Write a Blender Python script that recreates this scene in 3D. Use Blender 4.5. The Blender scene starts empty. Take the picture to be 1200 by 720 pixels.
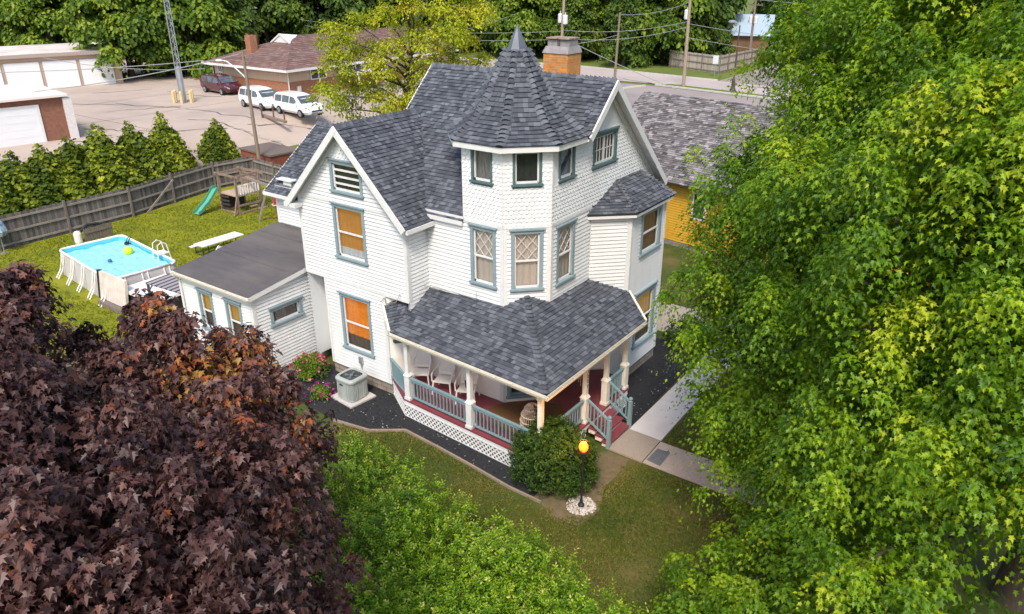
import bpy, math, random
import numpy as np
from mathutils import Vector, Matrix
R = math.radians
S = bpy.context.scene
COL = S.collection
random.seed(7); rng = np.random.default_rng(7)

# ------------------------------------------------------------------ camera, sky, sun, exposure
cam = bpy.data.cameras.new('camera'); cam.sensor_width = 36; cam.lens = 36*891.3/1200
cam.clip_end = 1500; cam.clip_start = .1
co = bpy.data.objects.new('camera', cam); COL.objects.link(co); S.camera = co
def set_cam():
    pi, ro, ya = R(-23.951), R(-.125), R(35.778)
    fw = Vector((-math.sin(ya)*math.cos(pi), math.cos(ya)*math.cos(pi), math.sin(pi)))
    r = fw.cross(Vector((0, 0, 1))).normalized(); u = r.cross(fw)
    r2 = r*math.cos(ro)+u*math.sin(ro); u2 = -r*math.sin(ro)+u*math.cos(ro)
    m = Matrix((r2, u2, -fw)).transposed().to_4x4(); m.translation = (11.41, -16.779, 13.212)
    co.matrix_world = m
set_cam()
SUN_EL, SUN_DIR = 52, (.40, -.75)          # where the sun stands (horizontal direction towards it)
W = bpy.data.worlds.new('World'); S.world = W; W.use_nodes = True
nt = W.node_tree; sky = nt.nodes.new('ShaderNodeTexSky'); sky.sky_type = 'NISHITA'; sky.sun_disc = False
sky.sun_elevation = R(SUN_EL); sky.sun_rotation = math.atan2(SUN_DIR[0], SUN_DIR[1])
sky.air_density = 1.0; sky.dust_density = 2.5; sky.ozone_density = .6
bg = nt.nodes['Background']; bg.inputs[1].default_value = .14; nt.links.new(sky.outputs[0], bg.inputs[0])
sl = bpy.data.lights.new('sun', 'SUN'); sl.energy = 1.9; sl.angle = R(13); sl.color = (1, .935, .83)
so = bpy.data.objects.new('sun', sl); COL.objects.link(so)
_h = math.hypot(*SUN_DIR)
so.rotation_euler = Vector((SUN_DIR[0]/_h*math.cos(R(SUN_EL)), SUN_DIR[1]/_h*math.cos(R(SUN_EL)), math.sin(R(SUN_EL)))).to_track_quat('Z', 'Y').to_euler()
S.view_settings.view_transform = 'Standard'; S.view_settings.look = 'None'
S.view_settings.exposure = .93; S.view_settings.gamma = 1
S.cycles.max_bounces = 8; S.cycles.diffuse_bounces = 5; S.cycles.transparent_max_bounces = 8; S.cycles.caustics_reflective = False; S.cycles.caustics_refractive = False

# ------------------------------------------------------------------ materials
MATS = {}
def srgb(r, g, b):
    f = lambda c: c/12.92 if c <= .04045 else ((c+.055)/1.055)**2.4
    return (f(r/255), f(g/255), f(b/255))
def mat(name, col, rough=.7, col2=None, scale=8, metal=0, bump=0, bscale=40, attr=False, spec=.4, emit=None, estr=0, detail=4, stretch=(1, 1, 1), col3=None, scale3=.5, coat=0):
    """procedural material: colour varied by noise (or by the face attribute v), with bump"""
    m = bpy.data.materials.new(name); m.use_nodes = True; t = m.node_tree; N = t.nodes; L = t.links
    p = N['Principled BSDF']; p.inputs['Roughness'].default_value = rough; p.inputs['Metallic'].default_value = metal
    p.inputs['Specular IOR Level'].default_value = spec; p.inputs['Coat Weight'].default_value = coat
    tc = N.new('ShaderNodeTexCoord'); mp = N.new('ShaderNodeMapping'); mp.inputs['Scale'].default_value = stretch
    L.new(tc.outputs['Object'], mp.inputs[0])
    def noise(s, d=detail):
        n = N.new('ShaderNodeTexNoise'); n.inputs['Scale'].default_value = s; n.inputs['Detail'].default_value = d
        n.inputs['Roughness'].default_value = .62; L.new(mp.outputs[0], n.inputs['Vector']); return n
    if col2 is None: col2 = tuple(c*.82 for c in col)
    mx = N.new('ShaderNodeMix'); mx.data_type = 'RGBA'; mx.inputs[6].default_value = (*col, 1); mx.inputs[7].default_value = (*col2, 1)
    if attr:
        a = N.new('ShaderNodeAttribute'); a.attribute_name = 'v'; fac = a.outputs['Fac']
    else:
        rp = N.new('ShaderNodeValToRGB'); rp.color_ramp.elements[0].position = .32; rp.color_ramp.elements[1].position = .68
        L.new(noise(scale).outputs[0], rp.inputs[0]); fac = rp.outputs[0]
    L.new(fac, mx.inputs[0]); out = mx.outputs[2]
    if col3 is not None:
        m3 = N.new('ShaderNodeMix'); m3.data_type = 'RGBA'; m3.inputs[7].default_value = (*col3, 1); L.new(out, m3.inputs[6])
        r3 = N.new('ShaderNodeValToRGB'); r3.color_ramp.elements[0].position = .46; r3.color_ramp.elements[1].position = .66
        L.new(noise(scale3, 5).outputs[0], r3.inputs[0]); L.new(r3.outputs[0], m3.inputs[0]); out = m3.outputs[2]
    L.new(out, p.inputs['Base Color'])
    if bump:
        b = N.new('ShaderNodeBump'); b.inputs['Strength'].default_value = bump; b.inputs['Distance'].default_value = .02
        L.new(noise(bscale).outputs[0], b.inputs['Height']); L.new(b.outputs[0], p.inputs['Normal'])
    if emit: p.inputs['Emission Color'].default_value = (*emit, 1); p.inputs['Emission Strength'].default_value = estr
    MATS[name] = m; return m
def leafmat(name, dark, light, trans=.35, rough=.45, tcol=None, spec=.35):
    m = bpy.data.materials.new(name); m.use_nodes = True; t = m.node_tree; N = t.nodes; L = t.links
    p = N['Principled BSDF']; p.inputs['Roughness'].default_value = rough; p.inputs['Specular IOR Level'].default_value = spec
    a = N.new('ShaderNodeAttribute'); a.attribute_name = 'v'
    mx = N.new('ShaderNodeMix'); mx.data_type = 'RGBA'; mx.inputs[6].default_value = (*dark, 1); mx.inputs[7].default_value = (*light, 1)
    L.new(a.outputs['Fac'], mx.inputs[0]); L.new(mx.outputs[2], p.inputs['Base Color'])
    tr = N.new('ShaderNodeBsdfTranslucent')
    if tcol: tr.inputs[0].default_value = (*tcol, 1)
    else: L.new(mx.outputs[2], tr.inputs[0])
    ms = N.new('ShaderNodeMixShader'); ms.inputs[0].default_value = trans
    L.new(p.outputs[0], ms.inputs[1]); L.new(tr.outputs[0], ms.inputs[2]); L.new(ms.outputs[0], N['Material Output'].inputs[0])
    MATS[name] = m; return m
def glassmat(name, tint=(.93, .95, .95), refl=.22):
    m = bpy.data.materials.new(name); m.use_nodes = True; t = m.node_tree; N = t.nodes; L = t.links
    N.remove(N['Principled BSDF'])
    g = N.new('ShaderNodeBsdfGlossy'); g.inputs['Roughness'].default_value = .03; g.inputs[0].default_value = (.95, .97, 1, 1)
    tr = N.new('ShaderNodeBsdfTransparent'); tr.inputs[0].default_value = (*tint, 1)
    lw = N.new('ShaderNodeLayerWeight'); lw.inputs[0].default_value = refl
    mm = N.new('ShaderNodeMath'); mm.operation = 'MULTIPLY_ADD'; mm.inputs[1].default_value = .55; mm.inputs[2].default_value = .05
    L.new(lw.outputs['Fresnel'], mm.inputs[0])
    ms = N.new('ShaderNodeMixShader'); L.new(mm.outputs[0], ms.inputs[0]); L.new(tr.outputs[0], ms.inputs[1]); L.new(g.outputs[0], ms.inputs[2])
    L.new(ms.outputs[0], N['Material Output'].inputs[0]); MATS[name] = m; return m
def brickmat(name, c1, c2, mortar, scale=1, bw=.22, bh=.075, stone=False):
    m = bpy.data.materials.new(name); m.use_nodes = True; t = m.node_tree; N = t.nodes; L = t.links; p = N['Principled BSDF']
    p.inputs['Roughness'].default_value = .85
    tc = N.new('ShaderNodeTexCoord'); sp = N.new('ShaderNodeSeparateXYZ'); L.new(tc.outputs['Object'], sp.inputs[0])
    ad = N.new('ShaderNodeMath'); ad.operation = 'ADD'; L.new(sp.outputs[0], ad.inputs[0]); L.new(sp.outputs[1], ad.inputs[1])
    cb = N.new('ShaderNodeCombineXYZ'); L.new(ad.outputs[0], cb.inputs[0]); L.new(sp.outputs[2], cb.inputs[1])
    b = N.new('ShaderNodeTexBrick'); L.new(cb.outputs[0], b.inputs[0])
    b.inputs['Color1'].default_value = (*c1, 1); b.inputs['Color2'].default_value = (*c2, 1); b.inputs['Mortar'].default_value = (*mortar, 1)
    b.inputs['Scale'].default_value = scale; b.inputs['Brick Width'].default_value = bw; b.inputs['Row Height'].default_value = bh
    b.inputs['Mortar Size'].default_value = .012 if stone else .008
    n = N.new('ShaderNodeTexNoise'); n.inputs['Scale'].default_value = 5; L.new(tc.outputs['Object'], n.inputs[0])
    mx = N.new('ShaderNodeMix'); mx.data_type = 'RGBA'; mx.blend_type = 'MULTIPLY'; mx.inputs[0].default_value = .5
    L.new(b.outputs[0], mx.inputs[6]); L.new(n.outputs[0], mx.inputs[7]); L.new(mx.outputs[2], p.inputs['Base Color'])
    bp = N.new('ShaderNodeBump'); bp.inputs['Strength'].default_value = .5; bp.inputs['Distance'].default_value = .015; bp.invert = True
    L.new(b.outputs['Fac'], bp.inputs['Height']); L.new(bp.outputs[0], p.inputs['Normal'])
    MATS[name] = m; return m

siding_m = mat('white_siding', (.71, .72, .725), .5, (.67, .68, .685), 1.5, bump=.05, bscale=30, stretch=(1, 1, .35), col3=(.63, .635, .63), scale3=1.1)
porchwall_m = mat('porch_wall_paint', (.86, .82, .76), .6, (.81, .77, .70), 2)
trim_m = mat('white_trim', (.68, .68, .67), .5, (.61, .61, .60), 4)
cream_m = mat('cream_trim', (.74, .69, .60), .55, (.64, .58, .49), 5)  # warm cream tone, yellower than the white trim
teal_m = mat('teal_paint', (.235, .31, .34), .5, (.20, .27, .30), 3)
rail_m = mat('porch_teal_paint', (.165, .26, .285), .5, (.20, .30, .325), 5)
dteal_m = mat('dark_teal_paint', (.085, .15, .15), .5, (.07, .12, .125), 4)
shingle_m = mat('roof_shingle', (.040, .045, .057), .9, (.155, .168, .195), attr=True, bump=.5, bscale=160, spec=.25)
cap_m = mat('ridge_shingle', (.05, .053, .068), .9, (.14, .145, .17), attr=True, bump=.5, bscale=150, spec=.25)
membrane_m = mat('roll_roofing', (.075, .068, .07), .8, (.10, .088, .088), 1.2, bump=.3, bscale=90, stretch=(1, 3, 1), col3=(.12, .105, .1), scale3=.35)
metalcap_m = mat('painted_metal', (.13, .145, .17), .45, (.10, .11, .13), 3, metal=.3)
gutter_m = mat('gutter_paint', (.74, .70, .60), .5, (.66, .61, .5), 6)
gutterin_m = mat('gutter_inner', (.24, .22, .18), .8, (.16, .14, .11), 9)  # darker grey brown for the inner bottom of the gutter
red_m = mat('porch_red_paint', (.17, .035, .045), .5, (.22, .05, .06), 1.6)
glass_m = glassmat('window_glass')
curtain_m = mat('curtain_cloth', (.62, .50, .43), .9, (.72, .60, .52), 14, stretch=(6, 6, .3))
greyblind_m = mat('grey_blind', (.30, .37, .40), .8, (.34, .41, .43), 5)
darkroom_m = mat('dark_room_sheet', (.028, .032, .03), .9, (.04, .04, .038), 5)  # near-black sheet behind the glass, standing in for an unlit room
stripe_m = mat('striped_curtain', (.10, .095, .105), .9, (.34, .31, .32), 30, stretch=(3, 3, .12))
screen_m = mat('brown_blind', (.16, .11, .085), .8, (.12, .085, .065), 4)
orange_m = mat('orange_glow_blind', (.66, .22, .025), .8, (.42, .12, .015), 2.2, emit=(1, .25, .012), estr=.2, stretch=(1, 1, 2.5))  # this and the next two blinds have weak emission in the material
amber_m = mat('amber_glow_blind', (.42, .19, .05), .8, (.34, .15, .04), 3, emit=(.9, .36, .06), estr=.12)
yellow_m = mat('yellow_glow_blind', (.42, .27, .06), .8, (.36, .22, .05), 3, emit=(1, .5, .08), estr=.10)
stone_m = brickmat('foundation_stone', (.30, .25, .20), (.40, .34, .28), (.16, .14, .12), bw=.42, bh=.16, stone=True)
brick_m = brickmat('red_brick', (.32, .105, .055), (.26, .08, .045), (.30, .22, .17))
chimbrick_m = brickmat('orange_brick', (.72, .30, .06), (.60, .22, .05), (.55, .36, .18))
concrete_m = mat('concrete', (.50, .47, .44), .85, (.44, .41, .38), 3, bump=.15, bscale=60)
aggreg_m = mat('aggregate_concrete', (.36, .30, .245), .9, (.24, .20, .165), 45, bump=.4, bscale=90)
mulch_m = mat('black_mulch', (.010, .010, .012), .9, (.03, .03, .034), 35, bump=1, bscale=55)
plastic_m = mat('white_plastic', (.78, .74, .70), .4, (.72, .68, .64), 4)
wood_m = mat('grey_wood', (.20, .165, .135), .85, (.12, .10, .085), 3, stretch=(6, 6, .6), bump=.3, bscale=20)
fence_m = mat('weathered_fence', (.21, .185, .165), .9, (.10, .09, .085), 2.2, stretch=(5, 5, .5), bump=.3, bscale=14, attr=False)
fencerail_m = mat('fence_rail_wood', (.27, .235, .20), .9, (.20, .175, .15), 3)
newwood_m = mat('weathered_brown_wood', (.27, .19, .14), .85, (.19, .13, .10), 3, stretch=(3, 3, 1), bump=.2)
bark_m = mat('bark', (.085, .06, .045), .95, (.045, .033, .026), 5, stretch=(4, 4, .7), bump=1, bscale=12)
greybark_m = mat('grey_bark', (.10, .085, .07), .95, (.06, .05, .042), 5, stretch=(4, 4, .7), bump=.6, bscale=14)
pole_m = mat('utility_pole_wood', (.34, .27, .20), .9, (.25, .195, .145), 4, stretch=(5, 5, .4))
steel_m = mat('galvanised_steel', (.42, .44, .46), .45, (.34, .36, .38), 6, metal=.6)
wire_m = mat('wire', (.30, .31, .31), .6, (.26, .27, .27))
darkwire_m = mat('dark_wire', (.05, .055, .055), .6)
black_m = mat('black_paint', (.018, .018, .02), .5, (.025, .025, .027))
rubber_m = mat('tyre_rubber', (.02, .02, .02), .8)
ac_m = mat('ac_enamel', (.36, .39, .37), .45, (.31, .34, .325), 3)
acdark_m = mat('ac_fan_well', (.05, .06, .065), .5, (.03, .035, .04))

# ------------------------------------------------------------------ mesh helpers
def wloc(o):
    l = Vector((0, 0, 0))
    while o is not None: l += o.location; o = o.parent
    return l
class MB:
    def __init__(s): s.v = []; s.f = []; s.a = []; s.m = []
    def poly(s, pts, a=.5, m=0):
        n = len(s.v); s.v.extend(tuple(map(float, p)) for p in pts); s.f.append(tuple(range(n, n+len(pts)))); s.a.append(a); s.m.append(m)
    def hexa(s, p, a=.5, m=0):      # 8 points: bottom 0-3 counter-clockwise from above, top 4-7
        for q in ((3, 2, 1, 0), (4, 5, 6, 7), (0, 1, 5, 4), (1, 2, 6, 5), (2, 3, 7, 6), (3, 0, 4, 7)): s.poly([p[i] for i in q], a, m)
    def box(s, x0, y0, z0, x1, y1, z1, a=.5, m=0):
        s.hexa([(x0, y0, z0), (x1, y0, z0), (x1, y1, z0), (x0, y1, z0), (x0, y0, z1), (x1, y0, z1), (x1, y1, z1), (x0, y1, z1)], a, m)
    def bar(s, p, q, w, h, up=(0, 0, 1), a=.5, m=0):
        p = Vector(p); q = Vector(q); d = (q-p).normalized(); u = Vector(up)
        if abs(d.dot(u)) > .95: u = Vector((1, 0, 0)) if abs(d.x) < .9 else Vector((0, 1, 0))
        x = d.cross(u).normalized(); y = x.cross(d).normalized(); x = x*w/2; y = y*h/2
        s.hexa([p-x-y, q-x-y, q+x-y, p+x-y, p-x+y, q-x+y, q+x+y, p+x+y], a, m)
    def tube(s, pts, r, n=6, a=.5, m=0, cap=True):
        pts = [Vector(p) for p in pts]; rr = r if isinstance(r, (list, tuple)) else [r]*len(pts); rings = []
        for i, p in enumerate(pts):
            d = (pts[min(i+1, len(pts)-1)]-pts[max(i-1, 0)]).normalized()
            u = Vector((0, 0, 1)) if abs(d.z) < .9 else Vector((1, 0, 0))
            x = d.cross(u).normalized(); y = x.cross(d); base = len(s.v)
            for k in range(n):
                t = 2*math.pi*k/n; s.v.append(tuple(p+(x*math.cos(t)+y*math.sin(t))*rr[i]))
            rings.append(base)
        for i in range(len(rings)-1):
            for k in range(n):
                s.f.append((rings[i]+k, rings[i]+(k+1) % n, rings[i+1]+(k+1) % n, rings[i+1]+k)); s.a.append(a); s.m.append(m)
        if cap:
            s.f.append(tuple(rings[0]+k for k in range(n))[::-1]); s.a.append(a); s.m.append(m)
            s.f.append(tuple(rings[-1]+k for k in range(n))); s.a.append(a); s.m.append(m)
    def lathe(s, c, prof, n=16, a=.5, m=0, sq=None):
        c = Vector(c); rings = []
        for (r, z) in prof:
            base = len(s.v); rings.append(base)
            for k in range(n):
                t = 2*math.pi*k/n; x, y = math.cos(t), math.sin(t)
                if sq: e = 2/sq; x = math.copysign(abs(x)**e, x); y = math.copysign(abs(y)**e, y)
                s.v.append((c.x+r*x, c.y+r*y, c.z+z))
        for i in range(len(rings)-1):
            for k in range(n):
                s.f.append((rings[i]+k, rings[i]+(k+1) % n, rings[i+1]+(k+1) % n, rings[i+1]+k)); s.a.append(a); s.m.append(m)
    def prism(s, poly, z0, z1, a=.5, m=0):   # counter-clockwise outline in plan
        n = len(poly); s.poly([(x, y, z1) for x, y in poly], a, m); s.poly([(x, y, z0) for x, y in poly][::-1], a, m)
        for i in range(n):
            (x0, y0), (x1, y1) = poly[i], poly[(i+1) % n]; s.poly([(x0, y0, z0), (x1, y1, z0), (x1, y1, z1), (x0, y0, z1)], a, m)
    def sphere(s, c, r, n=14, k=9, sx=1, sy=1, sz=1, a=.5, m=0):
        c = Vector(c); base = len(s.v)
        for i in range(k+1):
            t = math.pi*i/k
            for j in range(n):
                q = 2*math.pi*j/n; s.v.append((c.x+r*sx*math.sin(t)*math.cos(q), c.y+r*sy*math.sin(t)*math.sin(q), c.z+r*sz*math.cos(t)))
        for i in range(k):
            for j in range(n):
                s.f.append((base+i*n+j, base+(i+1)*n+j, base+(i+1)*n+(j+1) % n, base+i*n+(j+1) % n)); s.a.append(a); s.m.append(m)
    def build(s, name, mats, parent=None, smooth=False, loc=None):
        off = wloc(parent) if parent else Vector(loc or (0, 0, 0))
        me = bpy.data.meshes.new(name); me.from_pydata([(x-off.x, y-off.y, z-off.z) for x, y, z in s.v], [], s.f)
        mats = mats if isinstance(mats, (list, tuple)) else [mats]
        for m in mats: me.materials.append(m)
        at = me.attributes.new('v', 'FLOAT', 'FACE'); at.data.foreach_set('value', s.a)
        me.polygons.foreach_set('material_index', s.m)
        if smooth: me.polygons.foreach_set('use_smooth', [True]*len(s.f))
        me.update()
        o = bpy.data.objects.new(name, me); COL.objects.link(o)
        if parent: o.parent = parent
        else: o.location = off
        return o
def tag(o, label=None, cat=None, group=None, kind=None):
    if label: o['label'] = label
    if cat: o['category'] = cat
    if group: o['group'] = group
    if kind: o['kind'] = kind
    return o
def thing(name, label, cat, loc=(0, 0, 0), group=None):
    o = bpy.data.objects.new(name, None); COL.objects.link(o); o.location = loc; o.empty_display_size = .3
    return tag(o, label, cat, group)
def copy_tree(o, parent=None, loc=None, rz=None, scale=None, label=None):
    c = o.copy(); COL.objects.link(c)
    if parent is not None: c.parent = parent
    if loc is not None: c.location = loc
    if rz is not None: c.rotation_euler = (0, 0, rz)
    if scale is not None: c.scale = scale if isinstance(scale, tuple) else (scale,)*3
    if label: c['label'] = label
    for ch in [q for q in bpy.data.objects if q.parent is o]: copy_tree(ch, c)
    return c
def clip(poly, a, b, c):            # keep a*x+b*y<=c
    out = []; n = len(poly)
    for i in range(n):
        p, q = poly[i], poly[(i+1) % n]; dp = a*p[0]+b*p[1]-c; dq = a*q[0]+b*q[1]-c
        if dp <= 0: out.append(p)
        if (dp < 0 < dq) or (dq < 0 < dp):
            t = dp/(dp-dq); out.append((p[0]+(q[0]-p[0])*t, p[1]+(q[1]-p[1])*t))
    return out if len(out) > 2 else []
def area(p): return abs(sum(p[i][0]*p[(i+1) % len(p)][1]-p[(i+1) % len(p)][0]*p[i][1] for i in range(len(p))))/2 if p else 0
def clipto(poly, outline):          # outline convex, counter-clockwise
    for i in range(len(outline)):
        (x0, y0), (x1, y1) = outline[i], outline[(i+1) % len(outline)]
        a, b = (y1-y0), -(x1-x0); poly = clip(poly, a, b, a*x0+b*y0)
        if not poly: return []
    return poly
def cut(polys, holes):
    for (u0, z0, u1, z1) in holes:
        out = []
        for p in polys:
            xs = [q[0] for q in p]; ys = [q[1] for q in p]
            if max(xs) <= u0 or min(xs) >= u1 or max(ys) <= z0 or min(ys) >= z1: out.append(p); continue
            mid = clip(clip(p, 1, 0, u1), -1, 0, -u0)
            for r in (clip(p, 1, 0, u0), clip(p, -1, 0, -u1), clip(mid, 0, 1, z0) if mid else [], clip(mid, 0, -1, -z1) if mid else []):
                if r and area(r) > 1e-5: out.append(r)
        polys = out
    return polys
class Face:                          # a vertical wall plane: u along the wall seen from outside (left to right), z up, d outward
    def __init__(s, p0, p1):
        s.p = Vector((*p0, 0)); e = Vector((*p1, 0))-s.p; s.L = e.length; s.U = e.normalized(); s.N = Vector((s.U.y, -s.U.x, 0))
    def P(s, u, z, d=0): q = s.p+s.U*u+s.N*d; return (q.x, q.y, z)
    def box(s, mb, u0, z0, u1, z1, d0, d1, a=.5, m=0):
        mb.hexa([s.P(u0, z0, d1), s.P(u1, z0, d1), s.P(u1, z0, d0), s.P(u0, z0, d0), s.P(u0, z1, d1), s.P(u1, z1, d1), s.P(u1, z1, d0), s.P(u0, z1, d0)], a, m)
def clapboard(mb, F, outline, holes=(), exp=.125, lap=.022):
    z0 = min(p[1] for p in outline); z1 = max(p[1] for p in outline); n = int(math.ceil((z1-z0)/exp-1e-6))
    for p in cut([list(outline)], holes): mb.poly([F.P(u, z, -.05) for u, z in p])
    for i in range(n):
        zb = z0+i*exp; zt = zb+exp
        st = clip(clip(list(outline), 0, 1, zt-.0225), 0, -1, -zb)
        if not st: continue
        jit = random.uniform(-.0015, .0015)
        for p in cut([st], holes):
            dd = lambda z: .003+(lap+jit)*(zt-z)/exp
            mb.poly([F.P(u, z, dd(z)) for u, z in p])
            for k in range(len(p)):
                a, b = p[k], p[(k+1) % len(p)]
                if abs(a[1]-zb) < 1e-6 and abs(b[1]-zb) < 1e-6: mb.poly([F.P(a[0], zb, 0), F.P(b[0], zb, 0), F.P(b[0], zb, dd(zb)), F.P(a[0], zb, dd(zb))])
def fishscale(mb, F, outline, holes=(), exp=.12, w=.15):
    z0 = min(p[1] for p in outline); z1 = max(p[1] for p in outline); u0 = min(p[0] for p in outline); u1 = max(p[0] for p in outline)
    for p in cut([list(outline)], holes): mb.poly([F.P(u, z, .001) for u, z in p])
    for i in range(-1, int((z1-z0)/exp)+1):
        zb = z0+i*exp; off = (i % 2)*w/2
        for j in range(-1, int((u1-u0)/w)+2):
            uc = u0+off+j*w; r = w/2-.002
            sc = [(uc+r*math.cos(t), zb+.07+.07*math.sin(t)) for t in [math.pi+math.pi*k/6 for k in range(7)]]+[(uc+r, zb+exp*1.5), (uc-r, zb+exp*1.5)]
            q = clipto(sc, outline)
            if not q: continue
            jit = random.uniform(-.004, .004)
            dd = lambda z: .004+(.035+jit)*(zb+exp*1.5-z)/(exp*1.5)
            for p in cut([q], holes):
                mb.poly([F.P(u, z, dd(z)) for u, z in p])
                for k in range(len(p)):
                    a, b = p[k], p[(k+1) % len(p)]
                    if a[1] < zb+.072 and b[1] < zb+.072: mb.poly([F.P(*a, .001), F.P(*b, .001), F.P(*b, dd(b[1])), F.P(*a, dd(a[1]))])
def roof(mb, pts, exp=.132, thick=.07, vr=(0, 1), tabs=True, tw=(.105, .205)):
    """one roof plane; pts[0]->pts[1] is the eave seen from outside left to right, convex; laid in random-tone shingle tabs"""
    P = [Vector(p) for p in pts]; U = (P[1]-P[0]).normalized(); n = None
    n = U.cross(P[2]-P[1]).normalized()
    if n.z < 0: n = -n
    V = n.cross(U); O = P[0]; ol = [((p-O).dot(U), (p-O).dot(V)) for p in P]
    if sum(ol[i][0]*ol[(i+1) % len(ol)][1]-ol[(i+1) % len(ol)][0]*ol[i][1] for i in range(len(ol))) < 0: ol = ol[::-1]
    X = lambda u, v, d: O+U*u+V*v+n*d
    mb.poly([X(u, v, 0) for u, v in ol], .15); mb.poly([X(u, v, -thick) for u, v in ol][::-1], .3)
    for i in range(len(ol)):
        a, b = ol[i], ol[(i+1) % len(ol)]; mb.poly([X(*a, -thick), X(*b, -thick), X(*b, 0), X(*a, 0)], .25)
    if not tabs: return
    us = [p[0] for p in ol]; vs = [p[1] for p in ol]; row = 0; v = min(vs)-.02
    while v < max(vs):
        u = min(us)-random.uniform(0, .3)
        while u < max(us):
            w = random.uniform(*tw); q = clipto([(u+.003, v), (u+w-.003, v), (u+w-.003, v+exp*1.12), (u+.003, v+exp*1.12)], ol)
            if q:
                tone = min(1, max(0, random.gauss(.28, .13)+(.40 if random.random() < .30 else 0))); tone = vr[0]+tone*(vr[1]-vr[0])
                hi = .022+(.016 if random.random() < .45 else 0)
                dd = lambda y: .003+hi*max(0, (v+exp*1.12-y)/(exp*1.12))
                mb.poly([X(a, b, dd(b)) for a, b in q], tone)
                for k in range(len(q)):
                    a, b = q[k], q[(k+1) % len(q)]
                    if abs(a[1]-b[1]) < 1e-6 and a[1] < v+.05: mb.poly([X(*a, .001), X(*b, .001), X(*b, dd(b[1])), X(*a, dd(a[1]))], tone*.8)
            u += w
        v += exp
def hipcaps(mb, p, q, n1, n2, w=.15, step=.15, lift=.03):
    """overlapping folded cap shingles from p up to q; n1, n2 = directions lying in the two roof planes, away from the hip"""
    p = Vector(p); q = Vector(q); L = (q-p).length; d = (q-p)/L; n1 = Vector(n1).normalized(); n2 = Vector(n2).normalized(); up = Vector((0, 0, 1)); k = 0
    up = -(n1+n2).normalized() if (n1+n2).length > .2 else up
    if up.z < 0: up = -up
    up = (up+Vector((0, 0, 1.2))).normalized()
    while k*step < L:
        a = p+d*(k*step); b = p+d*min(L, k*step+step*1.3); t = random.uniform(.2, .95); l0 = lift+.05; l1 = lift
        A = [a+n1*w+up*.012, a+n1*w*.45+up*l0*.9, a+up*l0*1.15, a+n2*w*.45+up*l0*.9, a+n2*w+up*.012]
        B = [b+n1*w+up*.004, b+n1*w*.45+up*l1*.6, b+up*l1*.8, b+n2*w*.45+up*l1*.6, b+n2*w+up*.004]
        for i in range(4): mb.poly([A[i], A[i+1], B[i+1], B[i]], t)
        mb.poly([A[0], A[1], A[2], A[3], A[4]], t*.7); k += 1

# ------------------------------------------------------------------ ground
def ground_z(x, y):
    s = max((-x-34.5)/9, (y-27)/16, (-y-40)/30, 0); s = min(1, s); return 2*s*s*(3-2*s)
def sheet(name, x0, y0, x1, y1, nx, ny, m, dz=0):
    mb = MB(); xs = np.linspace(x0, x1, nx+1); ys = np.linspace(y0, y1, ny+1)
    for y in ys:
        for x in xs: mb.v.append((x, y, ground_z(x, y)+dz))
    for j in range(ny):
        for i in range(nx):
            k = j*(nx+1)+i; mb.f.append((k, k+1, k+nx+2, k+nx+1)); mb.a.append(.5); mb.m.append(0)
    o = mb.build(name, m, smooth=True); o['kind'] = 'structure'; return o
def patch(name, poly, z, m, on=True):
    mb = MB(); mb.poly([(x, y, (ground_z(x, y) if on else 0)+z) for x, y in poly]); o = mb.build(name, m); o['kind'] = 'structure'; return o
grass_m = mat('front_lawn', (.060, .082, .008), .95, (.04, .06, .006), 1.6, bump=.9, bscale=45, col3=(.12, .10, .03), scale3=.5)
backgrass_m = mat('back_lawn', (.235, .235, .004), .95, (.165, .18, .004), 1.1, bump=.9, bscale=40, col3=(.12, .145, .006), scale3=.6)
fargrass_m = mat('far_grass', (.12, .16, .02), .95, (.09, .12, .02), .3, bump=.6, bscale=8)
lot_m = mat('lot_concrete', (.44, .355, .295), .9, (.37, .295, .245), .25, bump=.1, bscale=6, col3=(.29, .24, .21), scale3=.09)
asphalt_m = mat('old_asphalt', (.30, .255, .245), .9, (.25, .21, .20), .2, bump=.1, bscale=20, col3=(.19, .165, .16), scale3=.09)
road_m = mat('road_surface', (.42, .36, .335), .9, (.37, .31, .29), .15, bump=.1, bscale=15)
crack_m = mat('crack_filler', (.10, .085, .08), .9)
soil_m = mat('bare_soil', (.165, .12, .07), .95, (.10, .085, .04), 5, bump=.6, bscale=25)
sheet('ground', -320, -90, 160, 330, 160, 140, fargrass_m, -.03)
sheet('front_lawn', -15, -60, 60, 26, 75, 86, grass_m, 0)
sheet('back_lawn', -33.2, -30, -12.5, 14.6, 40, 40, backgrass_m, .012)
sheet('parking_lot', -100, -40, -33.6, 47, 90, 80, lot_m, .004)
patch('building_apron', [(-64, 20.5), (-37.5, 18.6), (-37.5, 31), (-64, 32)], .008, asphalt_m)
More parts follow.
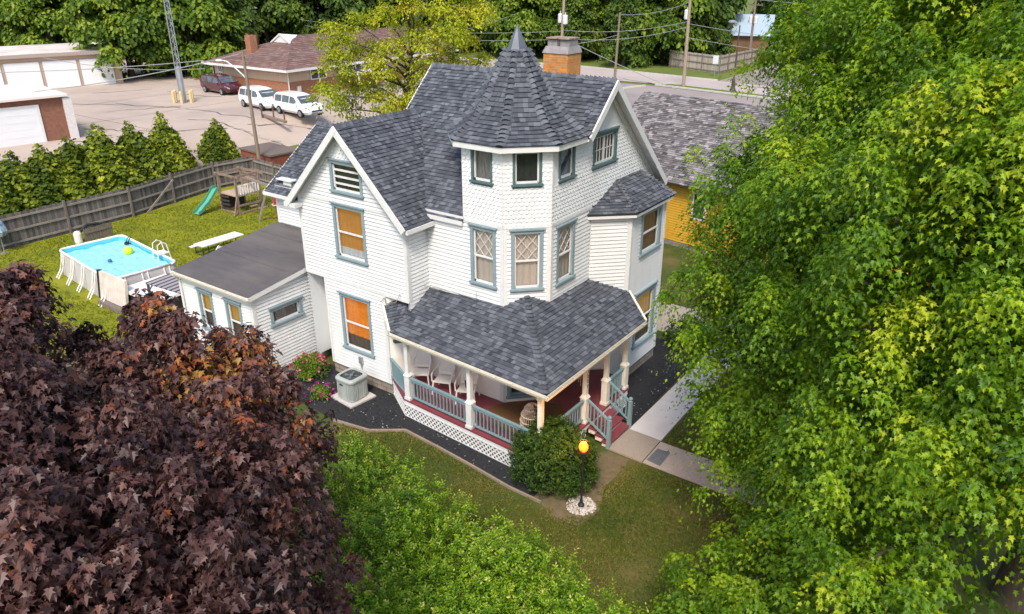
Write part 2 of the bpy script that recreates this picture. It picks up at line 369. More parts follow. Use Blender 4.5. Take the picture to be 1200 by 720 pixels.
# ------------------------------------------------------------------ the house
house = thing('house', 'white two storey clapboard house with pointed shingled corner tower and wraparound porch', 'house', (-4, 3, 0))
win = []
WL, WR, yW = -8.74, -3.94, -.96
ZB = 6.45
def casing_hole(u0, z0, u1, z1, cw, sb): return (u0+cw, z0+sb, u1-cw, z1-cw)
HOLES = {}
def window(F, key, u0, z0, u1, z1, curtains, style='double', cm=None, cw=.105, sb=.08, label=None, sash=True, crown=True, smat=None):
    cm = cm or teal_m; a0, b0, a1, b1 = casing_hole(u0, z0, u1, z1, cw, sb); HOLES.setdefault(key, []).append((a0, b0, a1, b1))
    mb = MB(); pr = .045
    F.box(mb, u0, z0+sb, a0, b1, -.06, pr); F.box(mb, a1, z0+sb, u1, b1, -.06, pr); F.box(mb, u0-.01, b1, u1+.01, z1, -.06, pr+.005)
    F.box(mb, u0-.04, z0+.015, u1+.04, z0+sb, -.06, pr+.05); F.box(mb, u0, z0-.05, u1, z0+.015, 0, pr-.01)
    if crown: F.box(mb, u0-.05, z1, u1+.05, z1+.045, -.01, pr+.055)
    w = mb.build('window', cm, house)
    if label: w['label'] = label
    s = MB(); sw = .05; d0, d1 = -.065, -.02; zm = b0+(b1-b0)*.5
    F.box(s, a0, b0, a0+sw, b1, d0, d1); F.box(s, a1-sw, b0, a1, b1, d0, d1); F.box(s, a0, b0, a1, b0+sw*1.3, d0, d1); F.box(s, a0, b1-sw, a1, b1, d0, d1)
    if style in ('double', 'lattice'): F.box(s, a0, zm-.025, a1, zm+.025, d0, d1+.008)
    if style == 'lattice':
        nx, nz = 2, 3; cw_ = (a1-a0-2*sw)/nx; ch = (b1-sw-zm-.025)/nz; ua = a0+sw; za = zm+.025
        for i in range(-nz, nx+nz):
            for sgn in (1, -1):
                pts = []
                for t in np.linspace(0, nz, 25):
                    uu = ua+(i+(t if sgn > 0 else nz-t)*1.0)*cw_ if False else ua+(i+sgn*t*.667+(0 if sgn > 0 else 0))*cw_
                    if ua-1e-6 <= uu <= ua+nx*cw_+1e-6: pts.append((uu, za+t*ch))
                if len(pts) > 1: s.bar(F.P(*pts[0], -.04), F.P(*pts[-1], -.04), .014, .014, up=tuple(F.N))
    if style == 'grid':
        um = (a0+a1)/2; F.box(s, um-.045, b0, um+.045, b1, d0, d1+.006)
        for c0, c1 in ((a0+sw, um-.045), (um+.045, a1-sw)):
            for k in (1, 2): F.box(s, c0+(c1-c0)*k/3-.012, b0, c0+(c1-c0)*k/3+.012, b1, d0+.02, d1-.005)
            F.box(s, c0, zm-.012, c1, zm+.012, d0+.021, d1-.006)
    if style == 'vent':
        for k in (1, 2, 3): zz = b0+(b1-b0)*k/4; F.box(s, a0+sw, zz-.03, a1-sw, zz+.03, d0, d1-.004)
    s.build('sash', smat or trim_m, w)
    g = MB(); g.poly([F.P(a0+sw*.5, b0+.02, -.045), F.P(a1-sw*.5, b0+.02, -.045), F.P(a1-sw*.5, b1-.02, -.045), F.P(a0+sw*.5, b1-.02, -.045)]); g.build('pane', glass_m, w)
    for f0, f1, cmat in curtains:
        c = MB(); n = 22; za, zb = b0+(b1-b0)*f0, b0+(b1-b0)*f1
        for i in range(n):
            ua, ub = a0-.03+(a1-a0+.06)*i/n, a0-.03+(a1-a0+.06)*(i+1)/n; wv = lambda q: -.115-.012*math.sin(q*31)
            c.poly([F.P(ua, za, wv(ua)), F.P(ub, za, wv(ub)), F.P(ub, zb, wv(ub)), F.P(ua, zb, wv(ua))])
        cc = c.build('curtain_or_room', cmat, w, smooth=True)  # cloth, blind, or a flat sheet that stands in for the room
        if cmat is orange_m: cc['label'] = 'glowing orange blind'
    return w
def face(key, p0, p1): FA[key] = Face(p0, p1); return FA[key]
FA = {}
c0 = .987
face('wing_low', (-7.85, yW), (-4.99, yW)); face('wing_ld', (-8.74, -.07), (-7.85, yW)); face('wing_rd', (-4.99, yW), (-4.03, 0))
face('wing_up', (WL, yW), (WR, yW)); face('wing_r', (WR, yW), (WR, 0)); face('wing_l', (WL, 1.32), (WL, yW))
face('main_f', (WR, 0), (-c0, 0)); face('tower_l', (-2.42, 0), (-c0, 0)); face('cham', (-c0, 0), (0, c0)); face('right', (0, c0), (0, 7.9))
face('tower_ret', (-2.42, 2.2), (-2.42, 0))
face('bay_d', (0, 3.29), (.95, 4.24)); face('bay_f', (.95, 4.24), (.95, 6.77)); face('bay_b', (.95, 6.77), (0, 7.72))
face('back', (0, 7.9), (-6.83, 7.9)); face('main_lg', (-6.83, 7.9), (-6.83, 0))
face('rear_f', (-13, 1.32), (WL, 1.32)); face('rear_l', (-13, 6.68), (-13, 1.32)); face('rear_b', (-6.83, 6.68), (-13, 6.68))
face('add_f', (-12.95, -3.17), (-8.97, -3.17)); face('add_r', (-8.97, -3.17), (-8.97, 1.32)); face('add_l', (-12.95, 1.32), (-12.95, -3.17))
face('p_rd', (-4.99, yW), (-4.03, 0)); face('p_main', (-4.03, 0), (-c0, 0)); face('p_cham', (-c0, 0), (0, c0)); face('p_right', (0, c0), (0, 3.29))
full = [(0, 1, curtain_m)]
window(FA['wing_low'], 'wing_low', .70, 1.2, 2.13, 3.28, [(.24, 1, orange_m), (-.02, .24, screen_m)], label='window glowing orange')
window(FA['wing_up'], 'wing_up', 1.66, 4.54, 3.09, 6.40, [(.18, 1, amber_m), (-.02, .18, trim_m)])
window(FA['wing_up'], 'wing_gable', 1.71, 6.77, 3.13, 7.82, [(-.02, 1.02, darkroom_m)], 'vent')
window(FA['add_f'], 'add_f', .90, 1.45, 1.74, 2.97, [(.5, 1.02, yellow_m), (-.02, .5, screen_m)], cw=.11)
window(FA['add_f'], 'add_f', 2.48, 1.45, 3.36, 2.97, [(.5, 1.02, yellow_m), (-.02, .5, screen_m)], cw=.11)
window(FA['add_r'], 'add_r', .62, 2.05, 1.97, 2.73, [(-.02, 1.02, screen_m)], 'single', cw=.11)
window(FA['main_f'], 'main_f', 1.75, 4.46, 2.70, 6.33, full, 'lattice')
window(FA['cham'], 'cham2', .22, 4.44, 1.18, 6.33, full, 'lattice')
window(FA['right'], 'right2', .30, 4.42, 1.31, 6.28, full, 'lattice')
for k, f, u0, u1, cmt in (('tower_l', 'tower_l', .33, 1.09, stripe_m), ('cham3', 'cham', .27, 1.11, darkroom_m), ('right3', 'right', .34, 1.19, greyblind_m)):
    window(FA[f], k, u0, 7.62, u1, 8.66, [(-.02, 1.02, cmt)], 'single', dteal_m, crown=False, cw=.075, sb=.07)
window(FA['right'], 'right3', 2.23, 7.63, 3.72, 8.67, [(-.02, 1.02, screen_m)], 'grid', dteal_m)
window(FA['bay_f'], 'bay_f', .68, 4.46, 2.18, 6.0, [(-.02, 1.02, screen_m)], cm=teal_m, cw=.14)
window(FA['bay_f'], 'bay_f', .62, 1.06, 2.16, 3.13, [(.5, 1.02, yellow_m), (-.02, .5, screen_m)], cw=.14)
window(FA['p_rd'], 'p_rd', .18, 2.0, 1.2, 3.2, [(-.02, 1.02, screen_m)], 'single', dteal_m, smat=cream_m)
window(FA['p_cham'], 'p_cham', .08, .80, 1.32, 2.9, [(-.02, 1.02, mat('dark_red_room', (.10, .018, .022), .9))], 'double', rail_m, smat=rail_m)  # dark red sheet stands for the room seen through the opening
window(FA['bay_d'], 'bay_d', .25, 1.5, 1.1, 3.1, [(-.02, 1.02, darkroom_m)], 'double', dteal_m, smat=cream_m)
# clapboard walls: one part per wall
def wall(key, outline, hk=None, m=None, fish=False, mb=None):
    b = mb or MB(); (fishscale if fish else clapboard)(b, FA[key], outline, HOLES.get(hk or key, []))
    return b
def rect(u0, z0, u1, z1): return [(u0, z0), (u1, z0), (u1, z1), (u0, z1)]
ZS, ZJ = .42, 3.70
b = MB()
wall('wing_low', rect(0, ZS, 2.86, ZJ), mb=b); wall('wing_ld', rect(0, ZS, FA['wing_ld'].L, ZJ), mb=b); wall('wing_up', rect(0, ZJ, 4.8, ZB), mb=b)
wall('wing_up', [(0, ZB), (4.8, ZB), (4.8-1.31, 7.79), (1.31, 7.79)], 'wing_gable', mb=b); wall('wing_r', rect(0, 3.2, .96, ZB-.02), mb=b); wall('wing_l', rect(0, ZS, 2.28, ZB), mb=b)
FA['wing_up'].box(b, 0, ZJ-.02, 4.8, ZJ, -1.0, .02)
b.build('wing_wall', siding_m, house)
b = MB(); wall('wing_up', [(1.31, 7.79), (3.49, 7.79), (2.4, 8.90)], 'wing_gable', fish=True, mb=b); b.build('gable_scales', siding_m, house)
b = MB(); wall('main_f', rect(0, 3.6, FA['main_f'].L, ZB), mb=b); wall('cham', rect(0, 3.6, FA['cham'].L, ZB), 'cham2', mb=b)
wall('right', rect(0, 3.6, 2.35, ZB), 'right2', mb=b); wall('right', rect(6.7, ZS, 6.913, ZB), 'none', mb=b)
wall('back', rect(0, ZS, 6.83, ZB), mb=b, ); wall('main_lg', [(0, 3), (7.9, 3), (7.9, ZB), (3.95, 10.15), (0, ZB)], mb=b)
b.build('main_wall', siding_m, house)
b = MB(); wall('tower_l', rect(0, ZB, FA['tower_l'].L, 8.76), fish=True, mb=b); wall('cham', rect(0, ZB, FA['cham'].L, 8.76), 'cham3', fish=True, mb=b); wall('tower_ret', rect(0, 6.6, 2.2, 8.76), fish=True, mb=b)
b.build('tower_wall', siding_m, house)
b = MB(); g0 = 7.9-c0; wall('right', [(0, ZB), (g0, ZB), (3.95-c0, 10.15), (2.42-c0, 8.75), (0, 8.75)], 'right3', fish=True, mb=b); b.build('gable_wall', siding_m, house)
b = MB(); wall('bay_d', rect(0, ZS, FA['bay_d'].L, 6.2), mb=b); wall('bay_f', rect(0, ZS, 2.53, 6.2), mb=b); wall('bay_b', rect(0, ZS, FA['bay_b'].L, 6.2), mb=b); b.build('bay_wall', siding_m, house)
b = MB(); wall('rear_f', rect(0, 3.6, 13+WL, 5.6), mb=b); wall('rear_l', [(0, ZS), (5.36, ZS), (5.36, 5.5), (2.68, 7.45), (0, 5.5)], mb=b); wall('rear_b', rect(0, ZS, 6.17, 5.5), mb=b); b.build('rear_wall', siding_m, house)
b = MB(); wall('add_f', rect(0, ZS, 3.98, 3.36), mb=b); wall('add_r', [(0, ZS), (4.49, ZS), (4.49, 3.95), (0, 3.36)], mb=b); wall('add_l', [(0, ZS), (4.49, ZS), (4.49, 3.36), (0, 3.95)], mb=b); b.build('addition_wall', siding_m, house)
def panel(key, u0, z0, u1, z1, mb):
    for p in cut([rect(u0, z0, u1, z1)], HOLES.get(key, [])): mb.poly([FA[key].P(u, z, 0) for u, z in p])
    F = FA[key]; F.box(mb, u0, z0, u1, z0+.12, .003, .02)
b = MB()
for key in ('p_rd', 'p_main', 'p_cham', 'p_right'): panel(key, 0, .645, FA[key].L, 3.65, b)
for u in (1.0, 2.0): FA['p_main'].box(b, u-.012, .77, u+.012, 3.2, .002, .012)
b.build('porch_wall', porchwall_m, house)
b = MB(); FA['p_right'].box(b, .55, .66, 1.55, 2.75, -.02, .03); d = b.build('door', dteal_m, house)
b = MB(); FA['p_right'].box(b, .68, 1.25, 1.42, 2.6, .03, .045); b.build('door_pane', yellow_m, d)
b = MB(); b.sphere(FA['p_right'].P(1.47, 1.6, .07), .03, 8, 5); b.build('handle', metalcap_m, d)
# foundation
b = MB()
def found(key, u0, u1, z1=.44, d=-.03): FA[key].box(b, u0, -.1, u1, z1, -.25, d)
for k in ('wing_low', 'wing_ld', 'bay_f', 'bay_d', 'bay_b', 'add_r', 'rear_l', 'rear_b', 'back', 'add_f', 'add_l'): found(k, 0, FA[k].L)
b.build('foundation', stone_m, house)
# corner boards, belts and friezes
def corner(x, y, z0, z1, k1, k2, w=.11):
    b = MB()
    for k, side in ((k1, 'r'), (k2, 'l')):
        if not k: continue
        F = FA[k]; L = F.L; u0, u1 = (L-w, L+.02) if side == 'r' else (-.018, w)
        F.box(b, u0, z0, u1, z1, -.01, .027 if side == 'r' else .025)
    b.build('corner_board', trim_m, house)
corner(0, 0, ZJ, ZB, 'wing_up', 'wing_r'); corner(0, 0, ZJ, ZB, 'wing_l', 'wing_up'); corner(0, 0, ZS, ZJ-.02, 'wing_ld', 'wing_low'); corner(0, 0, ZS, ZJ-.02, 'wing_low', None, .13)
corner(0, 0, 3.7, ZB-.06, 'main_f', 'cham'); corner(0, 0, 3.7, ZB-.06, 'cham', 'right'); corner(0, 0, ZB+.06, 8.74, 'tower_l', 'cham'); corner(0, 0, ZB+.06, 8.74, 'cham', 'right'); corner(0, 0, ZB+.02, 8.74, 'tower_ret', 'tower_l', .14)
corner(0, 0, ZS, 6.2, 'bay_d', 'bay_f', .13); corner(0, 0, ZS, 6.2, 'bay_f', 'bay_b', .09); corner(0, 0, ZS, 3.4, 'add_f', 'add_r'); corner(0, 0, ZS, 3.4, 'add_l', 'add_f'); corner(0, 0, 3.6, 5.4, 'rear_l', 'rear_f', .13)
b = MB()
for k, L0, L1 in (('tower_l', 0, 1.433), ('cham', 0, FA['cham'].L), ('right', 0, 2.3), ('main_f', 0, 1.5)): FA[k].box(b, L0+.001, ZB-.06, L1-.001, ZB+.05, .002, .034)
b.build('belt_trim', trim_m, house)
b = MB(); FA['wing_up'].box(b, -.02, ZB-.05, 4.82, ZB+.05, 0, .036); b.build('belt_trim', trim_m, house)
b = MB(); FA['wing_up'].box(b, 0, ZJ-.05, 4.8, ZJ+.06, 0, .028); b.build('belt_trim', trim_m, house)
b = MB()
FA['bay_d'].box(b, .02, 6.0, FA['bay_d'].L-.02, 6.19, .02, .04); b.build('frieze', trim_m, house)
b = MB(); FA['bay_b'].box(b, .02, 6.0, FA['bay_b'].L-.02, 6.19, .02, .04)
b.build('frieze', trim_m, house)
b = MB(); FA['p_main'].box(b, FA['p_main'].L-.14, .65, FA['p_main'].L, 3.3, 0, .04); FA['p_cham'].box(b, 0, .65, .075, 3.3, 0, .04)
b.build('pilaster', trim_m, house)

# ------------------------------------------------------------------ roofs
ms = .95
yE = -.08; zE = ZB+ms*yE; XR = .33
b = MB()
yz = lambda y: ZB+ms*y
P3 = lambda x, y: (x, y, yz(y))
roof(b, [P3(-6.9, yE), P3(-2.44, yE), P3(-2.44, 3.95), P3(-6.9, 3.95)])
roof(b, [P3(-2.44, 1.3), P3(-.03, 1.9), P3(-.03, 3.95), P3(-2.44, 3.95)][0:0] or [P3(-2.44, 1.5), P3(-.03, 1.5), P3(-.03, 3.95), P3(-2.44, 3.95)])
roof(b, [P3(-.03, 2.42), P3(XR, 2.42), P3(XR, 3.95), P3(-.03, 3.95)])
zb_ = lambda y: ZB+ms*(7.9-y)
roof(b, [(XR, 8.05, zb_(8.05)), (-6.9, 8.05, zb_(8.05)), (-6.9, 3.95, 10.2), (XR, 3.95, 10.2)], tabs=False)
hipcaps(b, (-6.9, 3.95, 10.2), (XR, 3.95, 10.2), (0, -1, -ms), (0, 1, -ms))
ws = 1.02; wz = 8.93; wx = -6.34; we = 2.71
roof(b, [(wx+we, -1.26, wz-ws*we), (wx+we, .1, wz-ws*we), (wx, 2.75, wz), (wx, -1.26, wz)])
roof(b, [(wx-we, 3.9, wz-ws*we), (wx-we, -1.26, wz-ws*we), (wx, -1.26, wz), (wx, 3.9, wz)])
hipcaps(b, (wx, -1.26, wz), (wx, 2.62, wz), (-1, 0, -ws), (1, 0, -ws))
rs = .73; rz = lambda y: 5.34+rs*(y-1.02)
roof(b, [(-13.3, 1.02, 5.34), (-6.8, 1.02, 5.34), (-6.8, 4, rz(4)), (-13.3, 4, rz(4))])
roof(b, [(-6.8, 6.98, 5.34), (-13.3, 6.98, 5.34), (-13.3, 4, rz(4)), (-6.8, 4, rz(4))], tabs=False)
hipcaps(b, (-13.3, 4, rz(4)), (-6.9, 4, rz(4)), (0, -1, -rs), (0, 1, -rs))
b.build('roof', shingle_m, house)
# barge boards and soffits of the gables, eave boards
BK = [0]
def barge(p, q, w=.2, t=.05, out=(0, 0, 0), m=0):
    b = MB(); BK[0] += 1
    o = Vector(out).normalized(); p = Vector(p)+o*.004*(BK[0] % 2); q = Vector(q)+o*.004*(BK[0] % 2); t += .003*(BK[0] % 2)
    dn = Vector((0, 0, -1)); d = (q-p).normalized(); pr = (dn-d*dn.dot(d)).normalized()
    A = [p, q, q+pr*w, p+pr*w]; B = [v+o*t for v in A]
    b.poly(A[::-1]); b.poly(B)
    for i in range(4): b.poly([A[i], A[(i+1) % 4], B[(i+1) % 4], B[i]])
    b.build('barge_board' if w > .17 else 'rake_frieze', trim_m, house)
for s in (-1, 1): barge((wx+s*we, -1.26, wz-ws*we+.01), (wx, -1.26, wz+.01), .2, .05, (0, -1, 0))
barge((XR, 2.42, yz(2.42)+.01), (XR, 3.95, 10.21), .2, .05, (1, 0, 0)); barge((XR, 8.05, zb_(8.05)+.01), (XR, 3.95, 10.21), .2, .05, (1, 0, 0))
barge((-6.9, yE, yz(yE)), (-6.9, 3.95, 10.2), .18, .05, (-1, 0, 0)); barge((-13.3, 1.02, 5.34), (-13.3, 4, rz(4)), .18, .05, (-1, 0, 0)); barge((-13.3, 6.98, 5.34), (-13.3, 4, rz(4)), .18, .05, (-1, 0, 0))
def soffit(p, q, inward):            # board under the overhang, between rake and wall
    p = Vector(p); q = Vector(q); i = Vector(inward); b = MB(); b.poly([p, q, q+i, p+i]); b.build('soffit', trim_m, house)
for s in (-1, 1): soffit((wx+s*we, -1.25, wz-ws*we-.11), (wx, -1.25, wz-.11), (0, .29, 0))
soffit((XR-.01, 2.42, yz(2.42)-.11), (XR-.01, 3.95, 10.09), (-.33, 0, 0)); soffit((XR-.01, 8.05, zb_(8.05)-.11), (XR-.01, 3.95, 10.09), (-.33, 0, 0))
# inner frieze board along the rake on the wall face
barge((.03, 7.85, zb_(7.85)-.16), (.03, 3.95, 10.04), .16, .02, (1, 0, 0)); barge((.03, 2.6, yz(2.6)-.16), (.03, 3.95, 10.04), .12, .02, (1, 0, 0))
for s in (-1, 1): barge((wx+s*2.38, yW-.02, wz-ws*2.38-.14), (wx, yW-.02, wz-.14), .13, .02, (0, -1, 0))
def eave(*a): b = MB(); b.box(*a); b.build('eave_board', trim_m, house)
eave(wx+we-.02, -1.25, wz-ws*we-.13, wx+we+.06, .04, wz-ws*we+.0)          # wing eave board
eave(WR+.05, -.11, zE-.13, -2.44, -.07, zE+.0); eave(-13.3, .95, 5.22, WL, 1.02, 5.34); eave(wx-we-.06, -1.25, wz-ws*we-.13, wx-we+.02, 1.3, wz-ws*we)
eave(wx-we-.06, -1.3, wz-ws*we-.15, wx-we+.5, -.98, wz-ws*we-.01)           # boxed cornice return
b = MB(); b.box(-12.55, 1.4, 5.30, -12.1, 1.9, 5.80); b.box(-12.9, 1.33, 5.801, -12.02, 1.95, 5.84); b.build('roof_box', trim_m, house)
# bay roof
b = MB(); E0, E1, E2, E3 = (0, 3.02, 6.22), (1.2, 4.13, 6.22), (1.2, 6.88, 6.22), (0, 7.99, 6.22); T0, T1 = (.0, 4.83, 6.98), (.0, 6.47, 6.98)
roof(b, [E0, E1, T0]); roof(b, [E1, E2, T1, T0]); roof(b, [E2, E3, T1]); hipcaps(b, E1, T0, (-1, -.7, -.1), (0, 1, 0), w=.09); hipcaps(b, E2, T1, (0, -1, 0), (-1, .7, -.1), w=.09)
br = b.build('bay_roof', shingle_m, house)
b = MB(); b.prism([(0.0, 3.06), (1.16, 4.16), (1.16, 6.86), (0.0, 7.95)], 6.06, 6.15); b.build('eave_board', trim_m, br)
# tower roof: octagon, bell-cast
TX, TY = -1.70, 1.70; t8 = math.tan(math.pi/8)
prof = [(2.02, 8.80), (1.74, 8.985), (1.42, 9.24), (1.22, 9.48), (1.04, 9.77), (.88, 10.06), (.72, 10.38), (.52, 10.73), (.30, 11.15)]
b = MB(); pts = []
for i in range(len(prof)-1):
    (a0, z0), (a1, z1) = prof[i], prof[i+1]; L = math.hypot(a1-a0, z1-z0); pts.append((L, a0, z0, a1, z1))
tot = sum(p[0] for p in pts)
def at_s(s):
    for L, a0, z0, a1, z1 in pts:
        if s <= L: return a0+(a1-a0)*s/L, z0+(z1-z0)*s/L
        s -= L
    return prof[-1]
for k in range(8):
    th = -math.pi/2+k*math.pi/4; D = Vector((math.cos(th), math.sin(th), 0)); U = Vector((-D.y, D.x, 0)); C = Vector((TX, TY, 0))
    Pt = lambda a, z, u, d, sl: C+D*(a+d*sl[0])+U*u+Vector((0, 0, z+d*sl[1]))
    s = 0
    while s < tot-.02:
        s1 = min(tot, s+.145); a0, z0 = at_s(s); a1, z1 = at_s(s1); l = math.hypot(a1-a0, z1-z0); nn = ((z1-z0)/l, (a0-a1)/l)
        h0, h1 = a0*t8, a1*t8; b.poly([Pt(a0, z0, -h0, 0, nn), Pt(a0, z0, h0, 0, nn), Pt(a1, z1, h1, 0, nn), Pt(a1, z1, -h1, 0, nn)], .1)
        u = -h0-random.uniform(0, .25)
        while u < h0:
            w = random.uniform(.11, .21); q = clipto([(u+.003, 0), (u+w-.003, 0), (u+w-.003, 1), (u+.003, 1)], [(-h0, 0), (h0, 0), (h1, 1), (-h1, 1)])
            if q:
                tone = min(1, max(0, random.gauss(.28, .13)+(.40 if random.random() < .30 else 0))); hi = .026+(.014 if random.random() < .45 else 0)
                X = lambda uu, f: Pt(a0+(a1-a0)*f, z0+(z1-z0)*f, uu, .002+hi*(1-f), nn)
                b.poly([X(*c) for c in q], tone); e = [c for c in q if c[1] < 1e-6]
                if len(e) == 2:
                    ua, ub = min(e[0][0], e[1][0]), max(e[0][0], e[1][0]); b.poly([Pt(a0, z0, ua, 0, nn), Pt(a0, z0, ub, 0, nn), X(ub, 0), X(ua, 0)], tone*.8)
            u += w
        s = s1
    # hip at the right-hand edge of this facet
    D2 = Vector((math.cos(th+math.pi/4), math.sin(th+math.pi/4), 0)); U2 = Vector((-D2.y, D2.x, 0)); s = 0
    while s < tot-.1:
        aA, zA = at_s(s); aB, zB_ = at_s(min(tot, s+.19)); pA = C+D*aA+U*aA*t8+Vector((0, 0, zA)); pB = C+D*aB+U*aB*t8+Vector((0, 0, zB_))
        hipcaps(b, pA, pB, -U, U2, w=.17 if s < tot*.6 else .12, step=.15, lift=.055); s += .15
    if k == 0: pass
tr = b.build('tower_roof', shingle_m, house)
b = MB(); b.lathe((TX, TY, 0), [(.34, 11.09), (.325, 11.11), (.18, 11.42), (.07, 11.66), (.012, 11.80), (0, 11.81)], 8); b.build('finial_cap', metalcap_m, tr)
b = MB(); oc = lambda a: [(TX+a/math.cos(math.pi/8)*math.cos(-math.pi/2+math.pi/8+k*math.pi/4), TY+a/math.cos(math.pi/8)*math.sin(-math.pi/2+math.pi/8+k*math.pi/4)) for k in range(8)]
b.prism(oc(1.99), 8.63, 8.785); b.build('fascia', trim_m, tr)
# addition: low roll-roofed shed
b = MB(); fr = lambda y: 3.46+(y+3.37)*(.60/4.69)
for i in range(5):
    ya, yb_ = -3.37+i*.94, min(1.32, -3.37+(i+1)*.94+.06); h = .0+(.0 if i % 2 else .006)
    b.poly([(-13.13, ya, fr(ya)+h+.012), (-8.82, ya, fr(ya)+h+.012), (-8.82, yb_, fr(yb_)+h+.002), (-13.13, yb_, fr(yb_)+h+.002)]); b.poly([(-13.13, ya, fr(ya)), (-8.82, ya, fr(ya)), (-8.82, ya, fr(ya)+h+.012), (-13.13, ya, fr(ya)+h+.012)])
ar = b.build('addition_roof', membrane_m, house)
b = MB(); b.bar((-8.86, -3.38, fr(-3.38)-.09), (-8.86, 1.3, fr(1.3)-.09), .08, .16); b.bar((-13.09, -3.38, fr(-3.38)-.09), (-13.09, 1.3, fr(1.3)-.09), .08, .16); b.box(-13.1, -3.36, 3.28, -8.85, -3.18, 3.42)
b.poly([(-13.05, -3.3, fr(-3.3)-.05), (-13.05, 1.3, fr(1.3)-.05), (-8.9, 1.3, fr(1.3)-.05), (-8.9, -3.3, fr(-3.3)-.05)]); b.build('eave_board', trim_m, ar)
def gutter(b, p, q, out, w=.11, h=.10, strap=.6):
    p = Vector(p); q = Vector(q); o = Vector(out).normalized(); z = Vector((0, 0, 1)); d = (q-p).normalized(); L = (q-p).length
    prof_ = [(0, 0), (0, -h), (w*.7, -h), (w, -.01), (w-.012, -.01), (w*.66, -h+.012), (.012, -h+.012), (.012, 0)]
    A = [p+o*a+z*c for a, c in prof_]; B = [q+o*a+z*c for a, c in prof_]; n = len(A)
    for i in range(n): b.poly([A[i], B[i], B[(i+1) % n], A[(i+1) % n]], m=1 if i in (5,) else 0)
    b.poly(A[::-1]); b.poly(B)
    k = .15
    while k < L: b.bar(p+d*k+z*.0, p+d*k+o*w, .02, .006); k += strap
b = MB(); gutter(b, (-13.16, -3.38, 3.44), (-8.80, -3.38, 3.44), (0, -1, 0), strap=3); b.build('gutter', [gutter_m, gutterin_m], ar)
b = MB(); b.tube([(-13.0, -3.45, 3.36), (-13.0, -3.3, 3.2), (-13.0, -3.24, 3.0), (-13.0, -3.24, .3), (-13.05, -3.5, .15)], .045, 6); b.build('downspout', trim_m, house)
# chimney
ch = MB(); ch.box(-2.5, 4.25, 8.9, -1.6, 5.05, 10.80); chimney = ch.build('chimney', chimbrick_m, house)
ch = MB(); ch.hexa([(-2.53, 4.22, 10.80), (-1.57, 4.22, 10.80), (-1.57, 5.08, 10.80), (-2.53, 5.08, 10.80), (-2.46, 4.32, 11.0), (-1.62, 4.32, 11.0), (-1.62, 4.98, 11.0), (-2.46, 4.98, 11.0)])
for x0 in (-2.44, -1.98):
    ch.box(x0, 4.4, 11.0, x0+.34, 4.9, 11.19); ch.box(x0-.03, 4.33, 11.22, x0+.37, 4.97, 11.26, m=1)
    for px in (x0+.04, x0+.32): ch.box(px-.03, 4.42, 11.16, px+.03, 4.48, 11.2); ch.box(px-.03, 4.82, 11.16, px+.03, 4.88, 11.2)
ch.build('chimney_cap', [mat('chimney_stone', (.30, .28, .28), .9, (.20, .19, .19), 5), mat('chimney_slab', (.33, .23, .18), .9)], chimney)

# ------------------------------------------------------------------ porch
ZP = .645; ZG = 2.93
EA = (-4.06, -1.77, ZG); EC = (1.98, -2.15, ZG); EB = (1.98, 3.58, ZG); HT = (-.48, .48, 4.25)
b = MB()
roof(b, [EA, EC, HT, (-3.94, .04, 3.99), (-5.19, -.93, 3.43)][0:0] or [EA, EC, HT, (-3.94, .06, 4.0)])
nA = Vector(EA); nC = Vector(EC); nH = Vector(HT)
_n = (nC-nA).cross(nH-nA).normalized(); zpl = lambda x, y: nA.z-((x-nA.x)*_n.x+(y-nA.y)*_n.y)/_n.z
roof(b, [EA, (-3.94, -1.7, zpl(-3.94, -1.7)), (-3.94, -.0, zpl(-3.94, 0)), (-5.19, -.9, zpl(-5.19, -.9))])
roof(b, [EC, EB, (.97, 4.27, 3.478), (0.0, 3.29, 4.005), HT])
hipcaps(b, EC, HT, (-1, -.06, .0), (0, 1, 0), w=.17, step=.16, lift=.06)
pr_ = b.build('porch_roof', shingle_m, house)
b = MB(); gutter(b, (EA[0]-.02, EA[1]-.02, ZG), (EC[0]+.10, EC[1]-.02, ZG), (-.06, -1, 0)); gutter(b, (EC[0]+.02, EC[1]-.1, ZG), (EB[0]+.02, EB[1]+.05, ZG), (1, 0, 0)); b.build('gutter', [gutter_m, gutterin_m], pr_)
b = MB()
rakeL = [(-5.19, -.9, zpl(-5.19, -.9)), EA]; b.bar(Vector(rakeL[0])+Vector((-.04, 0, .01)), Vector(EA)+Vector((-.04, 0, .01)), .07, .09); b.bar((2.0, 3.6, ZG), (.99, 4.3, 3.47), .07, .09)
b.build('rake_edge', cream_m, pr_)
b = MB(); b.poly([(-5.1, -.93, 2.84), (-4.06, -1.72, 2.84), (1.9, -2.08, 2.84), (1.93, 3.5, 2.84), (0, 3.5, 2.84), (0, .98, 2.84), (-.98, 0, 2.84), (-4.03, 0, 2.84)][::-1]); b.build('porch_ceiling', porchwall_m, house)
b = MB(); b.bar((-4.2, -1.55, 2.75), (1.66, -1.92, 2.75), .14, .22); b.bar((1.66, -1.95, 2.748), (1.66, 3.45, 2.748), .14, .22); b.bar((-4.2, -1.55, 2.752), (-5.0, -.98, 2.752), .14, .22)
b.bar((-4.06, -1.74, 2.86), (1.95, -2.11, 2.86), .03, .14); b.bar((1.95, -2.1, 2.861), (1.95, 3.55, 2.861), .03, .14); b.build('porch_beam', cream_m, house)
FL = [(-4.99, -.93), (-3.74, -1.70), (1.80, -2.06), (1.80, 3.12), (.55, 3.75), (0, 3.29), (0, .987), (-.987, 0), (-4.03, 0)]
b = MB(); b.prism(FL, ZP-.06, ZP)
for i in range(45):
    x = -3.9+i*.125; b.box(x, -1.66-.00, ZP+.0, x+.004, -.02, ZP+.002)
b.build('porch_floor', red_m, house)
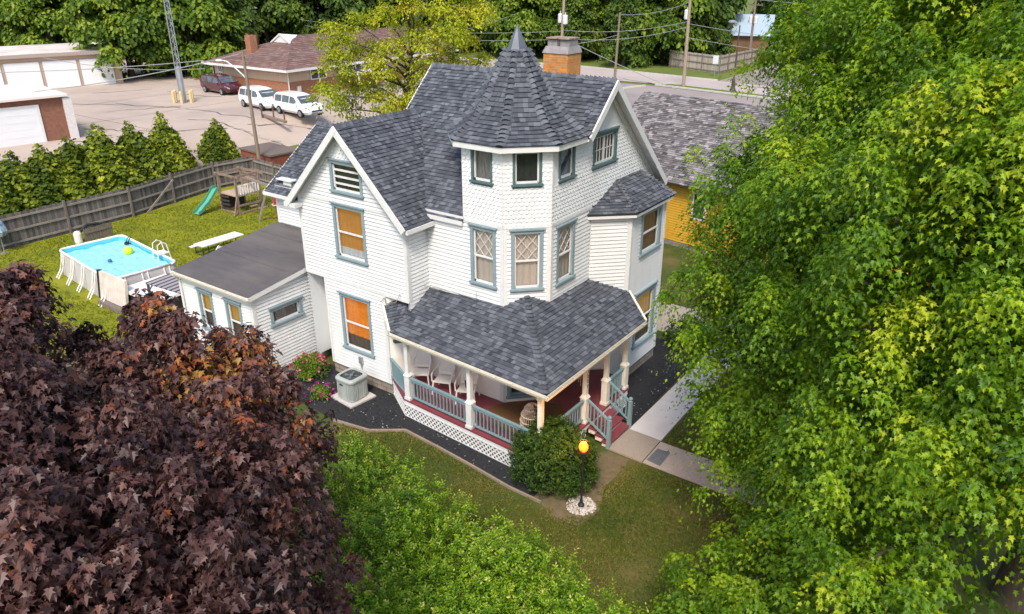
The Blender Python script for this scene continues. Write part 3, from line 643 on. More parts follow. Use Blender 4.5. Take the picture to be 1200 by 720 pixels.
b = MB(); cC = [(-4.99, -.90), (-3.73, -1.675), (1.775, -2.035), (1.775, 3.05)]
for i in range(3): b.bar((*cC[i], ZP-.125), (*cC[i+1], ZP-.125), .03, .13)
b.build('porch_fascia', trim_m, house)
b = MB()
def lattice(p, q, z0, z1):
    p = Vector((*p, 0)); q = Vector((*q, 0)); L = (q-p).length; d = (q-p)/L; n = Vector((d.y, -d.x, 0)); h = z1-z0; st = .165
    k = -h
    while k < L:
        for sg, off in ((1, .0), (-1, .009)):
            a0, a1 = (k, k+h) if sg > 0 else (k+h, k); za, zb = z0, z1
            t0, t1 = 0, 1
            lo, hi = min(a0, a1), max(a0, a1)
            if hi <= 0 or lo >= L: continue
            f = lambda a: (a-a0)/(a1-a0)
            ta = f(max(0, lo)); tb = f(min(L, hi)); ta, tb = min(ta, tb), max(ta, tb)
            P0 = p+d*(a0+(a1-a0)*ta)+n*off+Vector((0, 0, z0+h*ta)); P1 = p+d*(a0+(a1-a0)*tb)+n*off+Vector((0, 0, z0+h*tb))
            if (P1-P0).length > .02: b.bar(P0, P1,   .046, .009, up=tuple(d.cross(n)+n*1e-3) if False else tuple(n))
        k += st
    b.bar(p+n*.016+Vector((0, 0, z0+.02)), q+n*.016+Vector((0, 0, z0+.02)), .014, .05); b.bar(p+n*.016+Vector((0, 0, z1-.01)), q+n*.016+Vector((0, 0, z1-.01)), .014, .05)
for i in range(3): lattice(cC[i], cC[i+1] if i < 2 else (1.775, .42), .0, ZP-.19)
lattice((1.775, 1.82), (1.775, 3.05), 0, ZP-.19)
sk = b.build('lattice_skirt', trim_m, house)
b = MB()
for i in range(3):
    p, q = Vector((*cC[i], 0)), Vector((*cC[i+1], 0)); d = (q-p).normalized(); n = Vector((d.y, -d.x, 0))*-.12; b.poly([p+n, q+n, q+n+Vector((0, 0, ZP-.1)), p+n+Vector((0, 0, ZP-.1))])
b.build('skirt_dark_sheet', black_m, sk)  # black sheet behind the lattice, standing for the dark below the porch
cols = [(-3.58, -1.59), (-.955, -1.75), (1.66, -1.92), (1.66, .48), (1.66, 1.76), (1.66, 2.99)]
for i, (x, y) in enumerate(cols):
    b = MB(); w = .066; b.box(x-w, y-w, ZP+.95, x+w, y+w, 2.66); b.box(x-.10, y-.10, ZP, x+.10, y+.10, ZP+.86); b.box(x-.12, y-.12, ZP, x+.12, y+.12, ZP+.09)
    b.hexa([(x-.125, y-.125, ZP+.86), (x+.125, y-.125, ZP+.86), (x+.125, y+.125, ZP+.86), (x-.125, y+.125, ZP+.86), (x-.07, y-.07, ZP+.96), (x+.07, y-.07, ZP+.96), (x+.07, y+.07, ZP+.96), (x-.07, y+.07, ZP+.96)])
    b.box(x-.09, y-.09, 2.58, x+.09, y+.09, 2.66)
    c = b.build('porch_column', cream_m if i > 1 else trim_m, house)
    if i == 3:
        for k, ch_ in enumerate('1227'):
            cu = bpy.data.curves.new('house_number', 'FONT'); cu.body = ch_; cu.size = .15; cu.extrude = .004; cu.align_x = 'CENTER'
            tmp = bpy.data.objects.new('house_number', cu); me = bpy.data.meshes.new_from_object(tmp); bpy.data.objects.remove(tmp)
            me.transform(Matrix.Translation(Vector((x+w+.006, y, 2.36-k*.17))-wloc(house)) @ Matrix(((0, 0, 1, 0), (1, 0, 0, 0), (0, 1, 0, 0), (0, 0, 0, 1))))
            me.materials.append(black_m); o = bpy.data.objects.new('house_number', me); COL.objects.link(o); o.parent = c; o.location = (0, 0, 0)
def railing(p, q, z=ZP, h=.78, gap=.14, name='porch_railing', m=None, z1=None, low=.12):
    b = MB(); p = Vector((*p, z)); q = Vector((*q, z if z1 is None else z1)); L = (q-p).length; d = (q-p)/L; up = Vector((0, 0, 1))
    b.bar(p+up*h, q+up*h, .085, .045); b.bar(p+up*(h-.07), q+up*(h-.07), .04, .06); b.bar(p+up*low, q+up*low, .06, .05)
    n = int(L/gap)
    for i in range(1, n): s = p+d*(L*i/n); b.box(s.x-.017, s.y-.017, s.z+low, s.x+.017, s.y+.017, s.z+h-.05)
    return b.build(name, m or rail_m, house)
railing((-4.93, -.99), (-3.62, -1.62), gap=.1); railing((-3.48, -1.60), (-1.06, -1.745)); railing((-.85, -1.757), (1.56, -1.91)); railing((1.66, -1.82), (1.66, .38)); railing((1.66, 1.86), (1.66, 2.89), gap=.11)
b = MB(); F = Face((-4.99, -.93), (-3.74, -1.70)); b.build('x', rail_m, house) if False else None
for i in range(4):                  # steps
    x0 = 1.80+.235*(i-1) if i else 1.80
for i, (x0, zt) in enumerate(((1.80, .484), (2.04, .323), (2.28, .161))):
    b = MB(); b.box(x0-.02, .50, zt-.045, x0+.27, 1.84, zt); st = b.build('step', red_m, house); b = MB(); b.box(x0, .53, 0 if i == 2 else zt-.2, x0+.225, 1.81, zt-.047); b.build('riser', cream_m, st)
for y in (.50, 1.83):
    b = MB(); p = Vector((1.74, y, ZP)); q = Vector((2.50, y, .17)); up = Vector((0, 0, 1)); b.bar(p+up*.80, q+up*.80, .07, .05); b.bar(p+up*.14, q+up*.14, .05, .05)
    for k in range(1, 6): s = p+(q-p)*k/6; b.box(s.x-.017, s.y-.017, s.z+.14, s.x+.017, s.y+.017, s.z+.78)
    sr = b.build('stair_railing', rail_m, house)
    b = MB(); b.box(2.46, y-.055, 0, 2.57, y+.055, .98); b.lathe((2.515, y, 0), [(.03, .98), (.065, 1.0), (.035, 1.03), (.07, 1.08), (.05, 1.13), (0, 1.15)], 10); b.build('newel_post', rail_m, sr)
b = MB(); F = FA['wing_low']; F.box(b, 1.42, .80, 1.57, 1.05, .02, .10); F.box(b, 1.47, .6, 1.51, .80, .02, .06); b.build('meter_box', steel_m, house)
b = MB(); b.tube([(-4.3, -.99, 3.9), (-4.2, -1.3, 3.75), (-4.6, -1.35, 3.62), (-5.0, -1.0, 3.6), (-5.1, -1.1, 3.45)], .012, 5); b.tube([(-3.9, -.3, 4.05), (-2.9, -.12, 4.02), (-2.2, -.1, 4.0), (-1.95, -.13, 3.98), (-1.93, -.12, 4.2)], .012, 5); b.build('service_cable', mat('cable_grey', (.3, .27, .24), .7), house)

# ------------------------------------------------------------------ yard: beds, walk, edging
patch('mulch_bed', [(-9.4, -2.5), (-8.1, -3.0), (-7.25, -3.1), (-5.46, -3.22), (-4.02, -2.98), (-3.1, -2.3), (-1.63, -2.42), (-.17, -2.56), (1.2, -2.72), (2.0, -2.7), (1.9, -1.9), (1.76, -1.9), (-3.7, -1.5), (-4.9, -.7), (-8.9, -.7), (-8.9, -2.4)], .014, mulch_m, False)
patch('mulch_bed', [(1.7, 1.85), (2.54, 1.85), (2.42, 6.2), (2.35, 8.2), (0, 8.2), (.1, 7.6), (.9, 6.7), (.9, 4.2), (1.7, 3.0)], .014, mulch_m, False)
patch('bare_soil', [(.6, -2.72), (2.2, -2.75), (2.9, -3.2), (3.6, -3.0), (3.75, -2.2), (3.35, -1.2), (3.4, -.3), (3.3, .35), (2.6, .38), (1.8, -.5), (1.9, -2.6)], .006, soil_m, False)
mb = MB()                                                # chips lying on the mulch and chips of pale stone
for k in range(2600):
    if k % 3: x, y = random.uniform(-9, 1.6), random.uniform(-3.2, -1.0)
    else: x, y = random.uniform(.3, 2.5), random.uniform(1.9, 8)
    if 0 < x < 1.72 and y > 0 and (y < 3.1+.9*x or (x < 1.05 and y < 6.8)): continue
    if y < 1.5:
        lim = np.interp(x, [-9.2, -7.2, -4, -3.1, 1.6], [-2.5, -3.05, -2.9, -2.25, -2.65]); top = np.interp(x, [-9, -4.9, -3.7, 1.7], [-1, -1, -1.75, -2.12])
        if not lim < y < top: continue
    r = random.uniform(.012, .035); t = random.random()*6.28; z = .02+random.random()*.02
    mb.poly([(x+r*1.6*math.cos(t), y+r*1.6*math.sin(t), z), (x-r*.5*math.sin(t), y+r*.5*math.cos(t), z+random.uniform(0, .02)), (x-r*1.5*math.cos(t), y-r*1.5*math.sin(t), z+.004), (x+r*.5*math.sin(t), y-r*.5*math.cos(t), z)], random.random()**11)
o = mb.build('mulch_chips', mat('mulch_chip', (.012, .012, .014), .9, (.55, .52, .48), attr=True)); tag(o, 'scattered bark chips and pale specks on the black mulch', 'mulch', kind='stuff')
mb = MB(); pts = [(-5.5, -3.28), (-4.02, -3.03), (-3.1, -2.36), (-1.63, -2.47), (-.17, -2.62), (1.2, -2.79), (2.3, -2.82)]
for i in range(len(pts)-1): mb.bar((*pts[i], .03), (*pts[i+1], .03), .06, .09)
tag(mb.build('garden_edging', mat('edging', (.30, .23, .17), .9, (.22, .17, .13), 6)), 'narrow tan edging strip between the black mulch and the front lawn', 'edging')
def slab(name, poly, z, m, joints=()):
    mb = MB(); mb.prism(poly, -.1, z); o = mb.build(name, m); o['kind'] = 'structure'
slab('walk', [(2.56, 1.775), (3.65, 1.755), (3.60, 3.99), (2.56, 3.99)], .05, mat('pale_concrete', (.60, .56, .54), .85, (.54, .505, .485), 2, bump=.1, bscale=50))
slab('walk', [(2.56, 4.005), (3.60, 4.005), (3.58, 12), (2.5, 12)], .05, MATS['pale_concrete'])
slab('landing', [(2.52, .45), (3.68, .42), (3.64, 1.74), (2.55, 1.76)], .055, aggreg_m)
slab('path', [(3.70, .44), (11, .40), (11, 1.7), (3.66, 1.72)], .025, mat('path_concrete', (.42, .35, .30), .9, (.34, .28, .235), 12, bump=.3, bscale=60))
slab('driveway', [(3.7, 7.6), (12, 7.6), (12, 10.2), (3.7, 10.2)], .01, MATS['path_concrete'])
slab('driveway', [(-6, 8.9), (4.0, 8.9), (4.0, 11.6), (-6, 11.6)], .008, MATS['path_concrete'])
mb = MB(); mb.prism([(3.74, .62), (4.19, .57), (4.15, 1.34), (3.75, 1.31)], .02, .045)
for k in range(6): mb.bar((3.78, .70+k*.11, .048), (4.13, .68+k*.11, .048), .03, .006)
tag(mb.build('hatch_plate', mat('hatch_iron', (.10, .11, .125), .6, (.15, .16, .17), 12)), 'dark metal hatch plate set into the path beside the landing', 'hatch cover')

# ------------------------------------------------------------------ air conditioner
t = thing('air_conditioner', 'grey green outdoor air conditioner with round fan top beside the stone foundation', 'air conditioner', (-5.95, -1.86, 0))
mb = MB(); P = Matrix.Rotation(R(-8), 3, 'Z'); c = Vector((-5.95, -1.86, 0))
def rbox(mb, c, hx, hy, z0, z1, ang, m=0):
    ca, sa = math.cos(ang), math.sin(ang); f = lambda x, y, z: (c[0]+x*ca-y*sa, c[1]+x*sa+y*ca, z)
    mb.hexa([f(-hx, -hy, z0), f(hx, -hy, z0), f(hx, hy, z0), f(-hx, hy, z0), f(-hx, -hy, z1), f(hx, -hy, z1), f(hx, hy, z1), f(-hx, hy, z1)], m=m)
rbox(mb, c, .56, .52, 0, .07, R(-6)); mb.build('pad', concrete_m, t)
mb = MB(); mb.lathe(c, [(.395, .10), (.395, .14), (.385, .14), (.385, .78)], 40, sq=5)
for k in range(40):                                       # louvred sides
    a = 2*math.pi*(k+.5)/40; x, y = math.cos(a), math.sin(a); x = math.copysign(abs(x)**.4, x); y = math.copysign(abs(y)**.4, y); mb.box(c.x+.39*x-.012, c.y+.39*y-.012, .15, c.x+.39*x+.012, c.y+.39*y+.012, .77)
mb.build('cabinet', ac_m, t)
mb = MB(); mb.lathe(c, [(.39, .77), (.43, .78), (.43, .84), (.40, .88), (.32, .89), (.30, .87)], 40, sq=5); mb.build('top_cover', ac_m, t, smooth=False)
mb = MB(); mb.lathe(c, [(.315, .868), (.0, .80)], 24); mb.build('fan_well', acdark_m, t)
mb = MB()
for r in (.08, .14, .2, .26, .31): mb.tube([(c.x+r*math.cos(2*math.pi*k/20), c.y+r*math.sin(2*math.pi*k/20), .895) for k in range(21)], .0025, 4)
for k in range(4):
    a = k*math.pi/2+.4; mb.poly([(c.x+.04*math.cos(a), c.y+.04*math.sin(a), .86), (c.x+.26*math.cos(a-.25), c.y+.26*math.sin(a-.25), .87), (c.x+.26*math.cos(a+.3), c.y+.26*math.sin(a+.3), .84)])
mb.sphere((c.x, c.y, .86), .07, 10, 6, sz=.6); mb.build('fan', mat('fan_grey', (.14, .16, .17), .5), t)
mb = MB(); mb.box(c.x-.16, c.y-.41, .62, c.x-.02, c.y-.402, .67); mb.build('badge', black_m, t)

# ------------------------------------------------------------------ porch furniture
def lawn_chair(loc, rz, label):
    t = thing('plastic_chair', label, 'chair', loc, 'white plastic chairs on the porch'); o = Vector(loc)
    ca, sa = math.cos(rz), math.sin(rz); W_ = lambda x, y, z, k=1.13: (o.x+k*(x*ca-y*sa), o.y+k*(x*sa+y*ca), o.z+z*k)     # chair faces local -Y
    mb = MB(); n = 9
    for i in range(n-1):
        for j in range(6):
            f = lambda a, b: W_((-.24+.48*a/(n-1))*(1-.08*b/6), -.24+.46*b/6, .42-.03*math.sin(math.pi*a/(n-1))-.03*b/6)
            mb.poly([f(i, j), f(i+1, j), f(i+1, j+1), f(i, j+1)])
    mb.bar(W_(-.25, -.25, .405), W_(.25, -.25, .405), .03, .05); mb.build('seat', plastic_m, t)
    mb = MB(); S_ = lambda a, h: W_(math.sin(a)*(.285+.03*h), .18+.075*math.cos(a)+.14*h, .40+.47*h)     # perforated shell back
    for i in range(9):
        for j in range(7):
            a0, a1 = -.95+1.9*i/9, -.95+1.9*(i+1)/9; top = 1-.35*abs((i+.5)/9*2-1)**2.2; h0, h1 = top*j/7, top*(j+1)/7; e = .22
            q = [S_(a0, h0), S_(a1, h0), S_(a1, h1), S_(a0, h1)]
            if 1 <= j < 6 and 1 <= i < 8:
                am, hm = (a0+a1)/2, (h0+h1)/2; g = [S_(am+(x-am)*.45, hm+(y-hm)*.45) for x, y in ((a0, h0), (a1, h0), (a1, h1), (a0, h1))]
                for k in range(4): mb.poly([q[k], q[(k+1) % 4], g[(k+1) % 4], g[k]])
            else: mb.poly(q)
    rim = [S_(-.95+1.9*i/12, 1-.35*abs(i/6-1)**2.2) for i in range(13)]; mb.tube(rim, .02, 6); mb.build('backrest', plastic_m, t)
    for s in (-1, 1):
        mb = MB(); mb.tube([W_(s*.23, .30, .62+.1), W_(s*.28, .15, .64), W_(s*.30, -.12, .63), W_(s*.29, -.25, .60), W_(s*.27, -.27, .42)], .024, 6); mb.build('armrest', plastic_m, t)
        for y, yy in ((-.25, -.29), (.2, .3)):
            mb = MB(); mb.tube([W_(s*.24, y, .42), W_(s*.28, yy, 0)], [.03, .022], 6); mb.build('leg', plastic_m, t)
lawn_chair((-3.95, -.60, ZP), R(30), 'white plastic chair nearest the left end of the porch')
lawn_chair((-3.0, -.55, ZP), R(22), 'white plastic chair in the middle of the three on the porch')
lawn_chair((-2.02, -.58, ZP), R(26), 'white plastic chair with a black bag hung on its back corner')
mb = MB(); mb.hexa([(-1.86, -.86, 1.28), (-1.70, -.84, 1.28), (-1.70, -.74, 1.28), (-1.86, -.76, 1.28), (-1.88, -.87, 1.52), (-1.69, -.85, 1.52), (-1.70, -.75, 1.53), (-1.87, -.76, 1.53)]); mb.tube([(-1.84, -.8, 1.52), (-1.78, -.72, 1.62), (-1.72, -.79, 1.52)], .012, 5)
tag(mb.build('bag', black_m), 'small black bag hanging on the right hand white chair', 'bag')
mb = MB(); mb.prism([(-1.15, -.6), (-.95, -.1), (-.3, .55), (.55, .9), (1.2, .2), (1.3, -1.3), (.6, -1.45), (-.5, -1.2)], ZP+.004, ZP+.016)
tag(mb.build('porch_rug', mat('brown_rug', (.15, .075, .025), .95, (.11, .05, .02), 12, bump=.4)), 'brown mat spread on the red porch floor by the corner', 'rug')
# wicker basket chair at the corner of the porch
t = thing('wicker_chair', 'round tan wicker basket chair on the corner of the porch', 'wicker chair', (.72, -.95, ZP)); o = Vector((.72, -.95, ZP))
mb = MB(); wick_m = mat('wicker', (.62, .50, .38), .8, (.48, .36, .26), 20)
for k in range(26):
    a = R(20)+R(300)*k/25; mb.tube([(o.x+r*math.cos(a), o.y+r*math.sin(a), o.z+z) for r, z in ((.18, .06), (.30, .22), (.34, .42), (.31, .66), (.18, .92), (.06, 1.0))], .011, 4)
for r, z in ((.27, .18), (.33, .34), (.34, .48), (.31, .66), (.22, .86)): mb.tube([(o.x+r*1.02*math.cos(R(20)+R(300)*k/24), o.y+r*1.02*math.sin(R(20)+R(300)*k/24), o.z+z) for k in range(25)], .02, 5)
mb.build('shell', wick_m, t)
mb = MB(); mb.lathe(o, [(0, .02), (.28, .02), (.28, .08), (.2, .1)], 18); mb.build('base', wick_m, t)
mb = MB(); mb.sphere((o.x+.02, o.y, o.z+.30), .26, 14, 8, sz=.45); mb.build('cushion', mat('brown_cushion', (.10, .055, .03), .9), t, smooth=True)
mb = MB(); hb = Vector((.95, -1.45, 0)); mb.lathe((hb.x, hb.y, 0), [(0, 2.32), (.13, 2.36), (.18, 2.5), (.17, 2.52), (.1, 2.42)], 14)
for k in range(3): mb.tube([(hb.x+.17*math.cos(k*2.1), hb.y+.17*math.sin(k*2.1), 2.51), (hb.x, hb.y, 2.84)], .006, 4)
tag(mb.build('hanging_basket', plastic_m), 'white hanging basket under the porch eave at the corner', 'hanging basket')
t = thing('wind_chime', 'pale wind chime hanging by the porch column at the steps', 'wind chime', (1.35, .75, 2.3)); mb = MB(); mb.lathe((1.35, .75, 0), [(0, 2.5), (.1, 2.5), (.1, 2.48), (0, 2.48)], 10); mb.tube([(1.35, .75, 2.5), (1.35, .75, 2.84)], .006, 4); mb.build('top_disc', plastic_m, t)
for k in range(5): mb = MB(); x, y = 1.35+.08*math.cos(k*1.257), .75+.08*math.sin(k*1.257); mb.tube([(x, y, 2.46), (x, y, 2.0-.07*k)], .012, 5); mb.build('chime_tube', steel_m, t)
# ------------------------------------------------------------------ lamp post
t = thing('lamp_post', 'black garden lamp post with an orange glowing lamp in a ring of pale stones', 'lamp post', (3.25, -2.30, 0)); q = Vector((3.25, -2.30, 0))
mb = MB(); mb.lathe(q, [(.09, 0), (.09, .08), (.045, .14), (.032, .3), (.028, 1.62), (.07, 1.66), (.03, 1.70)], 10); mb.build('post', black_m, t)
mb = MB(); mb.lathe(q, [(.05, 1.68), (.13, 1.74), (.13, 1.77), (.0, 1.775)], 10)
for k in range(4): a = k*math.pi/2; mb.bar((q.x+.12*math.cos(a), q.y+.12*math.sin(a), 1.76), (q.x+.10*math.cos(a), q.y+.10*math.sin(a), 2.06), .012, .012)
mb.lathe(q, [(.115, 2.06), (.105, 2.08), (.10, 2.06)], 10); mb.build('lantern', black_m, t)
mb = MB(); mb.sphere((q.x, q.y, 1.91), .125, 14, 10, sz=1.2); mb.build('bulb', mat('lamp_glow', (1, .4, .05), .5, emit=(1, .13, .004), estr=2.0), t, smooth=True)
pl = bpy.data.lights.new('lamp_light', 'POINT'); pl.energy = 70; pl.color = (1, .42, .08); pl.shadow_soft_size = .12; po = bpy.data.objects.new('lamp_light', pl); COL.objects.link(po); po.location = (q.x+.0, q.y-.0, 2.30)
mb = MB()
for k in range(420):
    a = random.random()*6.28; r = .40*math.sqrt(random.random()); s = random.uniform(.015, .04); mb.sphere((q.x+r*math.cos(a), q.y+r*math.sin(a), s*.5+.01), s, 6, 4, sz=.7, a=random.random())
o = mb.build('stone_ring', mat('river_stones', (.30, .25, .21), .8, (.62, .57, .52), attr=True), loc=(q.x, q.y, 0)); tag(o, 'round bed of pale pebbles at the foot of the lamp post', 'pebbles', kind='stuff')

# ------------------------------------------------------------------ back yard
def fence(name, label, pts, h, spacing, post_side=1, board=.14, mb_m=None, rails=3, brace=None, gz=0):
    t = thing(name, label, 'fence', (*pts[0], gz)); bm_ = mb_m or fence_m
    for i in range(len(pts)-1):
        p, q = Vector((*pts[i], 0)), Vector((*pts[i+1], 0)); L = (q-p).length; d = (q-p)/L; n = Vector((d.y, -d.x, 0))*post_side; k = max(1, round(L/spacing))
        for j in range(k):
            a, b_ = p+d*(L*j/k), p+d*(L*(j+1)/k); m = MB(); l = (b_-a).length; nb = int(l/board); g0 = gz+ (ground_z(a.x, a.y) if gz == 0 else 0)
            for s in range(nb):
                u0, u1 = l*s/nb+.004, l*(s+1)/nb-.004; hh = h+random.uniform(-.03, .03); o = n*(-.012+random.uniform(-.006, .006)); A = a+d*u0+o; B = a+d*u1+o; th = n*.02
                m.hexa([A+Vector((0, 0, g0)), B+Vector((0, 0, g0)), B-th+Vector((0, 0, g0)), A-th+Vector((0, 0, g0)), A+Vector((0, 0, g0+hh)), B+Vector((0, 0, g0+hh)), B-th+Vector((0, 0, g0+hh)), A-th+Vector((0, 0, g0+hh))], random.random())
            pn = m.build('panel', bm_, t)
            for r in range(rails): m = MB(); z = g0+.25+(h-.45)*r/max(1, rails-1); m.bar(a+n*.035+Vector((0, 0, z)), b_+n*.035+Vector((0, 0, z)), .06, .10); m.build('rail', fencerail_m, pn)
            m = MB(); m.box(a.x-.055+n.x*.06, a.y-.055+n.y*.06, g0-.05, a.x+.055+n.x*.06, a.y+.055+n.y*.06, g0+h+random.uniform(.05, .18)); m.build('post', wood_m, t)
    if brace: m = MB(); m.bar(brace[0], brace[1], .05, .11); m.build('brace', fencerail_m, t)
    return t
fence_m = MATS['weathered_fence'] = mat('weathered_boards', (.07, .062, .057), .92, (.19, .165, .15), attr=True, bump=.3, bscale=18)
fence('board_fence', 'long weathered grey board fence with posts and a leaning brace behind the pool', [(-32, -14), (-31.55, -2.2), (-31.6, 5.0), (-32.3, 8.1), (-33, 11.5), (-32.6, 14.4)], 1.75, 2.9, 1, brace=((-31.35, 5.8, .1), (-31.6, 7.9, 1.62)))
fence('board_fence', 'short run of weathered board fence behind the play set and utility pole', [(-32.6, 14.4), (-27.8, 14.0), (-20, 13.6)], 1.6, 2.4, 1)
fence('picket_fence', 'low weathered picket fence by the corner of the flat roofed addition', [(-13.05, -3.25), (-13.2, -8.5)], 1.65, 2.6, -1, board=.17, rails=2)
# pool
PA = R(-6.4); PC = Vector((-22.63, -.68, 0)); PLx, PWy = 5.75/2, 2.95/2
pw = lambda x, y, z: (PC.x+x*math.cos(PA)-y*math.sin(PA), PC.y+x*math.sin(PA)+y*math.cos(PA), z)
pool = thing('swimming_pool', 'rectangular above ground frame pool with pale grey walls and bright blue water', 'swimming pool', tuple(PC))
liner_m = mat('pool_liner', (.52, .50, .49), .5, (.46, .44, .43), 2); poolin_m = mat('pool_inside', (.10, .50, .66), .4, (.14, .56, .72), 2)
def rr(hx, hy, r=.28, n=5):
    return [(sx*(hx-r)+r*math.cos(a), sy*(hy-r)+r*math.sin(a)) for sx, sy, a0 in ((1, 1, 0), (-1, 1, math.pi/2), (-1, -1, math.pi), (1, -1, 1.5*math.pi)) for a in [a0+k*math.pi/2/n for k in range(n+1)]]
mb = MB(); A = rr(PLx, PWy); n = len(A)
for i in range(n):
    (x0, y0), (x1, y1) = A[i], A[(i+1) % n]; e = 1.0
    mb.poly([pw(x0*1.03, y0*1.06, .02), pw(x1*1.03, y1*1.06, .02), pw(x1, y1, 1.17), pw(x0, y0, 1.17)]); mb.poly([pw(x1*.99, y1*.99, .05), pw(x0*.99, y0*.99, .05), pw(x0*.985, y0*.985, 1.17), pw(x1*.985, y1*.985, 1.17)], m=1)
mb.poly([pw(x, y, .06) for x, y in A], m=1); mb.build('pool_wall', [liner_m, poolin_m], pool)
mb = MB(); mb.tube([pw(x, y, 1.19) for x, y in A]+[pw(*A[0], 1.19)], .055, 8); mb.build('rim', plastic_m, pool, smooth=True)
mb = MB()
N_ = 24
for i in range(N_*2):
    for j in range(N_):
        f = lambda a, b: (lambda x, y: pw(x, y, .98+.016*math.sin(9*x+3*y+math.sin(3*y))+.014*math.sin(7*y-11*x*.4+math.sin(2*x))+.012*math.sin(17*y+4*x+2*math.sin(x*2))))((-1+2*a/(N_*2))*(PLx-.08), (-1+2*b/N_)*(PWy-.08))
        mb.poly([f(i, j), f(i+1, j), f(i+1, j+1), f(i, j+1)])
water_m = bpy.data.materials.new('pool_water'); water_m.use_nodes = True; _p = water_m.node_tree.nodes['Principled BSDF']; _p.inputs['Base Color'].default_value = (.34, .80, .90, 1); _p.inputs['Roughness'].default_value = .06; _p.inputs['IOR'].default_value = 1.33; _p.inputs['Transmission Weight'].default_value = .25
mb.build('water', water_m, pool, smooth=True)
def pool_leg(x, y, ox, oy):
    m = MB(); m.tube([pw(x, y, 1.16), pw(x+ox*.10, y+oy*.10, .7), pw(x+ox*.22, y+oy*.22, .35), pw(x+ox*.42, y+oy*.42, .06), pw(x+ox*.46, y+oy*.46, .0)], .032, 6); m.build('leg', plastic_m, pool)
for k in range(5):
    for dx in (-.12, .12): x = -PLx+.45+k*(2*PLx-.9)/4+dx; pool_leg(x, -PWy, 0, -1); pool_leg(x, PWy, 0, 1)
for k in range(3):
    for dy in (-.12, .12): y = -PWy+.5+k*(2*PWy-1)/2+dy; pool_leg(PLx, y, 1, 0); pool_leg(-PLx, y, -1, 0)
mb = MB(); mb.box(*pw(-PLx+.75, PWy-.12, 1.2), *pw(-PLx+.76, PWy-.12, 1.2)) if False else None
t = thing('pool_skimmer', 'small black skimmer clipped on the far rim of the pool', 'skimmer', pw(-PLx+.9, PWy-.15, 1.0)); mb = MB(); mb.lathe(pw(-PLx+.9, PWy-.2, .96), [(.12, 0), (.12, .1), (.09, .1), (.09, .02), (0, .02)], 10); mb.build('bowl', black_m, t)
mb = MB(); mb.tube([pw(-PLx+.8, PWy-.2, 1.05), pw(-PLx+.8, PWy-.02, 1.29), pw(-PLx+1.0, PWy-.02, 1.29), pw(-PLx+1.0, PWy-.2, 1.05)], .02, 5); mb.build('bracket', black_m, t)
t = thing('pool_ladder', 'white pool ladder over the far rim near the house end', 'pool ladder', (-22.4, 1.0, 0)); lx, ly = 1.35, PWy
for s in (-.25, .25):
    mb = MB(); mb.tube([pw(lx+s, ly+.55, 0), pw(lx+s, ly+.28, 1.2), pw(lx+s, ly+.2, 1.72), pw(lx+s, ly, 1.84), pw(lx+s, ly-.2, 1.72), pw(lx+s, ly-.26, 1.2), pw(lx+s, ly-.35, .3)], .025, 6); mb.build('side_rail', plastic_m, t)
mb = MB(); mb.hexa([pw(lx-.26, ly-.22, 1.26), pw(lx+.26, ly-.22, 1.26), pw(lx+.26, ly+.24, 1.26), pw(lx-.26, ly+.24, 1.26), pw(lx-.26, ly-.22, 1.31), pw(lx+.26, ly-.22, 1.31), pw(lx+.26, ly+.24, 1.31), pw(lx-.26, ly+.24, 1.31)]); mb.build('platform', plastic_m, t)
for k in range(3): mb = MB(); mb.bar(pw(lx-.25, ly+.30+.08*k, 1.0-.32*k), pw(lx+.25, ly+.30+.08*k, 1.0-.32*k), .09, .03); mb.build('tread', plastic_m, t)
mb = MB(); mb.sphere((-23.03, .11, 1.12), .21, 16, 10); tag(mb.build('ball', mat('lime_ball', (.62, .72, .02), .4, (.56, .68, .02)), smooth=True), 'bright lime beach ball floating in the pool', 'ball')
mb = MB(); mb.sphere((-22.7, -.99, 1.03), .095, 12, 8); tag(mb.build('ball', mat('blue_ball', (.05, .13, .26), .4), smooth=True), 'small dark blue ball floating in the pool', 'ball')
mb = MB()
for k in range(9): rbox(mb, (-29.3, 1.15+.17*k), .012, .078, .05, .72+random.uniform(-.03, .03), R(4))
mb.bar((-29.26, 1.1, .5), (-29.28, 2.6, .5), .04, .08); tag(mb.build('loose_fence', wood_m), 'loose grey board panel standing on the grass behind the pool', 'fence panel')
t = thing('pool_pump', 'white pool pump with a black hose behind the loose board panel', 'pool pump', (-29.55, .85, 0)); mb = MB(); mb.lathe((-29.55, .85, 0), [(.2, 0), (.2, .5), (.14, .62), (0, .66)], 12); mb.build('tank', plastic_m, t)
mb = MB(); mb.tube([(-29.5, 1.0, .6), (-29.55, 1.4, .85), (-29.5, 1.9, .82), (-29.5, 2.2, .7)], .07, 7); mb.build('hose', black_m, t)
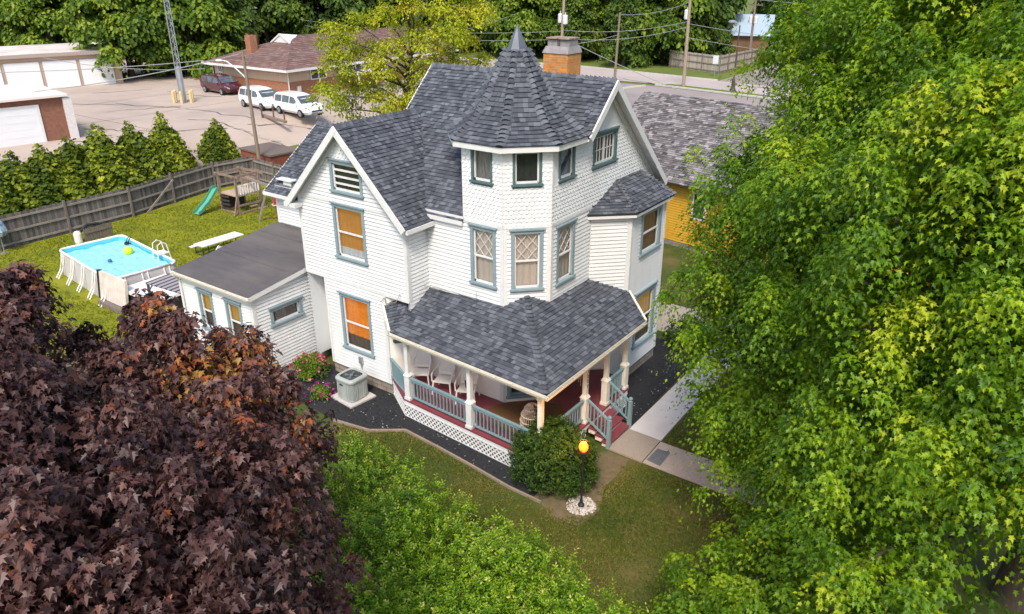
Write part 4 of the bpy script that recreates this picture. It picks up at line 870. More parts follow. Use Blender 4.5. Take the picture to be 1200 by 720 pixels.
# hot tub and its cover
t = thing('hot_tub', 'square hot tub with black sides and a cream cover beside the striped awning', 'hot tub', (-18.1, -1.5, 0)); mb = MB(); mb.box(-19.3, -2.3, 0, -16.9, -.35, .82); mb.build('tub_side', mat('tub_side', (.022, .018, .018), .6, (.03, .025, .024), 3, stretch=(1, 1, .1)), t)
mb = MB(); mb.hexa([(-19.38, -2.38, .82), (-16.84, -2.38, .82), (-16.84, -.27, .82), (-19.38, -.27, .82), (-19.36, -2.36, .93), (-16.86, -2.36, .93), (-16.86, -.29, .93), (-19.36, -.29, .93)]); mb.bar((-18.1, -2.36, .935), (-18.1, -.29, .935), .05, .012); mb.build('tub_cover', plastic_m, t)
mb = MB(); mb.box(-16.88, -1.1, .25, -16.86, -.5, .28); mb.build('latch', steel_m, t)
t = thing('cover_board', 'tall beige stained board standing upright at the near corner of the pool', 'board', (-19.8, -2.55, 0)); bd = mat('stained_board', (.60, .53, .47), .8, (.47, .40, .35), 1.4, col3=(.66, .60, .55), scale3=.9)
mb = MB(); mb.hexa([(-20.75, -2.62, .25), (-18.7, -2.62, .25), (-18.7, -2.5, .25), (-20.75, -2.5, .25), (-20.75, -2.45, 1.42), (-18.7, -2.45, 1.42), (-18.7, -2.33, 1.42), (-20.75, -2.33, 1.42)]); mb.build('board_face', bd, t)
mb = MB(); mb.bar((-20.82, -2.56, .22), (-20.82, -2.39, 1.46), .12, .17, up=(0, 1, 0)); mb.build('dark_edge', black_m, t)
mb = MB(); mb.bar((-20.6, -2.7, .13), (-18.7, -2.7, .13), .3, .2); mb.build('foot_rail', MATS['grey_wood'], t)
t = thing('awning', 'striped metal awning on dark posts beside the addition', 'awning', (-14.3, -2.4, 0)); mb = MB()
for k in range(16):
    x0 = -15.65+k*.165; zf = lambda x: 2.32+(x+15.65)*.06
    mb.hexa([(x0, -3.15, zf(x0)-.03), (x0+.165, -3.15, zf(x0)-.03), (x0+.165, -.6, zf(x0)+.10), (x0, -.6, zf(x0)+.10), (x0, -3.15, zf(x0)+.015*(k % 2)), (x0+.165, -3.15, zf(x0)+.015*(k % 2)), (x0+.165, -.6, zf(x0)+.13+.015*(k % 2)), (x0, -.6, zf(x0)+.13+.015*(k % 2))], k % 2)
mb.build('awning_top', mat('awning_stripe', (.05, .045, .05), .6, (.30, .27, .28), attr=True), t)
for y in (-3.1, -.7): mb = MB(); mb.box(-15.6, y-.04, 0, -15.52, y+.04, 2.32); mb.bar((-15.56, y, 2.0), (-15.2, y, 2.33), .04, .04); mb.build('post', metalcap_m, t)
slab('patio', [(-16.9, -3.6), (-13.0, -3.6), (-13.0, .9), (-16.9, .9)], .03, concrete_m)
# picnic table
t = thing('picnic_table', 'long white folding picnic table with bench seats and dark legs on the back lawn', 'picnic table', (-22.05, 4.26, 0)); mb = MB(); mb.box(-22.42, 3.06, .71, -21.65, 5.46, .755); mb.build('table_top', plastic_m, t)
for x0 in (-23.05, -21.3): mb = MB(); mb.box(x0, 3.15, .43, x0+.28, 5.4, .465); mb.build('bench', plastic_m, t)
for y in (3.45, 5.05):
    for x0, x1 in ((-22.3, -22.95), (-21.8, -21.12)): mb = MB(); mb.tube([(x0, y, .71), (x0, y, .04), (x1, y, .02), (x1, y, .43)], .024, 5); mb.build('leg', black_m, t)
t = thing('lounge_chair', 'grey striped folding lounge chair beside the picnic table', 'lounge chair', (-20.4, 2.6, 0)); mb = MB(); mb.hexa([(-20.9, 1.7, .3), (-20.3, 1.7, .3), (-20.3, 3.0, .34), (-20.9, 3.0, .34), (-20.9, 1.7, .33), (-20.3, 1.7, .33), (-20.3, 3.0, .37), (-20.9, 3.0, .37)]); mb.hexa([(-20.9, 3.0, .34), (-20.3, 3.0, .34), (-20.3, 3.04, .34), (-20.9, 3.04, .34), (-20.9, 3.45, .85), (-20.3, 3.45, .85), (-20.3, 3.49, .85), (-20.9, 3.49, .85)]); mb.build('sling', mat('grey_sling', (.22, .23, .24), .8, (.4, .4, .41), 12, stretch=(8, .2, 1)), t)
for x in (-20.92, -20.28): mb = MB(); mb.tube([(x, 1.72, 0), (x, 1.72, .32), (x, 3.0, .36), (x, 3.47, .86)], .02, 5); mb.tube([(x, 2.9, .34), (x, 3.0, 0)], .02, 5); mb.build('frame', plastic_m, t)
# play set
t = thing('play_set', 'weathered wooden climbing frame with a green slide, railed deck and swing beam', 'play set', (-27.7, 9.7, 0)); X0, X1, Y0, Y1 = -28.5, -26.85, 8.9, 10.5
for x, y in ((X0, Y0), (X1, Y0), (X1, Y1), (X0, Y1)): mb = MB(); mb.box(x-.055, y-.055, 0, x+.055, y+.055, 2.3); mb.build('post', newwood_m, t)
mb = MB(); mb.box(X0, Y0, 1.05, X1, Y1, 1.13); mb.build('deck', mat('deck_boards', (.46, .34, .25), .8, (.38, .27, .2), 4, stretch=(1, 9, 1)), t)
for p, q in (((X0-.3, Y0), (X1+.3, Y0)), ((X0-.3, Y1), (X1+.5, Y1)), ((X0, Y0-.2), (X0, Y1+.2)), ((X1, Y0-.2), (X1, Y1+.2))): mb = MB(); mb.bar((*p, 2.25), (*q, 2.25), .06, .12); mb.build('top_beam', newwood_m, t)
for s, (p, q) in enumerate((((X1, Y0), (X1, Y1)), ((X0, Y1), (X1, Y1)))):
    mb = MB()
    for k in range(9): u = (k+.5)/9; x, y = p[0]+(q[0]-p[0])*u, p[1]+(q[1]-p[1])*u; mb.box(x-.035, y-.035, 1.15, x+.035, y+.035, 1.68)
    mb.bar((*p, 1.68), (*q, 1.68), .05, .09); mb.build('slat_rail', plastic_m if s == 0 else newwood_m, t)
mb = MB()
for k in range(5): mb.bar((X0, Y1+.03, 1.25+k*.2), (X1, Y1+.03, 1.25+k*.2), .03, .12)
mb.build('back_slats', newwood_m, t)
mb = MB(); mb.bar((X1+.05, Y0, .08), (X1+.05, 11, .08), .1, .1); mb.bar((X0, Y0-.05, .08), (X1, Y0-.05, .08), .1, .1); mb.bar((X1+.08, 8.5, .0), (X1, Y0, 1.1), .08, .1); mb.bar((X1+.05, Y0, .55), (X1+.05, Y1, .5), .06, .1); mb.build('base_frame', newwood_m, t)
mb = MB(); mb.box(X0-.03, Y0+.05, .05, X0+.03, Y1-.05, 1.05)
for k in range(4): mb.bar((X0+.05, Y0-.06, .2+k*.24), (X0+.9, Y0-.06, .25+k*.24), .04, .1)
mb.build('climbing_wall', mat('dark_boards', (.05, .04, .035), .9), t)
mb = MB(); path = [(9.0, 1.32), (8.75, 1.28), (8.5, 1.05), (8.2, .72), (7.95, .52), (7.75, .40), (7.5, .18), (7.3, .12)]
for i in range(len(path)-1):
    (ya, za), (yb, zb2) = path[i], path[i+1]; xa = xb = -28.75
    for (u0, h0), (u1, h1) in (((-.27, .16), (-.22, 0)), ((-.22, 0), (.22, 0)), ((.22, 0), (.27, .16))): mb.poly([(xa+u0, ya, za+h0), (xa+u1, ya, za+h1), (xb+u1, yb, zb2+h1), (xb+u0, yb, zb2+h0)], 1 if abs(u0) < .25 and abs(u1) < .25 else .2)
    for u in (-.27, .25): mb.hexa([(xa+u, yb, zb2-.02), (xa+u+.03, yb, zb2-.02), (xa+u+.03, ya, za-.02), (xa+u, ya, za-.02), (xa+u, yb, zb2+.17), (xa+u+.03, yb, zb2+.17), (xa+u+.03, ya, za+.17), (xa+u, ya, za+.17)], .6)
mb.build('slide', mat('slide_green', (.02, .16, .10), .4, (.10, .34, .24), attr=True), t)
mb = MB(); mb.bar((X1, 9.6, 2.12), (-24.4, 9.35, 2.05), .09, .14); mb.build('swing_beam', fencerail_m, t)
for y in (8.65, 10.05): mb = MB(); mb.bar((-24.75, y, 0), (-24.5, 9.36, 2.05), .07, .09); mb.build('swing_leg', fencerail_m, t)
for x in (-26.2, -25.4):
    mb = MB(); mb.tube([(x, 9.3, 2.05), (x, 9.3, .55)], .012, 4); mb.tube([(x, 9.7, 2.05), (x, 9.7, .55)], .012, 4); mb.hexa([(x-.1, 9.26, .52), (x+.1, 9.26, .52), (x+.1, 9.74, .52), (x-.1, 9.74, .52), (x-.1, 9.26, .56), (x+.1, 9.26, .56), (x+.1, 9.74, .56), (x-.1, 9.74, .56)]); mb.build('swing', newwood_m, t)
red_toy = mat('red_plastic', (.52, .03, .03), .4)
t = thing('toy_hoop', 'red plastic toy basketball hoop on a dark stand by the back corner of the house', 'toy hoop', (-24.6, 10.0, 0)); mb = MB(); mb.bar((-24.9, 9.2, .04), (-24.1, 10.2, .04), .16, .07); mb.tube([(-24.45, 9.75, .05), (-24.45, 9.8, .9)], .05, 7); mb.build('stand', mat('dark_red', (.14, .03, .03), .6), t)
mb = MB(); rbox(mb, (-24.45, 9.85), .05, .36, .82, 1.28, R(25)); mb.build('backboard', red_toy, t); mb = MB(); mb.tube([(-24.3+.2*math.cos(a), 9.6+.2*math.sin(a), .9) for a in [k*.45 for k in range(15)]], .02, 5); mb.build('ring', plastic_m, t)
mb = MB(); mb.lathe((-31.0, -2.2, 0), [(.2, 0), (.2, .04), (.03, .06), (.03, 1.5)], 8); tt = thing('folded_umbrella', 'blue and white folded garden umbrella by the fence at the left edge', 'umbrella', (-31.0, -2.2, 0)); mb.build('pole', steel_m, tt)
mb = MB(); mb.lathe((-31.0, -2.2, 0), [(.30, .95), (.42, 1.2), (.30, 1.6), (.04, 2.0)], 8); mb.build('canopy', mat('blue_canopy', (.06, .17, .30), .7, (.5, .55, .6), 6), tt)

# ------------------------------------------------------------------ foliage machinery
def half_leaf(pts): return pts
MAPLE = [(0, 0), (.12, -.10), (.40, -.02), (.19, .20), (.58, .50), (.22, .42), (.15, .62), (0, 1.05)]
MAPLE2 = [(0, 0), (.14, -.10), (.45, .02), (.24, .22), (.61, .53), (.28, .47), (.20, .66), (0, 1.08)]
GREEN = [(0, -.05), (.40, -.02), (.22, .22), (.53, .50), (.22, .49), (.15, .68), (0, 1.06)]
CLUMP = [(0, -.1), (.35, .0), (.22, .25), (.5, .45), (.25, .6), (.3, .9), (0, 1.0)]
LANCE = [(0, 0), (.24, .35), (.2, .7), (0, 1.0)]
def leaf_mesh(name, pos, nrm, tip, size, v, m, parent, shape=MAPLE, fold=.18, curl=.35):
    k = len(shape); N = len(pos); tip = tip-nrm*np.sum(tip*nrm, 1, keepdims=True); tip /= np.linalg.norm(tip, axis=1, keepdims=True)+1e-9; side = np.cross(tip, nrm)
    sh = np.array(shape, float); V = np.zeros((N, 2*k, 3), np.float32)
    for h, sg in ((0, 1), (1, -1)):
        for i in range(k):
            x, y = sh[i]; z = fold*abs(x)-curl*(x*x+max(0, y-.25)**2)
            V[:, h*k+i] = pos+(side*(sg*x)+tip*(y-.3)+nrm*z)*size[:, None]
    V = V.reshape(-1, 3); base = (np.arange(N)*2*k)[:, None]; a = base+np.arange(k)[None]; b = base+k+np.arange(k)[::-1][None]
    loops = np.concatenate([a, b], 1).reshape(-1).astype(np.int32)
    off = wloc(parent) if parent else Vector((0, 0, 0)); V = V-np.array(off, np.float32)
    me = bpy.data.meshes.new(name); me.vertices.add(len(V)); me.vertices.foreach_set('co', V.ravel()); me.loops.add(len(loops)); me.loops.foreach_set('vertex_index', loops)
    me.polygons.add(2*N); me.polygons.foreach_set('loop_start', np.arange(2*N, dtype=np.int32)*k); me.materials.append(m)
    at = me.attributes.new('v', 'FLOAT', 'FACE'); at.data.foreach_set('value', np.repeat(np.clip(v, 0, 1), 2).astype(np.float32)); me.update(calc_edges=True); me.validate()
    o = bpy.data.objects.new(name, me); COL.objects.link(o)
    if parent: o.parent = parent
    return o
def unit(a): return a/(np.linalg.norm(a, axis=-1, keepdims=True)+1e-9)
def sprays(blobs, per_r2, leaves, spread, lsize, g, flat=.45, droop=.5, out_w=.7, vmu=.4, vs=.2, vl=.13, shell=(.55, 1.05), bottom=-.55, center=None, tipz=-.55, nrand=.36, lv=(.6, 1.2)):
    """leaf positions: every blob is a branch end carrying twigs, every twig a layered fan of leaves"""
    Pn, Nn, Tn, Sn, Vn = [], [], [], [], []
    for (x, y, z, r) in blobs:
        n = max(3, int(per_r2*r*r)); d = unit(g.normal(size=(n*2, 3))); d = d[d[:, 2] > bottom][:n]; n = len(d); rad = r*g.uniform(*shell, size=(n, 1)); c = np.array((x, y, z))+d*rad*np.array((1, 1, .85))
        if center is not None: dd = unit(c-np.array(center)); d = unit(d+.6*dd)
        sn = unit(d*out_w+np.array((0, 0, 1.0))+g.normal(size=(n, 3))*.25); vb = g.normal(vmu, vs*.8); sv = vb+g.normal(0, vs, size=n)
        q = g.normal(size=(n, leaves, 3)); q -= sn[:, None]*np.sum(q*sn[:, None], 2, keepdims=True)*(1-flat*.5); rr_ = np.linalg.norm(q, axis=2, keepdims=True); off = q*spread*.6
        off[:, :, 2] -= droop*spread*.35*rr_[:, :, 0]**2*.5
        P_ = c[:, None]+off; tip = unit(unit(q)+d[:, None]*.5+np.array((0, 0, tipz))+g.normal(size=q.shape)*.35); nn = unit(sn[:, None]*.9+unit(q)*.45+g.normal(size=q.shape)*nrand)
        Pn.append(P_.reshape(-1, 3)); Nn.append(nn.reshape(-1, 3)); Tn.append(tip.reshape(-1, 3)); Sn.append(g.uniform(*lv, size=n*leaves)*lsize); Vn.append((sv[:, None]+g.normal(0, vl, size=(n, leaves))).ravel())
    return [np.concatenate(a) for a in (Pn, Nn, Tn, Sn, Vn)]
def shoots(blobs, per_r2, k, L, lsize, g, up=1.0, v0=.25, v1=.5, vs=.12, bottom=-.35, shell=(.75, 1.0)):
    """upright leafy shoots on the outside of shrub mounds, paler towards their tips"""
    Pn, Nn, Tn, Sn, Vn = [], [], [], [], []
    for (x, y, z, r) in blobs:
        n = max(4, int(per_r2*r*r)); d = unit(g.normal(size=(n*2, 3))); d = d[d[:, 2] > bottom][:n]; n = len(d); c = np.array((x, y, z))+d*r*g.uniform(*shell, size=(n, 1)); ax = unit(d*.7+np.array((0, 0, up))+g.normal(size=(n, 3))*.28); ln = L*g.uniform(.5, 1.3, (n, 1))
        t_ = (np.arange(k)+.5)/k; pe = unit(np.cross(ax, g.normal(size=(n, 3)))); pf = np.cross(ax, pe); an = np.arange(k)*2.4; rd = pe[:, None]*np.cos(an)[None, :, None]+pf[:, None]*np.sin(an)[None, :, None]
        P_ = c[:, None]+ax[:, None]*(t_[None, :]*ln)[:, :, None]+rd*lsize*.35; tip = unit(rd*(1-.5*t_)[None, :, None]+ax[:, None]*(.35+.7*t_)[None, :, None]+g.normal(size=rd.shape)*.25); nn = unit(ax[:, None]*.9-rd*.5+g.normal(size=rd.shape)*.3)
        Pn.append(P_.reshape(-1, 3)); Nn.append(nn.reshape(-1, 3)); Tn.append(tip.reshape(-1, 3)); Sn.append((g.uniform(.7, 1.2, (n, k))*lsize*(1.05-.4*t_)[None]).ravel()); Vn.append((v0+g.normal(0, vs, (n, 1))+v1*t_[None]**1.5+g.normal(0, .1, (n, k))).ravel())
    return [np.concatenate(a) for a in (Pn, Nn, Tn, Sn, Vn)]
def rampleaf(name, stops, trans=.3, rough=.45, spec=.35):
    m = leafmat(name, (0, 0, 0), (1, 1, 1), trans, rough, None, spec); t = m.node_tree; mx = [n for n in t.nodes if n.type == 'MIX'][0]; at = [n for n in t.nodes if n.type == 'ATTRIBUTE'][0]
    rp = t.nodes.new('ShaderNodeValToRGB'); cr = rp.color_ramp
    while len(cr.elements) < len(stops): cr.elements.new(.5)
    for e, (p, c) in zip(cr.elements, stops): e.position = p; e.color = (*c, 1)
    t.links.new(at.outputs['Fac'], rp.inputs[0])
    for l in list(t.links):
        if l.from_node == mx: dst = l.to_socket; t.links.remove(l); t.links.new(rp.outputs[0], dst)
    return m
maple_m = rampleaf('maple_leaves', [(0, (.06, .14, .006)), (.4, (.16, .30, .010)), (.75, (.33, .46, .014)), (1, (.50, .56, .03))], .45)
purple_m = rampleaf('purple_leaves', [(0, (.030, .014, .016)), (.45, (.080, .036, .032)), (.74, (.145, .072, .062)), (.82, (.20, .062, .030)), (.95, (.38, .105, .028)), (1, (.36, .20, .05))], .25, .45, .4)
hedge_m = rampleaf('hedge_leaves', [(0, (.05, .12, .008)), (.45, (.17, .33, .012)), (.78, (.34, .47, .025)), (1, (.66, .62, .18))], .42)
bush_m = rampleaf('bush_leaves', [(0, (.015, .042, .004)), (.6, (.045, .10, .006)), (1, (.13, .20, .014))], .3)
wood1_m = rampleaf('woods_leaves', [(0, (.03, .065, .010)), (.5, (.075, .14, .014)), (1, (.18, .25, .025))], .35, .6)
wood2_m = rampleaf('bright_woods_leaves', [(0, (.05, .105, .008)), (.5, (.13, .22, .014)), (1, (.27, .34, .03))], .35, .6)
yellow_m2 = rampleaf('yellow_green_leaves', [(0, (.18, .23, .010)), (.5, (.40, .45, .016)), (.95, (.60, .60, .04)), (1, (.50, .36, .03))], .5, .55)
conif_m = rampleaf('arborvitae_leaves', [(0, (.05, .09, .006)), (.5, (.16, .215, .010)), (1, (.40, .42, .025))], .35, .6)
def trunk_limbs(t, base, r, blobs, top, m, every=1, rl=.05, fork=.45):
    mb = MB(); b0 = Vector(base); tp = Vector(top); n = 7
    pts = [b0+(tp-b0)*k/n+Vector((math.sin(k*1.7)*.12, math.cos(k*2.3)*.12, 0))*(1 if k else 0) for k in range(n+1)]; mb.tube([b0-Vector((0, 0, .2))]+pts, [r*1.5, r*1.15]+[r*(1-.75*k/n) for k in range(1, n+1)], 10)
    for i, (x, y, z, rb) in enumerate(blobs):
        if i % every: continue
        e = Vector((x, y, z)); f = min(.95, max(fork*.5, (z-b0.z)/(tp.z-b0.z)*.75)); s = b0+(tp-b0)*f; mid = (s+e)/2+Vector((random.uniform(-.3, .3), random.uniform(-.3, .3), random.uniform(.1, .5))); mb.tube([s, mid, e], [rl*1.8, rl*1.1, rl*.4], 5)
    return mb.build('trunk', m, t, smooth=True)
G_BL = [(8.8,-0.5,14.5,1.08),(9.9,-1.6,14.2,1.13),(10.9,-2.1,14.4,0.98),(11.5,-1.8,14.2,0.86),(12.1,-1.9,14.2,1.22),(6.5,2.7,13.6,1.14),(8.3,0.2,13.5,1.18),(9.3,-1.9,13.4,1.19),(9.9,-2,13.5,0.97),(10.9,-2.9,13.6,1.1),(11.6,-2.5,13.6,1.08),(12.3,-3.1,13.6,1.24),(7.9,-0.5,12.7,0.94),(8.8,-1.7,12.9,1.19),(10.8,-3.7,12.7,1.12),(6.2,0.9,11.4,1.01),(8.1,-1.7,11.6,0.99),(8.8,-2.4,12,1.08),(10.1,-4.2,11.9,1.18),(10.7,-4.6,12.2,0.95),(11.4,-4.4,12.2,0.89),(12.1,-5,12.3,0.92),(6.8,-0.2,10.5,0.93),(8.1,-2,10.9,0.99),(9.4,-4.2,11.2,1.02),(10.4,-5.7,11.4,1.06),(10.9,-5.6,11.7,1.16),(11.4,-5.7,11.7,1.02),(12.2,-5.4,11.8,0.96),(5.6,-0.3,9.2,1.05),(7.5,-2.5,9.8,1.2),(8.3,-4,10,1.16),(9.6,-4.8,10.5,1.12),(10.5,-5.6,10.8,1.12),(11.1,-5.9,10.9,1.06),(11.8,-5.5,11,0.99),(6.1,-1.5,8.4,0.96),(7.4,-2.8,8.7,1.11),(8.6,-4.3,9.6,1.02),(9.8,-5.7,10.1,1.07),(10.5,-5.3,10,0.9),(11.1,-5.7,10.1,1.14),(11.8,-5.4,10.3,0.99),(12.4,-5.6,10.4,0.98),(12.9,-6,10.5,0.85),(5.7,-1.8,6.6,0.93),(7.9,-3.6,8,1.2),(8.5,-4.3,8.3,1.05),(9.5,-5.4,9,1.22),(11.3,-5.8,9.4,1),(11.9,-6.2,9.7,0.94),(12.5,-5.5,9.7,1.1),(6.4,-2.5,5.9,0.87),(8.4,-4.3,7.1,0.98),(9.7,-5.6,8.4,1.1),(10.6,-6,8.7,0.86),(11.9,-6.2,9.2,1.14),(13.2,-5.7,9.3,0.97),(7.4,-3.2,5.1,0.88),(9.5,-5.5,6.9,1.04),(10.2,-5.9,7.5,1.21),(11,-6.1,7.8,0.9),(11.7,-6.7,8.4,0.88),(12.3,-5.8,8.4,1.16),(13,-5.9,8.7,1.12),(8.9,-4.3,5.1,1.15),(9.4,-5.5,6.1,0.96),(10.3,-6.1,6.9,1.01),(11.4,-7,7.5,0.91),(11.9,-6.5,7.6,1.12),(13.1,-6.6,8.3,1.05),(8.1,-3.4,3.1,1.19),(9.4,-4.6,4.3,1.13),(10.1,-5.8,5.5,1.09),(12.9,-7.2,7.7,0.93),(13.4,-6.7,7.7,1.13),(7.5,-4.4,2.2,0.99),(8.8,-5,3.3,0.87),(10.5,-7,5.4,1.2),(8.3,-5.9,2.1,1.14),(9.5,-6.9,3.3,1.2),(10.1,-7.2,4.3,0.91),(10.8,-7.7,5.3,0.95),(8.8,-6.2,1.6,0.97),(10.4,-7.4,3.5,1.24),(10.8,-8.1,4.2,1.05),(6.8,4.1,14.1,1.08),(7.9,2.2,14.1,1.11),(9.5,0.5,14.2,0.99),(10.9,0.4,14,1.17),(11.6,0.1,14,1.28),(7,3.3,12.7,1.35),(8.1,1,12.7,1.05),(9.4,-0.1,12.9,1.05),(10.7,-1.4,13,1.17),(11.7,-1.2,13,1.21),(12.5,-0.9,13,1.28),(6.6,2.2,11.6,0.98),(7.7,0.4,11.8,1.2),(9.3,-1.3,11.9,1.05),(10.6,-2.2,11.9,1.38),(11.3,-1.9,12.2,1.28),(12.4,-2.5,12,1.25),(7,1.3,10.4,1.02),(8.1,-0.2,10.7,1.06),(9.9,-2.8,10.8,1),(10.7,-3,11.3,1.06),(11.7,-3.2,11.4,1.4),(12.6,-2.7,11.3,1.41),(5.8,0.9,8.7,1.21),(7.3,-1.4,9.4,1.21),(9.2,-2.8,9.7,1.43),(10.2,-3.4,9.9,1.36),(11.3,-2.5,9.9,1.2),(12,-3,10.3,1.4),(12.8,-3.4,10.7,1.21),(6,0.4,7,1.29),(7.4,-1.7,7.9,1.01),(9,-2.9,8.9,1.17),(10.2,-3.5,9,1.1),(11.2,-2.9,9.3,1.04),(12,-3,9.4,1.11),(13,-3,9.4,1.27),(6.3,-0.2,5.3,1.25),(7.2,-1.7,6.7,1.14),(8.9,-2.9,7.2,1.15),(10.2,-3.9,7.8,1.33),(11.3,-3.6,8.3,1.02),(12.4,-3.2,8.4,1.12),(13.2,-3.2,8.5,1),(7.4,-1.4,4.9,1.34),(8.6,-2.9,5.7,1.41),(9.7,-3.3,6.2,0.98),(11,-3.8,6.8,1.34),(12,-4.1,7.7,1.05),(12.8,-3.7,7.6,1.07),(13.8,-3.4,7.7,1.16),(7.7,-1.3,3.2,1.4),(8.6,-3.2,4.4,1.31),(9.9,-4.1,5.4,1.05),(11.2,-4.7,6.3,1.22),(12.1,-4,6.2,1.02),(13,-4.1,6.9,1.32),(13.9,-4,6.8,1.28),(8.5,-2,1.9,1.14),(9.5,-3.5,3.5,1.01),(12.8,-4.8,5.9,1.36),(13.6,-4.5,6,1.43),(7.9,-4,1.6,1.07),(9.3,-5.2,3.2,1.2),(10.4,-5.8,3.8,1.11),(10.2,-5.4,1.8,1.37),(11.1,-5.8,3.2,1.31),(5.3,8.5,14.8,1.2),(8.1,5.5,14.3,1.28),(10.6,3.5,14.5,1.49),(12.2,3.3,14.1,1.4),(6,5.7,12,1.4),(7.8,3.9,12.2,1.55),(10.4,2.5,12.6,1.44),(12,2.1,12.7,1.16),(6.3,4.8,9.8,1.58),(8.4,1.8,10.4,1.6),(10.8,1.1,10.6,1.15),(12.4,0.9,10.8,1.13),(4.7,3.6,6.9,1.17),(7.1,1.4,7.8,1.12),(9.6,0.3,8.8,1.46),(11.7,0.5,8.9,1.45),(13.5,0.7,9.2,1.35),(4.9,2.6,3.9,1.35),(7.2,1,5.3,1.31),(10,-0.2,6.6,1.46),(11.9,-0.2,7.1,1.33),(13.4,-0.6,7.5,1.27),(6.6,1.9,2.1,1.56),(8.3,0.2,3.3,1.56),(10.9,-1,5.2,1.2),(12.7,-1.2,5.8,1.42),(14.2,-1.2,6.2,1.53),(9.7,-1.1,1.7,1.34),(13.5,-2.2,4.5,1.17),(15,-1.6,4.8,1.32),(6.4,0.6,12.4,0.89),(6.3,2.1,12.3,0.78),(6.3,0.6,11.7,0.85),(6.5,1.3,11.4,0.72),(6.9,-0.3,11.2,0.85),(7,0.9,10.9,0.77),(6.6,-0.3,10.2,0.78),(6.8,0.6,10.4,0.76),(6.1,-0.7,9.7,0.93),(6.1,0.3,9.4,0.82),(5.9,-1.3,9,0.92),(5.9,0.2,8.7,0.93),(5.8,-1,8,0.93),(6,-0.3,8.1,0.94),(5.8,-1.8,7.5,0.81),(5.9,-0.4,7.2,0.93),(5.8,-1.8,6.7,0.83),(5.9,-1,6.7,0.78),(5.9,-1.8,5.9,0.81),(6.2,-1.3,5.8,0.84),(6.2,-1.9,5.4,0.86),(6.4,-1.3,5,0.74),(7,-2.7,4.8,0.91),(7.3,-1.5,4.5,0.92),(7,-2.8,4,0.9),(7.1,-1.7,3.9,0.81),(7.2,-3.2,3.7,0.76),(7.6,-2.3,3.5,0.94),(7.8,-5.3,2.6,0.83),(8.1,-4.4,2.2,0.92),(8.1,-5.7,2.4,0.94),(8.1,-4.8,1.6,0.81)]
